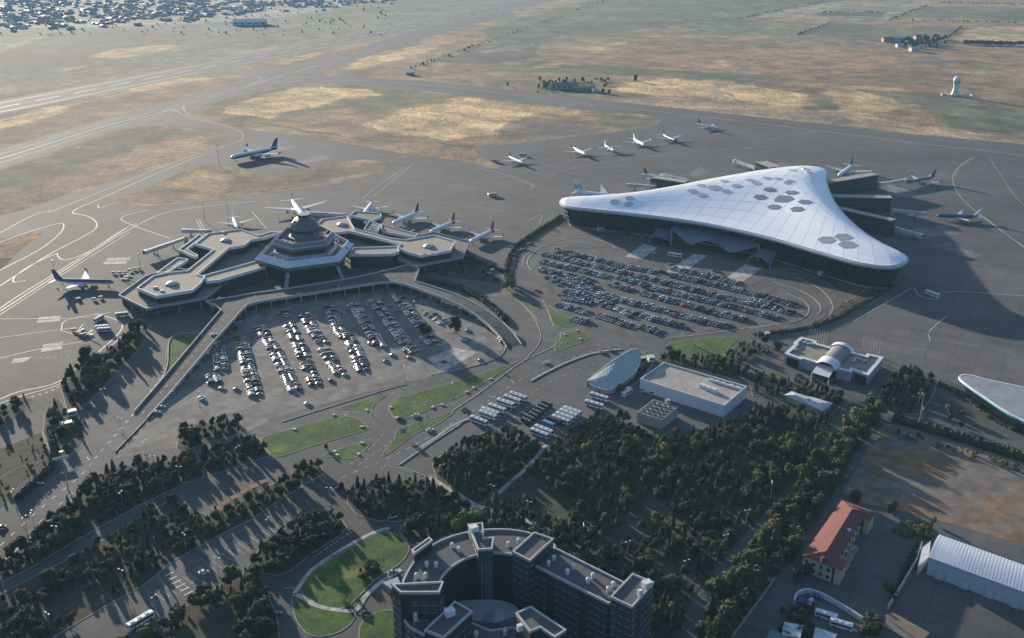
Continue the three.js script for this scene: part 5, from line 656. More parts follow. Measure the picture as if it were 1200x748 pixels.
function plant(poly, n, R, mix, tones, h0, h1, place, keep = () => true) {
  poly = n > 5 ? offset(poly, Math.min(1.6, h1 * .2)) : poly; const xs = poly.map(p => p[0]), zs = poly.map(p => p[1]), x0 = Math.min(...xs), x1 = Math.max(...xs), z0 = Math.min(...zs), z1 = Math.max(...zs), got = []; let tries = 0;
  while (got.length < n && tries++ < n * 40) { const x = lerp(x0, x1, R()), z = lerp(z0, z1, R()); if (!inside(poly, x, z) || !keep(x, z)) continue; const md = .42 * lerp(h0, h1, .5) * (tries > n * 20 ? .6 : 1); if (got.some(g => (g[0] - x) ** 2 + (g[1] - z) ** 2 < md * md)) continue; got.push([x, z]); trees.push([x, z, mix[R() * mix.length | 0], tones[R() * tones.length | 0], lerp(h0 * .65, h1 * 1.15, Math.pow(R(), 1.25)) * .84, place]); }
}
{
  const R = rng(42), Dk = ['dark', 'dark', 'mid', 'dark', 'olive'], Fo = ['dark', 'mid', 'olive', 'mid', 'brown', 'olive', 'dark'], CP2 = ['conifer', 'pine', 'pine', 'round'], PP = ['pine', 'pine', 'conifer', 'round'];
  plant(bed.t1, 62, R, PP, Dk, 7, 11, 'in the belt between apron and access road'); plant(bed.t2, 20, R, PP, ['dark', 'mid', 'olive'], 4, 8, 'by the apron gatehouse'); plant(bed.t2b, 10, R, CP2, Dk, 6, 9, 'at the apron corner by the fence');
  plant(bed.t2c, 26, R, ['round'], ['mid', 'olive', 'dark'], 1.6, 3, 'in the planted oval beside the access road'); plant(bed.t3, 210, R, CP2, Dk, 4, 8.5, 'in the long belt beside the access road'); plant(bed.t3b, 48, R, ['conifer', 'pine', 'pine'], Dk, 5, 8, 'in the belt below the first car park'); plant(bed.t3c, 24, R, PP, Dk, 5.5, 9, 'at the lower edge of the first car park');
  const gap = p => { const q = GP(p); return (x, z) => !inside(q, x, z); };
  plant(bed.t4, 300, R, PP, ['dark', 'mid', 'olive', 'dark', 'mid'], 3, 7, 'in the wide median by the toll booths', (x, z) => vnoise(x / 15, z / 15) > .3); plant(bed.t4b, 11, R, ['pine'], Dk, 7, 9, 'on the small island at the toll road junction');
  plant(bed.t5, 92, R, ['pine', 'round', 'pine'], ['dark', 'mid', 'dark', 'olive'], 4, 7.5, 'in the thicket between toll road and hotel drive'); plant(bed.t6, 96, R, PP, ['dark', 'mid', 'olive'], 5, 9.5, 'in the grove left of the hotel drive', gap([[205, 745], [215, 722], [262, 704], [276, 708], [275, 770], [200, 770]]));
  plant(bed.t7, 96, R, ['pine', 'pine', 'conifer'], Dk, 4.5, 9, 'in the thicket above the hotel drive'); plant(bed.t8, 24, R, ['pine', 'conifer'], ['dark', 'dark', 'mid'], 7, 11, 'behind the hotel entrance');
  plant(bed.F1, 180, R, ['pine', 'conifer', 'pine'], Fo, 5, 9, 'in the wood beside the bus park');
  const nursery = GP([[648, 520], [668, 505], [698, 487], [720, 492], [779, 517], [800, 518], [720, 526], [680, 530]]), clear = GP([[712, 630], [735, 605], [760, 590], [750, 620], [725, 645]]);
  plant(bed.F2, 1150, R, ['pine', 'conifer', 'conifer', 'pine', 'round'], Fo, 3.4, 9.5, 'in the big wood behind the hotel', (x, z) => !inside(nursery, x, z) && !inside(clear, x, z) && vnoise(x / 22 + 3, z / 22) > .22);
  plant(nursery, 420, R, ['round', 'conifer'], ['dark', 'dark', 'brown'], 2, 3.4, 'in the nursery rows by the bus park');
  plant(GP([[665, 532], [700, 527], [800, 520], [870, 505], [872, 520], [800, 540], [740, 545], [668, 545]]), 60, R, ['round', 'pine', 'conifer'], ['olive', 'yellow', 'olive', 'yellow', 'mid'], 5, 8, 'in the yellowing row across the wood'); plant(GP([[885, 530], [925, 505], [940, 520], [900, 570], [870, 600], [860, 590]]), 30, R, ['round', 'pine'], ['olive', 'yellow', 'bright'], 5, 9, 'at the yellowing right edge of the wood');
  plant(bed.H2, 170, R, ['pine', 'round', 'pine', 'conifer'], ['mid', 'olive', 'dark', 'mid'], 9, 14, 'in the tree line left of the red-roofed building'); plant(bed.V1, 150, R, PP, Dk, 4, 7.5, 'round the reception building car park'); plant(bed.V2, 66, R, CP2, ['dark', 'dark', 'dark'], 5.5, 9, 'in the dark grove right of the reception building');
  plant(bed.N1, 22, R, ['round'], ['dark', 'mid'], 1.8, 3, 'in the bed at the terminal wing'); plant(bed.S1, 26, R, ['round', 'pine'], ['dark', 'mid'], 2.4, 5, 'behind the raised road'); plant(bed.N2, 24, R, ['round', 'pine'], ['dark', 'mid', 'olive'], 3, 5.5, 'beside the shell pavilion'); plant(bed.N4, 30, R, ['round'], ['dark', 'olive', 'bright', 'mid'], 1.8, 3.4, 'in the bed before the terminal wing'); plant(bed.N5, 30, R, ['round'], ['dark', 'olive', 'bright', 'mid'], 1.8, 3.4, 'in the bed under the terminal tip'); plant(bed.N3, 40, R, ['round'], ['dark', 'mid'], 1.6, 2.4, 'in the bed at the terminal tip');
  const one = (px, py, kind, tone, h, place) => { const g = G(px, py); trees.push([g.x, g.z, kind, tone, h, place]); };
  one(533, 390, 'pine', 'dark', 13, 'standing alone among parked cars'); one(497, 391, 'round', 'dark', 7, 'beside the lone tree in the first car park'); one(503, 390, 'round', 'dark', 6, 'beside the lone tree in the first car park'); one(277, 401, 'round', 'yellow', 6.5, 'at the head of the first car park'); one(593, 340, 'round', 'bright', 8, 'on the grass at the fork of the loop road'); one(600, 338, 'round', 'bright', 7, 'on the grass at the fork of the loop road'); one(597, 331, 'round', 'bright', 7, 'on the grass at the fork of the loop road');
  one(651, 529, 'round', 'bright', 6, 'at the corner of the wood path'); one(555, 616, 'round', 'bright', 8, 'behind the hotel stair tower'); one(545, 618, 'round', 'bright', 7.5, 'behind the hotel stair tower'); one(565, 614, 'round', 'bright', 7, 'behind the hotel stair tower'); one(536, 623, 'round', 'yellow', 6, 'behind the hotel stair tower'); one(528, 612, 'round', 'yellow', 5.5, 'behind the hotel stair tower'); one(515, 608, 'round', 'olive', 6, 'behind the hotel stair tower'); one(1021, 470, 'round', 'bright', 5.5, 'beside the lane at the dark grove'); one(1075, 460, 'round', 'mid', 6, 'at the grove lamp'); one(1112, 486, 'round', 'olive', 6, 'in the paved court by the curved hall'); one(1128, 492, 'pine', 'olive', 7, 'in the paved court by the curved hall'); one(1126, 502, 'round', 'dark', 4, 'in the paved court by the curved hall'); one(1114, 492, 'round', 'dark', 4, 'in the paved court by the curved hall'); one(112, 665, 'round', 'bright', 4.5, 'in a gap of the wide median'); one(143, 530 + 20, 'round', 'dark', 4, 'at the car park exit kerb'); one(382, 527, 'round', 'dark', 3.6, 'on the lawn tip by the junction'); one(400, 575, 'round', 'dark', 5, 'at the junction to the hotel drive'); one(1040, 695, 'round', 'olive', 6, 'at the shed yard wall'); one(1045, 600, 'round', 'dark', 7, 'behind the red-roofed building'); one(1003, 590, 'round', 'dark', 8, 'behind the red-roofed building'); one(945, 675, 'pine', 'dark', 7, 'at the corner of the red-roofed building'); one(935, 682, 'round', 'dark', 6, 'at the corner of the red-roofed building');
  for (let i = 0; i < 26; i++) one(1056 + R() * 34, 617 + R() * 13, 'round', 'bright', 3.2, 'in the bright clipped bed by the metal shed'); for (let i = 0; i < 18; i++) one(1040 + R() * 55, 610 + R() * 20 + 4, 'round', i % 3 ? 'olive' : 'bright', 3.4, 'in the garden by the red-roofed building'); for (let i = 0; i < 16; i++) one(1046 + i * 1.9, 705 - i * 4.4, 'round', 'dark', 3, 'along the shed yard wall'); for (let i = 0; i < 16; i++) one(400 + R() * 22, 704 + R() * 9, 'round', 'bright', 1.5, 'in the clipped shrub bed on the hotel lawn'); for (let i = 0; i < 26; i++) one(420 + R() * 25, 655 + R() * 26, 'round', i % 2 ? 'mid' : 'olive', 1.8 + R() * 1.6, 'in the shrub bed of the hotel lawn'); for (let i = 0; i < 30; i++) one(915 + R() * 35, 715 + R() * 35, 'round', 'dark', 4, 'round the yard huts');
  for (let i = 0; i < 26; i++) { const t = i / 26; one(1010 + t * 20, 728 + R() * 20, 'round', 'mid', 4, 'below the curved yard wall'); }
  for (let i = 0; i < 46; i++) { const t = R(); one(1048 + t * 152, 503 + t * 45 + R() * 9, 'round', 'olive', 1.6 + R(), 'in the low shrub rows of the dirt yard'); }
  for (let i = 0; i < 70; i++) { const x = 630 + R() * 84, y = 94 + R() * 16; if (x > 642 && x < 704 && y > 100) continue; one(x, y, 'round', R() < .5 ? 'mid' : 'bright', 4 + R() * 3, 'round the sheds by the far taxiway'); } for (let i = 0; i < 46; i++) one(1056 + R() * 52, 45 + R() * 12, 'pine', 'dark', 12, 'round the far farm'); for (let i = 0; i < 36; i++) one(1130 + i * 2.4, 52 + i * .06, 'round', 'dark', 9, 'in the orchard row by the far farm'); for (let i = 0; i < 260; i++) { const x = R() * 470, y = -2 + R() * 44; one(x, y, 'round', 'olive', 3 + R() * 3, 'in the distant town'); } for (let i = 0; i < 90; i++) { const t = R(); one(480 + t * 240, 80 - t * 84 + R() * 3, 'round', 'mid', 3.4, 'along the far ditch'); } one(595, 101, 'round', 'dark', 6, 'alone by the far taxiway'); one(745, 95, 'round', 'dark', 10, 'alone in the dry field');
  for (let i = 0; i < 240; i++) { const [a, b] = [[[863, 23], [965, 2]], [[933, 42], [974, 27]], [[1110, 46], [1127, 32]], [[1040, 25], [1086, 7]], [[960, 15], [1040, 14]], [[1067, 24], [1200, 27]], [[1100, 3], [1200, 6]]][i % 7], t = R(); one(lerp(a[0], b[0], t), lerp(a[1], b[1], t) + R() - .5, 'round', 'mid', 4, 'along the far field edges'); }
  // the biggest in view stand singly, the rest as woods
  const size = t => t[4] / Math.hypot(t[0], t[1]), shown = trees.filter(t => size(t) > 0), alone = new Set(trees.filter(t => /alone|car park|lone tree|fork|corner|hotel stair|gap|lawn tip|lane|lamp|court|junction/.test(t[5])));
  const order = shown.slice().sort((a, b) => (alone.has(b) - alone.has(a)) || size(b) - size(a)); const single = new Set(order.slice(0, 298)); const TN = { dark: 'dark green', mid: 'mid green', olive: 'olive green', yellow: 'yellowish', bright: 'bright green', brown: 'brownish' }, KN = { conifer: 'slim conifer', pine: 'bushy pine', round: 'rounded tree' };
  const o = new THREE.Object3D(), byGeo = {};
  trees.forEach((t, i) => {
    const [x, z, kind, tone, h, place] = t, g = KIND[kind], gi = (hash(i, 5) * g.length) | 0, s = h / HN[kind], ry = hash(i, 9) * 6.28, wd = s * (.7 + hash(i, 3) * .4);
    if (single.has(t)) { const low = h < 4.2, T = thing(low ? 'shrub' : kind === 'conifer' ? 'conifer_tree' : kind === 'pine' ? 'pine_tree' : 'round_tree', TN[tone] + ' ' + (low ? 'rounded shrub' : KN[kind]) + ' ' + place, low ? 'shrub' : 'tree', [x, .1, z], ry, TN[tone] + ' ' + (low ? 'shrubs' : kind) + ' ' + place); T.scale.set(wd, s, wd); mesh('crown', g[gi], TONE[tone], T); mesh('trunk', TRUNK[kind], BARK, T); }
    else { const k = kind + gi; (byGeo[k] ||= []).push([t, s, wd, ry]); }
  });
  for (const [k, list] of Object.entries(byGeo)) {
    const kind = k.slice(0, -1), gi = +k.slice(-1), m = new THREE.InstancedMesh(KIND[kind][gi], leafM(1, 1, 1), list.length), col = new THREE.Color();
    list.forEach(([t, s, wd, ry], i) => { o.position.set(t[0], .1, t[1]); o.rotation.set(0, ry, 0); o.scale.set(wd, s, wd); o.updateMatrix(); m.setMatrixAt(i, o.matrix); const v = .8 + hash(i, 77) * .45; col.copy(TONEC[t[3]]).multiplyScalar(v); m.setColorAt(i, col); });
    m.name = numbered({ conifer: 'conifer_wood', pine: 'pine_wood', round: 'shrub_wood' }[kind]); m.castShadow = m.receiveShadow = true; tag(stuff(m), { conifer: 'mass of slim conifers in the woods and planted belts', pine: 'mass of bushy pines in the woods and planted belts', round: 'mass of rounded trees and shrubs in woods, beds and far fields' }[kind], 'trees', 'masses of ' + kind + ' trees'); scene.add(m);
  }
}
function hedge(pts, w, h, label) { // clipped hedge: uneven leafy ridge
  const q0 = GP(pts), L = lineLen(q0), n = Math.ceil(L / 1.1), q = []; for (let i = 0; i <= n; i++) { const p = lineAt(q0, L * i / n); q.push(p); } const R = rng(pts.length * 7 + 1), b = new MB(), lf = new MB(); b.col = [1, 1, 1]; const prof = [[-.5, 0], [-.55, .6], [-.3, 1], [.3, 1], [.55, .6], [.5, 0]];
  const P = q.map(p => prof.map(([a, c]) => { const k = w * a * (.85 + R() * .4), y = h * c * (.82 + R() * .36); return [p.x - p.dz * k, y, p.z + p.dx * k]; }));
  for (let i = 0; i < q.length - 1; i++) for (let k = 0; k < 5; k++) { const t = .7 + R() * .6; b.col = [t, t, t]; b.quad(P[i][k], P[i + 1][k], P[i + 1][k + 1], P[i][k + 1]); }
  for (let i = 0; i < q.length * 7; i++) { const p = q[R() * q.length | 0], a = (R() - .5) * w * 1.1, y = h * (.45 + R() * .65), x = p.x - p.dz * a + R() - .5, z = p.z + p.dx * a + R() - .5, s = .3 + R() * .4, t = .7 + R() * .7; b.col = [t, t, t]; b.tri([x - s, y, z], [x + s, y + (R() - .5) * s, z + (R() - .5) * s], [x, y + s, z + (R() - .5) * s * 2]); }
  return tag(b.build('hedge', TONE.dark), label, 'hedge');
}
hedge([[658, 254], [640, 265], [622, 277], [606, 288], [598, 300], [593, 318], [594, 328]], 3, 1.9, 'dark clipped hedge curving round the left end of the terminal car park');
hedge([[1048, 336], [1010, 358], [985, 372], [955, 384], [920, 390], [885, 394]], 3, 1.7, 'dark clipped hedge along the right end of the terminal car park'); hedge([[1048, 492], [1080, 502], [1120, 514], [1160, 526], [1210, 542]], 5.5, 4, 'tall dark hedge between the dirt yard and the paved court'); hedge([[1100, 452], [1118, 458], [1140, 474], [1160, 490], [1190, 505]], 3, 2, 'low hedge at the foot of the curved hall'); hedge([[58, 505], [63, 530], [60, 550], [40, 568], [20, 588]], 2.5, 3, 'dark hedge between planted oval and access road'); hedge([[500, 330], [520, 334], [545, 341], [565, 352], [585, 368], [592, 378]], 4, 3, 'dark hedge under the outer side of the raised road'); hedge([[548, 303], [560, 308], [580, 316], [592, 320]], 3, 2.4, 'hedge at the corner of the older terminal apron');
// ---------------------------------------------------------------- cars, buses, lorries
const MV = { glass: mat(.02, .025, .03, .12), tyre: mat(.02, .02, .02, .9), lamp: mat(.7, .65, .55, .3), tail: mat(.35, .02, .02, .4), rim: mat(.4, .4, .42, .4, { metalness: .6 }) };
const PAINT = { white: [.66, .67, .68], silver: [.36, .38, .41], grey: [.18, .185, .19], black: [.018, .018, .02], blue: [.05, .09, .20], red: [.38, .035, .03], beige: [.40, .35, .27], green: [.05, .10, .07] };
const paintM = Object.fromEntries(Object.entries(PAINT).map(([k, c]) => [k, new THREE.MeshPhysicalMaterial({ color: new THREE.Color().setRGB(...c), roughness: .35, metalness: k === 'silver' || k === 'grey' ? .35 : .05, clearcoat: .8, clearcoatRoughness: .08, side: THREE.DoubleSide, vertexColors: true })]));
const carProf = { // side outline (x forward), lower body then roof
  saloon: { L: 4.6, W: 1.8, body: [[-2.3, .45], [-2.28, .9], [-1.5, .98], [.95, .95], [2.1, .78], [2.3, .6], [2.28, .3], [-2.25, .3]], roof: [[-1.75, .95], [-1.05, 1.42], [.25, 1.45], [1.15, .93]] },
  hatchback: { L: 4.1, W: 1.75, body: [[-2.0, .45], [-2.02, .95], [.9, .98], [1.9, .82], [2.08, .6], [2.05, .3], [-1.98, .3]], roof: [[-1.95, .95], [-1.55, 1.45], [.3, 1.5], [1.1, .95]] },
  'off-roader': { L: 4.8, W: 1.92, body: [[-2.35, .55], [-2.38, 1.1], [1.0, 1.12], [2.2, 1.0], [2.4, .75], [2.38, .4], [-2.3, .4]], roof: [[-2.3, 1.1], [-2.1, 1.78], [.3, 1.82], [1.15, 1.1]] },
  van: { L: 5.2, W: 1.95, body: [[-2.6, .45], [-2.6, 1.2], [1.7, 1.2], [2.4, 1.0], [2.6, .7], [2.58, .35], [-2.58, .35]], roof: [[-2.58, 1.2], [-2.5, 2.1], [.9, 2.15], [1.85, 1.2]] },
};
function loft(prof, hw, inset, b) { const n = prof.length; for (let i = 0; i < n; i++) { const a = prof[i], c = prof[(i + 1) % n]; const wa = hw - inset(a), wc = hw - inset(c); b.quad([a[0], a[1], wa], [c[0], c[1], wc], [c[0], c[1], -wc], [a[0], a[1], -wa]); } const tri = THREE.ShapeUtils.triangulateShape(prof.map(p => new THREE.Vector2(...p)), []); for (const t of tri) { const q = t.map(i => prof[i]); b.tri(...q.map(p => [p[0], p[1], hw - inset(p)])); b.tri(...q.slice().reverse().map(p => [p[0], p[1], -(hw - inset(p))])); } }
function carGeo(kind) { // one mesh, glass and tyres as darker vertex colours over the paint
  const P = carProf[kind], b = new MB(), hw = P.W / 2; b.col = [1, 1, 1]; loft(P.body, hw, p => p[1] > .85 ? .1 : .02, b);
  b.col = [.03, .035, .04]; loft(P.roof, hw - .12, p => p[1] > 1.3 ? .14 : 0, b); b.col = [.97, .97, .97]; const r1 = P.roof[1], r2 = P.roof[2]; b.box((r1[0] + r2[0]) / 2, r2[1] + .0, 0, r2[0] - r1[0] - .1, .07, P.W - .5);
  b.col = [.03, .03, .03]; for (const x of [-P.L * .3, P.L * .31]) for (const s of [-1, 1]) b.bar([x, .33, s * (hw - .24)], [x, .33, s * (hw + .01)], .33, 8);
  const g = b.geo(); g.scale(.93, .95, .93); return g;
}
const CAR = Object.fromEntries(Object.keys(carProf).map(k => [k, carGeo(k)]));
const carKinds = ['saloon', 'saloon', 'saloon', 'hatchback', 'off-roader', 'saloon', 'off-roader', 'hatchback', 'van'], carPaints = ['white', 'white', 'silver', 'silver', 'grey', 'black', 'black', 'silver', 'silver', 'silver', 'silver', 'grey', 'black', 'beige', 'white', 'silver', 'black', 'red', 'blue', 'grey', 'silver', 'green', 'white', 'black', 'silver', 'grey', 'white', 'silver', 'black', 'blue'];
const carsAll = [], B0 = 'the new terminal car park';
function row(pts, fill, R, sides, turn, lot, gap = 2.75, wide = 2.4) {
  const q = GP(pts), L = lineLen(q); let run = 1;
  for (const s of sides) for (let d = 1; d < L; d += gap) { run = run > 0 ? (R() < fill * (lot === B0 ? 1 : .94) ? run : -1 - (R() * 2 | 0)) : run + 1 || 1; if (run <= 0 || R() > (lot === B0 ? .95 : .9)) continue; const p = lineAt(q, d + (R() - .5) * .3); const ang = Math.atan2(-p.dz, p.dx) + Math.PI / 2 + turn; carsAll.push({ x: p.x - p.dz * s * wide + (R() - .5) * .3, z: p.z + p.dx * s * wide + (R() - .5) * .3, a: ang + (s > 0 ? Math.PI : 0) * (R() < .85 ? 1 : 0) + (R() - .5) * .06, k: carKinds[R() * carKinds.length | 0], c: carPaints[R() * carPaints.length | 0], lot }); }
}
{
  const R = rng(2024), A = 'the older terminal car park', B = 'the new terminal car park', D = [-1, 1];
  row([[289, 372], [270, 394], [245, 418], [222, 440], [199, 467]], .86, R, [1], .35, 'the older terminal car park beside the ramp', 3.0, 1.5);
  row([[255, 404], [258, 422], [259, 436]], .8, R, D, 0, A); row([[247, 440], [252, 450]], 1, R, D, 0, A); row([[283, 402], [290, 432], [300, 466]], .96, R, D, 0, A); row([[304, 384], [322, 412], [346, 459]], .9, R, D, 0, A); row([[330, 366], [342, 388], [350, 405], [369, 452]], .8, R, D, 0, A); row([[357, 370], [366, 388], [378, 402]], .86, R, D, 0, A); row([[378, 408], [386, 420], [398, 438]], .7, R, D, 0, A); row([[386, 360], [392, 375], [398, 390], [404, 396]], .88, R, D, 0, A); row([[406, 392], [412, 402], [425, 436]], .85, R, D, 0, A); row([[413, 356], [424, 372], [436, 392], [442, 400], [446, 410]], .85, R, D, 0, A); row([[438, 352], [452, 372], [464, 388], [476, 404], [486, 414]], .93, R, D, 0, A); row([[462, 344], [474, 358], [487, 376], [494, 384]], .96, R, D, 0, A); row([[498, 394], [508, 404]], .9, R, D, 0, A); row([[498, 366], [510, 372], [524, 382]], .9, R, D, 0, A); row([[484, 346], [500, 351], [520, 357], [543, 367], [560, 377], [575, 388]], .9, R, [-1], .0, A, 2.8, 1); row([[582, 396], [586, 404]], 1, R, [-1], 0, A);
  for (const [x, y, c] of [[184, 484, 'white'], [190, 478, 'silver'], [236, 467, 'white'], [238, 470, 'silver'], [277, 457, 'grey'], [260, 456, 'white'], [360, 474, 'white'], [386, 429, 'black'], [388, 447, 'red'], [404, 440, 'silver'], [452, 424, 'black'], [460, 417, 'grey'], [480, 420, 'red'], [521, 425, 'red'], [543, 400, 'silver'], [563, 423, 'black'], [515, 406, 'silver'], [475, 412, 'black'], [434, 403, 'black'], [465, 399, 'silver'], [548, 388, 'grey']]) { const g = G(x, y); carsAll.push({ x: g.x, z: g.z, a: .15 + (hash(x, y) - .5), k: 'saloon', c, lot: A }); }
  const rows2 = [[[[650, 294], [678, 300], [705, 306]], .9], [[[712, 308], [745, 315], [778, 321]], .93], [[[636, 298], [680, 308], [728, 319], [768, 328.5]], .97], [[[634, 306.5], [680, 317], [712, 325]], .95], [[[724, 325], [755, 333]], .9], [[[633, 316], [660, 322], [698, 331]], .85], [[[716, 333], [740, 341]], .9], [[[655, 333], [690, 342], [722, 353]], .96], [[[652, 347], [675, 352], [700, 355]], .95], [[[653, 357], [668, 361], [688, 367]], .92], [[[706, 357], [725, 362], [744, 372]], .95], [[[670, 374], [690, 379]], 1], [[[700, 370], [720, 376], [742, 384]], .95], [[[786, 323], [812, 328], [838, 334], [872, 342]], .92], [[[820, 321.5], [845, 327], [868, 333]], .85], [[[876, 343], [905, 350], [934, 359]], .85], [[[772, 330], [810, 339], [844, 348], [888, 357]], .96], [[[892, 357], [910, 362], [928, 368]], .9], [[[756, 336], [790, 344], [830, 353], [862, 361]], .96], [[[866, 362], [890, 368], [916, 375]], .92], [[[752, 344], [790, 354], [836, 366], [872, 376]], .95], [[[746, 356], [780, 365], [812, 374], [856, 384]], .95], [[[744, 366], [764, 374], [806, 384]], .92], [[[748, 382], [760, 386], [775, 391]], 1]];
  rows2.push([[[640, 324.5], [672, 331], [700, 338]], .9], [[[662, 341], [690, 348], [712, 357]], .8], [[[700, 345], [722, 350], [746, 357]], .85], [[[786, 314], [812, 320]], .5], [[[880, 352], [905, 358]], .6]);
  for (const [p, f] of rows2) row(p, f, R, D, 0, B, 2.7, 2.6);
  for (const [x, y, c, lot] of [[239, 672, 'white', 'the bay-marked road by the toll booths'], [46, 569, 'blue', 'the access road'], [2, 619, 'black', 'the access road'], [468, 492, 'black', 'the junction lane between the lawns'], [487, 488, 'white', 'the junction lane between the lawns'], [504, 505, 'white', 'the dual road below the lawns'], [544, 481, 'black', 'the dual road below the lawns'], [640, 426, 'white', 'the road above the bus park'], [706, 414, 'silver', 'the kerb above the bus park'], [717, 412, 'silver', 'the kerb above the bus park'], [459, 607, 'white', 'the hotel drive'], [325, 721, 'blue', 'the hotel side road'], [398, 573, 'black', 'the hotel drive junction'], [880, 422, 'silver', 'the reception car park'], [895, 412, 'grey', 'the reception car park'], [936, 441, 'black', 'the reception porch'], [952, 445, 'black', 'the reception porch'], [980, 449, 'black', 'the reception porch'], [966, 447, 'black', 'the reception porch'], [629, 341, 'red', 'the loop road'], [755, 459, 'white', 'the service block wall'], [766, 462, 'white', 'the service block wall'], [737, 458, 'white', 'the cooling plant yard'], [258, 351, 'white', 'the raised road'], [250, 391, 'white', 'the raised road'], [460, 672, 'silver', 'the hotel porch'], [428, 720, 'black', 'the hotel forecourt'], [612, 293, 'silver', 'the loop road'], [620, 286, 'silver', 'the loop road'], [648, 330, 'beige', 'the loop road'], [785, 310, 'silver', 'the terminal crossing'], [838, 318, 'black', 'the terminal crossing'], [842, 319, 'grey', 'the terminal crossing']]) { const g = G(x, y); const up = /raised/.test(lot); carsAll.push({ x: up ? G(x, y, 6).x : g.x, z: up ? G(x, y, 6).z : g.z, y: up ? (y > 370 ? 4.9 : 6.03) : 0, a: .45 + (hash(x, y) - .5) * .3, k: /service|cooling/.test(lot) ? 'van' : 'saloon', c, lot, near: 1 }); }
  carsAll.sort((a, b) => (b.near || 0) - (a.near || 0) || b.z - a.z); const inst = {};
  // a car with its parts, for the few that stand near enough
  const partCar = (c, T) => { const P = carProf[c.k], hw = P.W / 2, body = new MB(); body.col = [1, 1, 1]; loft(P.body, hw, p => p[1] > .85 ? .1 : .02, body); const r1 = P.roof[1], r2 = P.roof[2]; body.box((r1[0] + r2[0]) / 2, r2[1] + .02, 0, r2[0] - r1[0] - .1, .07, P.W - .5); body.build('body', paintM[c.c], T); const gl = new MB(); loft(P.roof, hw - .12, p => p[1] > 1.3 ? .14 : 0, gl); gl.build('windows', MV.glass, T); for (const x of [-P.L * .3, P.L * .31]) for (const s of [-1, 1]) new MB().bar([x, .33, s * (hw - .24)], [x, .33, s * (hw + .02)], .33, 10).build('wheel', MV.tyre, T); for (const s of [-1, 1]) { new MB().box(P.L / 2 - .08, .66, s * (hw - .3), .1, .16, .34).build('headlight', MV.lamp, T); new MB().box(-P.L / 2 + .04, .78, s * (hw - .3), .1, .16, .3).build('tail_light', MV.tail, T); } };
  carsAll.forEach((c, i) => { const y = .1 + (c.y || 0); if (i < 298) { const label = c.c + ' ' + c.k + ' ' + (c.near ? 'on ' : 'parked in ') + c.lot, group = c.c + ' ' + c.k + ' cars on ' + c.lot; if (c.near) { const T = thing('car', label, 'car', [c.x, y, c.z], c.a, group); partCar(c, T); } else { const m = tag(mesh('parked_car', CAR[c.k], paintM[c.c]), label, 'car', group); m.position.set(c.x, y, c.z); m.rotation.y = c.a; } } else (inst[c.k] ||= []).push(c); });
  const o = new THREE.Object3D(), col = new THREE.Color(), im = new THREE.MeshPhysicalMaterial({ roughness: .35, metalness: .1, clearcoat: .8, clearcoatRoughness: .08, side: THREE.DoubleSide, vertexColors: true });
  for (const [k, l] of Object.entries(inst)) { const m = new THREE.InstancedMesh(CAR[k], im, l.length); l.forEach((c, i) => { o.position.set(c.x, .1, c.z); o.rotation.set(0, c.a, 0); o.updateMatrix(); m.setMatrixAt(i, o.matrix); m.setColorAt(i, col.setRGB(...PAINT[c.c])); }); m.name = numbered('parked_cars'); m.castShadow = m.receiveShadow = true; scene.add(tag(stuff(m), 'mass of far ' + k + ' cars in the packed new terminal car park', 'cars')); }
  console.log('cars', carsAll.length, 'trees', trees.length);
}
function busProto(name, label, L, W, H, paint, roofM, o = {}) {
  const T = thing(name, label, o.cat || 'bus'); const prof = [[-L / 2, .4], [-L / 2, H - .3], [-L / 2 + .25, H], [L / 2 - .5, H], [L / 2 - .1, H - .4], [L / 2, 1.2], [L / 2, .4]], b = new MB(); loft(prof, W / 2, p => p[1] > H - .1 ? .18 : 0, b); b.build('body', paint, T);
  for (const s of [-1, 1]) new MB().box(0, H * .62, s * (W / 2 - .005), L * .9, H * .3, .04).build('side_windows', MV.glass, T); new MB().box(L / 2 - .03, H * .58, 0, .1, H * .4, W * .86).build('windscreen', MV.glass, T); new MB().box(-L / 2 - .01, H * .66, 0, .06, H * .24, W * .7).build('rear_window', MV.glass, T);
  for (const x of [-L * .28, L * .32]) for (const s of [-1, 1]) new MB().bar([x, .48, s * (W / 2 - .3)], [x, .48, s * (W / 2 + .02)], .48, 10).build('wheel', MV.tyre, T);
  for (let k = 0; k < 3; k++) new MB().box(-L * .3 + k * L * .28, H + .1, 0, L * .12, .24, W * .5).build('roof_unit', roofM, T); return T;
}
const put = (T, px, py, a, label, group, y = .08) => { const g = G(px, py); T.position.set(g.x, y, g.z); T.rotation.y = a; T.userData.label = label; if (group) T.userData.group = group; return T; };
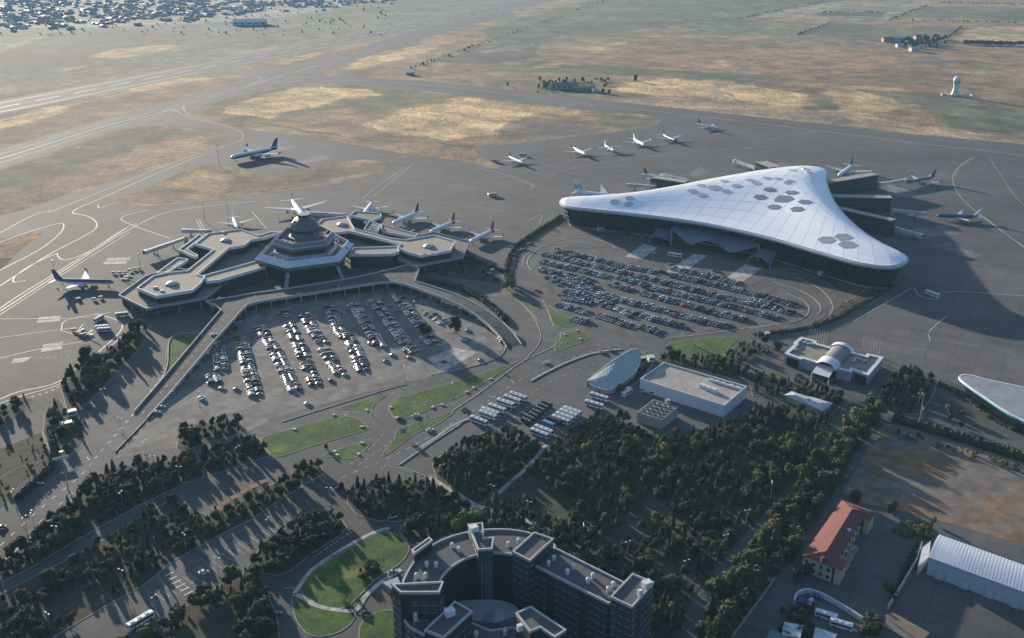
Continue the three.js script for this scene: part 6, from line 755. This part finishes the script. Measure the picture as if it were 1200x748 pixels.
{
  const heading = (x0, y0, x1, y1) => { const a = G(x0, y0), b = G(x1, y1); return Math.atan2(-(b.z - a.z), b.x - a.x); };
  const wb = mat(.70, .71, .71, .4), city = busProto('city_bus', 'x', 12, 2.55, 3.1, wb, M.sheetMetal), a1 = heading(552, 491, 569.5, 497.5);
  const spots = [[561, 494.5], [571.5, 488], [574.5, 484.5], [582.5, 480], [592, 474], [600.5, 469.5], [607, 466]]; spots.forEach((p, i) => put(i ? copyOf(city, 'city_bus') : city, p[0], p[1] + 1.5, a1, 'white bus in the slanted row along the kerb', 'white buses in the kerb row'));
  const a2 = heading(646, 489, 665, 496); [[657, 494], [661.5, 490.5], [666, 487], [670.5, 484]].forEach(p => put(copyOf(city, 'city_bus'), p[0], p[1] + 1, a2, 'white bus with blue-grey roof units in the packed block by the wood', 'buses in the packed block')); [[632, 510], [637, 506]].forEach(p => put(copyOf(city, 'city_bus'), p[0], p[1] + 1, a2, 'white bus in the pair at the lower end of the block', 'the lower pair of buses'));
  const dk = mat(.05, .05, .048, .5), mini = busProto('minibus', 'x', 7.2, 2.1, 2.7, dk, mat(.30, .29, .26, .6), { cat: 'minibus' }), a3 = heading(612, 493, 623, 498); for (let i = 0; i < 7; i++) put(i ? copyOf(mini, 'minibus') : mini, 617 + i * 4.0, 496.5 - i * 3.4, a3, 'dark minibus with a tan roof in the slanted middle row', 'dark minibuses');
  const bl = busProto('tanker_lorry', 'x', 8, 2.4, 2.8, mat(.12, .32, .48, .4), M.sheetMetal, { cat: 'lorry' }); put(bl, 643, 500, a2, 'light blue tank lorry between the bus blocks'); const br = busProto('coach', 'x', 9, 2.5, 3, mat(.10, .06, .05, .5), M.darkMetal); put(br, 650, 496, a2, 'dark brown coach squeezed between the white buses'); put(copyOf(city, 'city_bus'), 702, 468, heading(696, 467, 709, 471), 'beige bus waiting below the shell pavilion').userData.group = ''; delete scene.getObjectByName(taken.city_bus ? 'city_bus_' + String(taken.city_bus).padStart(3, '0') : 'city_bus').userData.group; const c2 = put(copyOf(city, 'city_bus'), 696, 477, heading(690, 475, 704, 479), 'white bus half hidden by the wood below the pavilion'); delete c2.userData.group;
  const c3 = put(copyOf(city, 'city_bus'), 165, 731, heading(155, 735, 177, 722), 'long white bus on the bay-marked road by the grove'); delete c3.userData.group; const c4 = put(copyOf(city, 'city_bus'), 791, 301, heading(782, 299, 801, 302), 'white coach at the new terminal crossing'); delete c4.userData.group; const c5 = put(copyOf(city, 'city_bus'), 1093, 347, heading(1088, 345, 1098, 349), 'white airport bus alone on the apron'); delete c5.userData.group;
  const tk = busProto('fuel_lorry', 'x', 9, 2.5, 3, mat(.55, .60, .66, .4), M.offWhite, { cat: 'lorry' }); put(tk, 120, 386, .25, 'white fuel lorry on the apron corner'); put(copyOf(tk, 'fuel_lorry'), 122, 389, .2, 'second fuel lorry beside the first on the apron corner'); put(copyOf(tk, 'fuel_lorry'), 143, 371, .3, 'white lorry at the end of the older terminal wing'); put(copyOf(tk, 'fuel_lorry'), 116, 376, 1.3, 'dark-windowed lorry heading to the apron corner'); put(copyOf(tk, 'fuel_lorry'), 735, 463, .9, 'white lorry with green cargo beside the cooling plant'); put(copyOf(tk, 'fuel_lorry'), 968, 725, -.5, 'white lorry parked inside the curved yard wall'); put(copyOf(tk, 'fuel_lorry'), 986, 736, -.5, 'white lorry beside the other inside the curved wall'); put(copyOf(tk, 'fuel_lorry'), 577, 230, .3, 'service lorry alone on the far apron'); put(copyOf(tk, 'fuel_lorry'), 580, 190, -.4, 'white service lorry beside the nearest far airliner'); put(copyOf(tk, 'fuel_lorry'), 613, 183, -.4, 'dark service lorry behind the nearest far airliner'); put(copyOf(tk, 'fuel_lorry'), 240, 355, .4, 'white lorry under the older terminal wing');
  // baggage carts and dollies
  const cart = new MB().box(0, .6, 0, 3, .2, 1.6).box(0, 1.2, 0, 2.8, 1, 1.4).box(0, 1.85, 0, 3, .12, 1.7).geo(), cm = grainy(.40, .38, .36, 2, .7), R = rng(6);
  [[133, 321], [140, 321], [146.5, 320.5], [151.5, 318], [157, 316.5], [163, 316], [110, 352], [118, 350], [92, 352], [470, 268], [474, 272], [480, 274], [488, 276], [478, 270], [484, 272], [577, 318], [574, 322], [86, 388], [92, 392], [96, 394], [100, 393]].forEach(p => { const m = tag(mesh('baggage_cart', cart, cm), p[0] < 200 ? 'grey covered baggage cart near the blue airliner' : p[0] < 500 ? 'grey covered baggage cart beside the dark-tailed airliner' : 'grey covered cart by the hedge corner', 'baggage cart', p[0] < 200 ? 'carts near the blue airliner' : p[0] < 500 ? 'carts beside the dark-tailed airliner' : 'carts by the hedge corner'), g = G(...p); m.position.set(g.x, .08, g.z); m.rotation.y = .3 + (R() - .5); });
  const st = thing('boarding_stairs', 'mobile boarding stairs waiting near the blue airliner', 'boarding stairs', [0, 0, 0]); const sb = new MB(); for (let k = 0; k < 12; k++) sb.box(-3 + k * .5, .4 + k * .28, 0, .5, .12, 1.6); sb.build('treads', M.metal, st); new MB().bar([-3, .3, .9], [3, 4.4, .9], .08).bar([-3, .3, -.9], [3, 4.4, -.9], .08).build('rails', M.offWhite, st); new MB().box(0, .6, 0, 5.6, .5, 1.8).build('chassis', M.darkMetal, st); const gs = G(150, 325); st.position.set(gs.x, .08, gs.z); st.rotation.y = .4; [[146, 328], [104, 394], [95, 388], [476, 266]].forEach((p, i) => { const c = copyOf(st, 'boarding_stairs', ['mobile boarding stairs beside the row of carts', 'mobile stairs parked in the marked corner bay', 'second mobile stairs in the marked corner bay', 'mobile stairs at the nose of the dark-tailed airliner'][i]), g = G(...p); c.position.set(g.x, .08, g.z); c.rotation.y = i * .6; });
}
// ---------------------------------------------------------------- aircraft
const AC = { white: mat(.76, .77, .78, .35), navy: mat(.03, .05, .12, .35), blue: mat(.05, .10, .24, .35), red: mat(.42, .03, .05, .4), wing: mat(.50, .52, .54, .4), eng: mat(.34, .36, .38, .35), green: mat(.04, .22, .10, .4), dark: mat(.03, .035, .04, .4), pale: mat(.42, .52, .62, .35) };
function aircraft(label, nose, tail, o = {}) {
  const n = G(nose[0], nose[1], 4), t = G(tail[0], tail[1], 4.6), L = o.L || Math.min(70, Math.max(22, n.distanceTo(t))), d = n.clone().sub(t).setY(0).normalize(), a = Math.atan2(-d.z, d.x), c = n.clone().addScaledVector(d, -L / 2);
  const T = thing('airliner', label, 'airliner', [c.x, .06, c.z], a), r = (o.r || L * .047), span = o.span || L * .95, hy = r * 1.75 + .4, top = AC[o.top || 'white'], fin = AC[o.fin || 'white'];
  // fuselage: rings along x
  const prof = [[.5, .02, -.25], [.49, .35, -.2], [.475, .6, -.12], [.45, .85, -.05], [.41, .98, 0], [.3, 1, 0], [.1, 1, 0], [-.15, 1, 0], [-.25, .97, .02], [-.34, .78, .18], [-.42, .5, .42], [-.48, .22, .6], [-.5, .06, .68]], N = 16, up = new MB(), lo = new MB();
  const P = (i, k) => { const q = prof[i], w = k / N * Math.PI * 2; return [q[0] * L, hy + q[2] * r + Math.sin(w) * q[1] * r, Math.cos(w) * q[1] * r]; };
  for (let i = 0; i < prof.length - 1; i++) for (let k = 0; k < N; k++) (k >= 0 && k < N / 2 ? up : lo).quad(P(i, k), P(i, k + 1), P(i + 1, k + 1), P(i + 1, k)); const f = up.build('fuselage', top, T, 1); lo.build('belly', AC[o.belly || o.top || 'white'], T, 1);
  for (const s of [-1, 1]) new MB().box(L * .06, hy + r * .3, s * r * .965, L * .68, r * .14, .06).build('window_strip', AC.dark, f); new MB().box(L * .468, hy + r * .22, 0, L * .018, r * .22, r * 1.15).build('cockpit_glass', AC.dark, f);
  if (o.stripe) for (const s of [-1, 1]) new MB().box(L * .02, hy - r * .05, s * r * 1.0, L * .8, r * .3, .1).build('stripe', AC[o.stripe], f);
  const slab = (pts, th) => { const b = new MB(), A = pts.map(p => [p[0], p[1] + th * p[3], p[2]]), B = pts.map(p => [p[0], p[1] - th * p[3], p[2]]), m = pts.length; b.quad(...A).quad(...B.slice().reverse()); for (let i = 0; i < m; i++) { const j = (i + 1) % m; b.quad(A[i], B[i], B[j], A[j]); } return b; };
  const hi = o.prop, wy = hi ? hy + r * .95 : hy - r * .55, sw = hi ? .02 : o.sweep || .24, rc = L * (hi ? .11 : .17), tc = rc * (hi ? .6 : .3), xr = L * .1;
  for (const s of [-1, 1]) {
    const w = slab([[xr, wy, 0, 1], [xr - rc, wy, 0, 1], [xr - sw * L - tc * .5 - tc * .5, wy + span * (hi ? .0 : .045), s * span / 2, .25], [xr - sw * L, wy + span * (hi ? 0 : .045), s * span / 2, .25]], r * .2).build('wing', AC.wing, T);
    if (!hi) { const x = xr - sw * L - tc * .5, z = s * span / 2, y = wy + span * .045; slab([[x + tc * .5, y, z, 1], [x - tc * .5, y, z, 1], [x - tc * .9, y + r * .8, z + s * r * .2, .4], [x - tc * .3, y + r * .8, z + s * r * .2, .4]], .08).build('winglet', fin, w); }
    const es = o.four ? [.34, .66] : [.34]; for (const e of es) { const z = s * span / 2 * e, x = xr - sw * L * e + (hi ? L * .03 : L * .035), y = hi ? wy - r * .1 : wy + span * .045 * e - r * .62, er = r * (hi ? .3 : .48), g = new THREE.CylinderGeometry(er * .7, er, L * .085, 14); g.rotateZ(-Math.PI / 2); g.scale(1, 1, 1); g.translate(x - L * .02, y, z); const en = mesh('engine', g, AC.eng, T); const fc = new THREE.CylinderGeometry(er * .86, er * .86, .1, 12); fc.rotateZ(Math.PI / 2); fc.translate(x + L * .0235, y, z); mesh('intake', fc, AC.dark, en); if (!hi) new MB().box(x - L * .05, y + r * .45, z, L * .06, r * .5, .3).build('pylon', AC.wing, en); else for (let k = 0; k < 4; k++) { const w2 = k * Math.PI / 2 + .3; new MB().bar([x + L * .03, y, z], [x + L * .03, y + Math.cos(w2) * r * 1.2, z + Math.sin(w2) * r * 1.2], .1, 4).build('propeller_blade', AC.dark, en); } }
    const ty = hi ? hy + r * 3.4 : hy + r * .55; slab([[-L * .40, ty, 0, 1], [-L * .475, ty, 0, 1], [-L * .50, ty + r * .15, s * span * .19, .3], [-L * .47, ty + r * .15, s * span * .19, .3]], r * .12).build('tailplane', AC.wing, T);
    new MB().bar([-L * .02, hy - r * .7, s * r * .9], [-L * .02, .9, s * r * 1.3], .22).build('main_gear', AC.eng, T); for (const dx of [-.8, .8]) new MB().bar([-L * .02 + dx, .62, s * r * 1.3 - .35], [-L * .02 + dx, .62, s * r * 1.3 + .35], .6, 10).build('wheel', MV.tyre, T);
  }
  new MB().bar([L * .4, hy - r * .8, 0], [L * .4, .6, 0], .16).build('nose_gear', AC.eng, T); new MB().bar([L * .4, .45, -.4], [L * .4, .45, .4], .45, 10).build('wheel', MV.tyre, T);
  const fh = r * (o.finH || 3.1), fb = new MB(), th = .22, y0 = hy + r * .75; const fw = o.finW || .345, F = [[-L * fw, y0], [-L * .475, y0], [-L * .515, y0 + fh], [-L * (.46 - (.345 - fw) * .5 ), y0 + fh]]; fb.quad(...F.map(p => [p[0], p[1], th])).quad(...F.map(p => [p[0], p[1], -th]).reverse()); for (let i = 0; i < 4; i++) { const j = (i + 1) % 4; fb.quad([...F[i], -th], [...F[i], th], [...F[j], th], [...F[j], -th]); } const fm = fb.build('tail_fin', fin, T);
  if (o.va) for (const s of [-1, 1]) { const z = s * (th + .05), bar = (x0, y0b, x1, y1, w, m) => { const b = new MB(); b.quad([x0 - w, y0b, z], [x0 + w, y0b, z], [x1 + w, y1, z], [x1 - w, y1, z]); b.build('tail_logo', m, fm); }; const cx = -L * .43, cy = y0 + fh * .22, k = fh * .42, m = s; /* the letters V and A side by side */ const at = f => cx + m * f * k; bar(at(-.85), cy + k, at(-.45), cy, k * .1, AC.navy); bar(at(-.08), cy + k, at(-.4), cy, k * .1, AC.navy); bar(at(.08), cy, at(.42), cy + k, k * .1, AC.green); bar(at(.85), cy, at(.46), cy + k, k * .1, AC.green); }
  if (o.rear) { const b = new MB(); for (const s of [-1, 1]) b.box(-L * .39, hy + r * .2, s * r * .83, L * .12, r * 1.1, .3); b.build('tail_band', AC[o.rear], f); }
  return T;
}
aircraft('dark blue topped airliner parked alone on the left apron', [133, 330.5], [63, 328], { L: 47, r: 1.95, top: 'navy', belly: 'white', fin: 'navy', finH: 4 });
aircraft('blue-tailed four-engined airliner alone on the taxiway stand', [270, 186], [326, 174], { L: 66, r: 2.8, top: 'white', belly: 'navy', stripe: 'navy', fin: 'navy', four: 1, rear: 'navy', finH: 3.4 });
aircraft('small white airliner behind the left wing of the older terminal', [278, 267], [272.5, 253], { L: 34, span: 33, r: 1.75 }); aircraft('white airliner with a red tail behind the hub dome', [355, 254], [342, 236], { L: 54, span: 58, r: 2.6, fin: 'red' });
aircraft('white airliner nosed in behind the right wing of the older terminal', [426, 251.5], [438, 234.5], { L: 42, span: 36, r: 1.95 }); aircraft('white airliner with a black tail beside the older terminal', [460, 262], [493, 247], { L: 42, span: 38, r: 2, fin: 'dark', finH: 3.6 }); aircraft('white airliner with a red tail between the black-tailed one and the end stand', [504, 272], [535, 258], { L: 38, span: 34, r: 1.95, fin: 'red', rear: 'red', finH: 3.6 }); aircraft('white airliner with a red tail on the end stand of the older terminal', [551, 283], [583, 267], { L: 38, span: 34, r: 1.95, fin: 'red', rear: 'red', finH: 3.6 });
aircraft('white airliner with a red tail at the near end of the far row', [614, 191], [591, 181], { L: 34, span: 33, r: 1.75, fin: 'red' }); aircraft('white airliner with a red tail second in the far row', [687, 181], [666, 170], { L: 36, span: 34, r: 1.85, fin: 'red', rear: 'red' }); aircraft('white propeller airliner in the far row', [720, 176], [703, 166.5], { L: 29, span: 29, r: 1.6, prop: 1 }); aircraft('plain white airliner in the far row beside the propeller one', [756, 170], [737, 159.5], { L: 36, span: 34, r: 1.85 }); aircraft('dark blue airliner in the far row', [793, 165], [772, 155.5], { L: 36, span: 35, r: 1.85, top: 'navy', fin: 'navy', belly: 'navy' }); aircraft('pale blue airliner at the far end of the far row', [844, 151], [813, 144], { L: 38, span: 34, r: 1.9, top: 'pale', fin: 'blue' });
aircraft('large white airliner with VA on its tail behind the terminal tip', [744, 235], [679, 228], { L: 62, span: 58, r: 3, four: 1, va: 1, finH: 3.6, finW: .29 }); aircraft('blue-tailed airliner mostly hidden behind the left gate pier', [790, 211], [767, 206], { L: 38, span: 34, r: 1.9, fin: 'navy' });
aircraft('white and blue airliner nosed into the gate pier under the roof corner', [983, 206], [1007, 188], { L: 52, span: 52, r: 2.2, belly: 'navy', fin: 'navy', finH: 4 }); aircraft('dark blue airliner at the end of the right jet bridge', [1063, 214], [1099, 207], { L: 42, span: 36, r: 2, top: 'navy', fin: 'navy', belly: 'pale', finH: 3.6 }); aircraft('blue airliner at the right edge stand with a white tail band', [1098, 252], [1136, 253], { L: 38, span: 34, r: 1.9, top: 'blue', fin: 'white', belly: 'navy' });
// ---- jet bridges -------------------------------------------------
function jetBridge(label, a, b, h = 5.2) { const A = G(a[0], a[1], h), B = G(b[0], b[1], h), d = B.clone().sub(A), L = Math.hypot(d.x, d.z), T = thing('jet_bridge', label, 'jet bridge', [A.x, 0, A.z], Math.atan2(-d.z, d.x)); new MB().box(L * .28, h, 0, L * .56, 2.6, 2.6).build('inner_tunnel', M.offWhite, T); new MB().box(L * .74, h, 0, L * .46, 3, 3).build('outer_tunnel', M.sheetMetal, T); new MB().box(L + 1.2, h, 0, 3.6, 3.3, 3.8).build('cab', M.offWhite, T); new MB().box(L + 3.05, h, 0, .2, 2.4, 3).build('cab_mouth', M.darkMetal, T); for (const s of [-1, 1]) { new MB().bar([L * .8, h - 1, s * 1.4], [L * .8, .7, s * 1.9], .3, 6).build('leg', M.darkMetal, T); new MB().bar([L * .8, .6, s * 1.9 - .4], [L * .8, .6, s * 1.9 + .4], .6, 8).build('wheel', MV.tyre, T); } new MB().bar([.5, 0, 0], [.5, h + 1.6, 0], 1.9, 10).build('rotunda', M.concrete, T); new MB().bar([L * .35, 0, 0], [L * .35, h - 1, 0], .5, 6).build('column', M.concrete, T); return T; }
jetBridge('long jet bridge slanting out from the left wing of the older terminal', [218, 279], [172, 295]); jetBridge('jet bridge lying across the top of the left wing', [246, 271], [217, 270.5]); jetBridge('jet bridge leading behind the hub towards the red-tailed airliner', [405, 252], [362, 250]); jetBridge('jet bridge from the right gate pier to the dark blue airliner', [1030, 216], [1060, 211.5]); jetBridge('jet bridge from the middle right gate pier', [1046, 246], [1080, 250.5]); jetBridge('white jet bridge from the lower right gate pier', [1048, 267], [1078, 276]); jetBridge('jet bridge at the left gate pier of the new terminal', [806, 212], [780, 206]); jetBridge('jet bridge beside the small back gate pier', [886, 197], [862, 189]); jetBridge('short jet bridge near the tail of the large airliner', [768, 219], [738, 217]);
// ---------------------------------------------------------------- lamps, masts, signs, people
{
  const lamp = (h, name, label) => { const T = thing(name, label, 'street lamp'); new MB().bar([0, 0, 0], [0, h, 0], .13, 6, .07).build('pole', M.metal, T); new MB().bar([-1, h, 0], [1, h, 0], .05, 4).build('arm', M.metal, T); for (const s of [-1, 1]) new MB().box(s * 1.1, h + .02, 0, .9, .22, .45).build('lamp_head', M.whitePaint, T); new MB().bar([0, 0, 0], [0, .5, 0], .28, 6).build('base', M.concrete, T); return T; };
  const proto = lamp(10, 'street_lamp', 'x'); let first = true;
  const at = (px, py, label, group) => { const g = G(px, py, 10), t = first ? proto : copyOf(proto, 'street_lamp'); first = false; t.position.set(g.x, .1, g.z); t.rotation.y = hash(px, py) * 3; tag(t, label, 'street lamp', group); };
  const sets = { 'street lamp in the belt beside the access road': [[14, 575], [63, 617], [103, 538], [141, 577], [169, 517], [178, 534], [209, 547], [225, 501], [278, 524], [120, 456], [140, 490], [36, 600], [28, 606]], 'street lamp over the first car park': [[285, 484], [348, 432], [425, 404], [473, 429], [402, 366], [485, 353], [436, 470], [520, 402], [232, 459]], 'street lamp on the raised road': [[298, 347.5], [351, 344], [397, 335], [453, 324], [536, 345], [250, 391]], 'street lamp in the toll road median': [[141, 668], [55, 719], [215, 626], [254, 654], [180, 699], [313, 608], [385, 572]], 'street lamp along the wood paths': [[518, 545], [577, 569], [620, 588], [684, 615], [736, 635], [876, 598], [851, 627], [905, 565], [805, 657]], 'street lamp at the junction lawns': [[404, 486], [444, 444], [500, 470], [530, 449], [575, 465], [600, 447], [660, 402], [449, 548]], 'street lamp along the loop road': [[608, 293], [603, 298], [602, 303], [752, 278], [766, 296], [728, 296], [800, 305], [870, 318], [600, 314]], 'street lamp in the dark grove court': [[1020, 462], [1079, 461], [1082, 478]] };
  for (const [l, ps] of Object.entries(sets)) for (const p of ps) at(p[0], p[1], l, l.replace('street lamp', 'lamps'));
  const mast = (px, py, h, label, group, heads = 4) => { const c = G(px, py), T = thing('floodlight_mast', label, 'light mast', [c.x, 0, c.z], 0, group); new MB().bar([0, 0, 0], [0, h, 0], .34, 8, .16).build('mast', M.metal, T); new MB().box(0, h, 0, 1.8, .25, 1.8).build('head_frame', M.darkMetal, T); for (let k = 0; k < heads; k++) new MB().box(Math.cos(k * 1.6) * .9, h - .3, Math.sin(k * 1.6) * .9,   .6, .4, .35, k).build('floodlight', M.metal, T); };
  mast(257, 195, 24, 'floodlight mast at the tip of the brown island'); mast(1080, 435, 26, 'floodlight mast at the apron edge behind the dark grove'); mast(888, 397, 26, 'tall mast at the hedge by the car park end'); mast(630, 193, 22, 'floodlight mast beside the near far-row airliner'); mast(540, 302, 16, 'floodlight mast at the corner of the end stand'); mast(64, 322, 12, 'slim mast left of the blue airliner'); mast(165, 320, 16, 'slim mast by the left wing terrace', undefined, 2); mast(706, 172, 18, 'mast in the far row beside the propeller airliner'); mast(669, 186, 16, 'mast before the second far-row airliner'); mast(1078, 492, 16, 'tall lamp mast in the paved court', undefined, 3); mast(80, 575, 22, 'tall mast beside the access road junction'); mast(240, 205 + 55, 18, 'two-armed mast behind the left wing', undefined, 2); mast(268, 262, 18, 'two-armed mast behind the small white airliner', undefined, 2);
  const sign = (px, py, w, h, ry, m, label) => { const c = G(px, py), T = thing('road_sign', label, 'sign', [c.x, 0, c.z], ry); new MB().box(0, 2.2 + h / 2, 0, w, h, .15).build('panel', m, T); for (const s of [-1, 1]) new MB().bar([s * w * .35, 0, 0], [s * w * .35, 2.3, 0], .08, 5).build('post', M.metal, T); }; sign(473, 512, 3, 2.8, .2, mat(.16, .22, .28, .5), 'grey-blue round-cornered sign panel on the lawn spit'); sign(800, 399, 1.4, 4, .3, M.whitePaint, 'tall white sign pillar on the lawn by the car park exit'); sign(579, 431, 1.4, 1.2, .3, M.whitePaint, 'small white sign at the lawn point'); sign(72, 543, 8, 1.6, .5, M.offWhite, 'wide white sign panel at the planted verge'); sign(175, 538, 5, 1, .3, M.offWhite, 'white sign panel by the car park exit lane'); 
  const plate = new MB().box(0, .35, 0, 2, .5, 1.3).box(0, .1, 0, 1.4, .2, .9).geo(); for (const [x, y] of [[424, 501], [424, 520], [429.5, 481.5], [391, 487], [465, 490], [507, 478], [518, 475], [345, 504], [395, 534], [420, 533], [392, 530], [662, 393], [680, 398], [676, 388], [555, 455], [547, 460], [575, 445], [458, 478]]) { const g = G(x, y), m = tag(mesh('lawn_plate', plate, M.offWhite), 'white inspection box set on a junction lawn', 'box', 'white boxes on the junction lawns'); m.position.set(g.x, .17, g.z); m.rotation.y = x; }
  // barrier gantry at the lot exit
  { const T = thing('exit_gantry', 'yellow and white barrier gantry at the car park exit lane', 'barrier'), a = G(878, 390), b = G(902, 386); for (const p of [a, b]) new MB().bar([p.x, 0, p.z], [p.x, 3, p.z], .2).build('post', M.yellowPaint, T); new MB().bar([a.x, 3, a.z], [b.x, 3, b.z], .2).build('beam', M.offWhite, T); }
  // fence along the apron edge
  { const q = smoothPts(GP([[0, 556 - 60], [20, 487], [40, 470], [62, 462], [100, 438], [140, 402], [152, 388]]), false, 6), T = thing('perimeter_fence', 'thin mesh fence on posts between apron and tree belt', 'fence'), L = lineLen(q); for (let s = 0; s < L; s += 6) { const p = lineAt(q, s); new MB().bar([p.x, 0, p.z], [p.x, 2.4, p.z], .07, 4).build('post', M.metal, T); } const r = new MB(); for (const y of [.3, .8, 1.3, 1.8, 2.3]) for (let i = 0; i < q.length - 1; i++) r.bar([q[i][0], y, q[i][1]], [q[i + 1][0], y, q[i + 1][1]], .025, 3); r.build('wires', M.metal, T); }
  // people behind the reception building
  const R = rng(31), body = () => { const b = new MB(), ring = (y, rx, rz, x = 0) => { const o = []; for (let k = 0; k < 10; k++) { const a = k / 10 * 6.2832; o.push([x + Math.cos(a) * rx, y, Math.sin(a) * rz]); } return o; }; const join = rs => { for (let i = 0; i < rs.length - 1; i++) for (let k = 0; k < 10; k++) b.quad(rs[i][k], rs[i][(k + 1) % 10], rs[i + 1][(k + 1) % 10], rs[i + 1][k]); }; for (const s of [-1, 1]) join([ring(0, .06, .12, s * .1), ring(.08, .05, .07, s * .1), ring(.45, .065, .075, s * .1), ring(.86, .095, .1, s * .09)]); join([ring(.82, .17, .12), ring(1.0, .17, .12), ring(1.2, .18, .12), ring(1.4, .22, .12), ring(1.47, .12, .09), ring(1.52, .055, .06), ring(1.56, .06, .07), ring(1.64, .078, .1), ring(1.72, .07, .09), ring(1.77, .02, .02)]); for (const s of [-1, 1]) join([ring(.78, .03, .04, s * .29), ring(.9, .035, .045, s * .28), ring(1.15, .04, .05, s * .26), ring(1.42, .055, .06, s * .2)]); return b.geo(1); }; const bg = body(), hair = new THREE.SphereGeometry(.1, 8, 5, 0, 6.3, 0, 1.7).translate(0, 1.68, -.01);
  [[1034.5, 428], [1036.8, 428.6], [1039.6, 429.2], [1041.2, 429.4], [1043, 430]].forEach((p, i) => { const g = G(...p), T = thing('person', 'person in dark clothes standing in the group behind the reception building', 'person', [g.x, .05, g.z], R() * 6, 'people behind the reception building'); mesh('body', bg, mat(.03 + .02 * (i % 3), .03, .035, .9), T); mesh('hair', hair, mat(.02, .015, .012, .9), T); });
}
renderer.render(scene, camera);
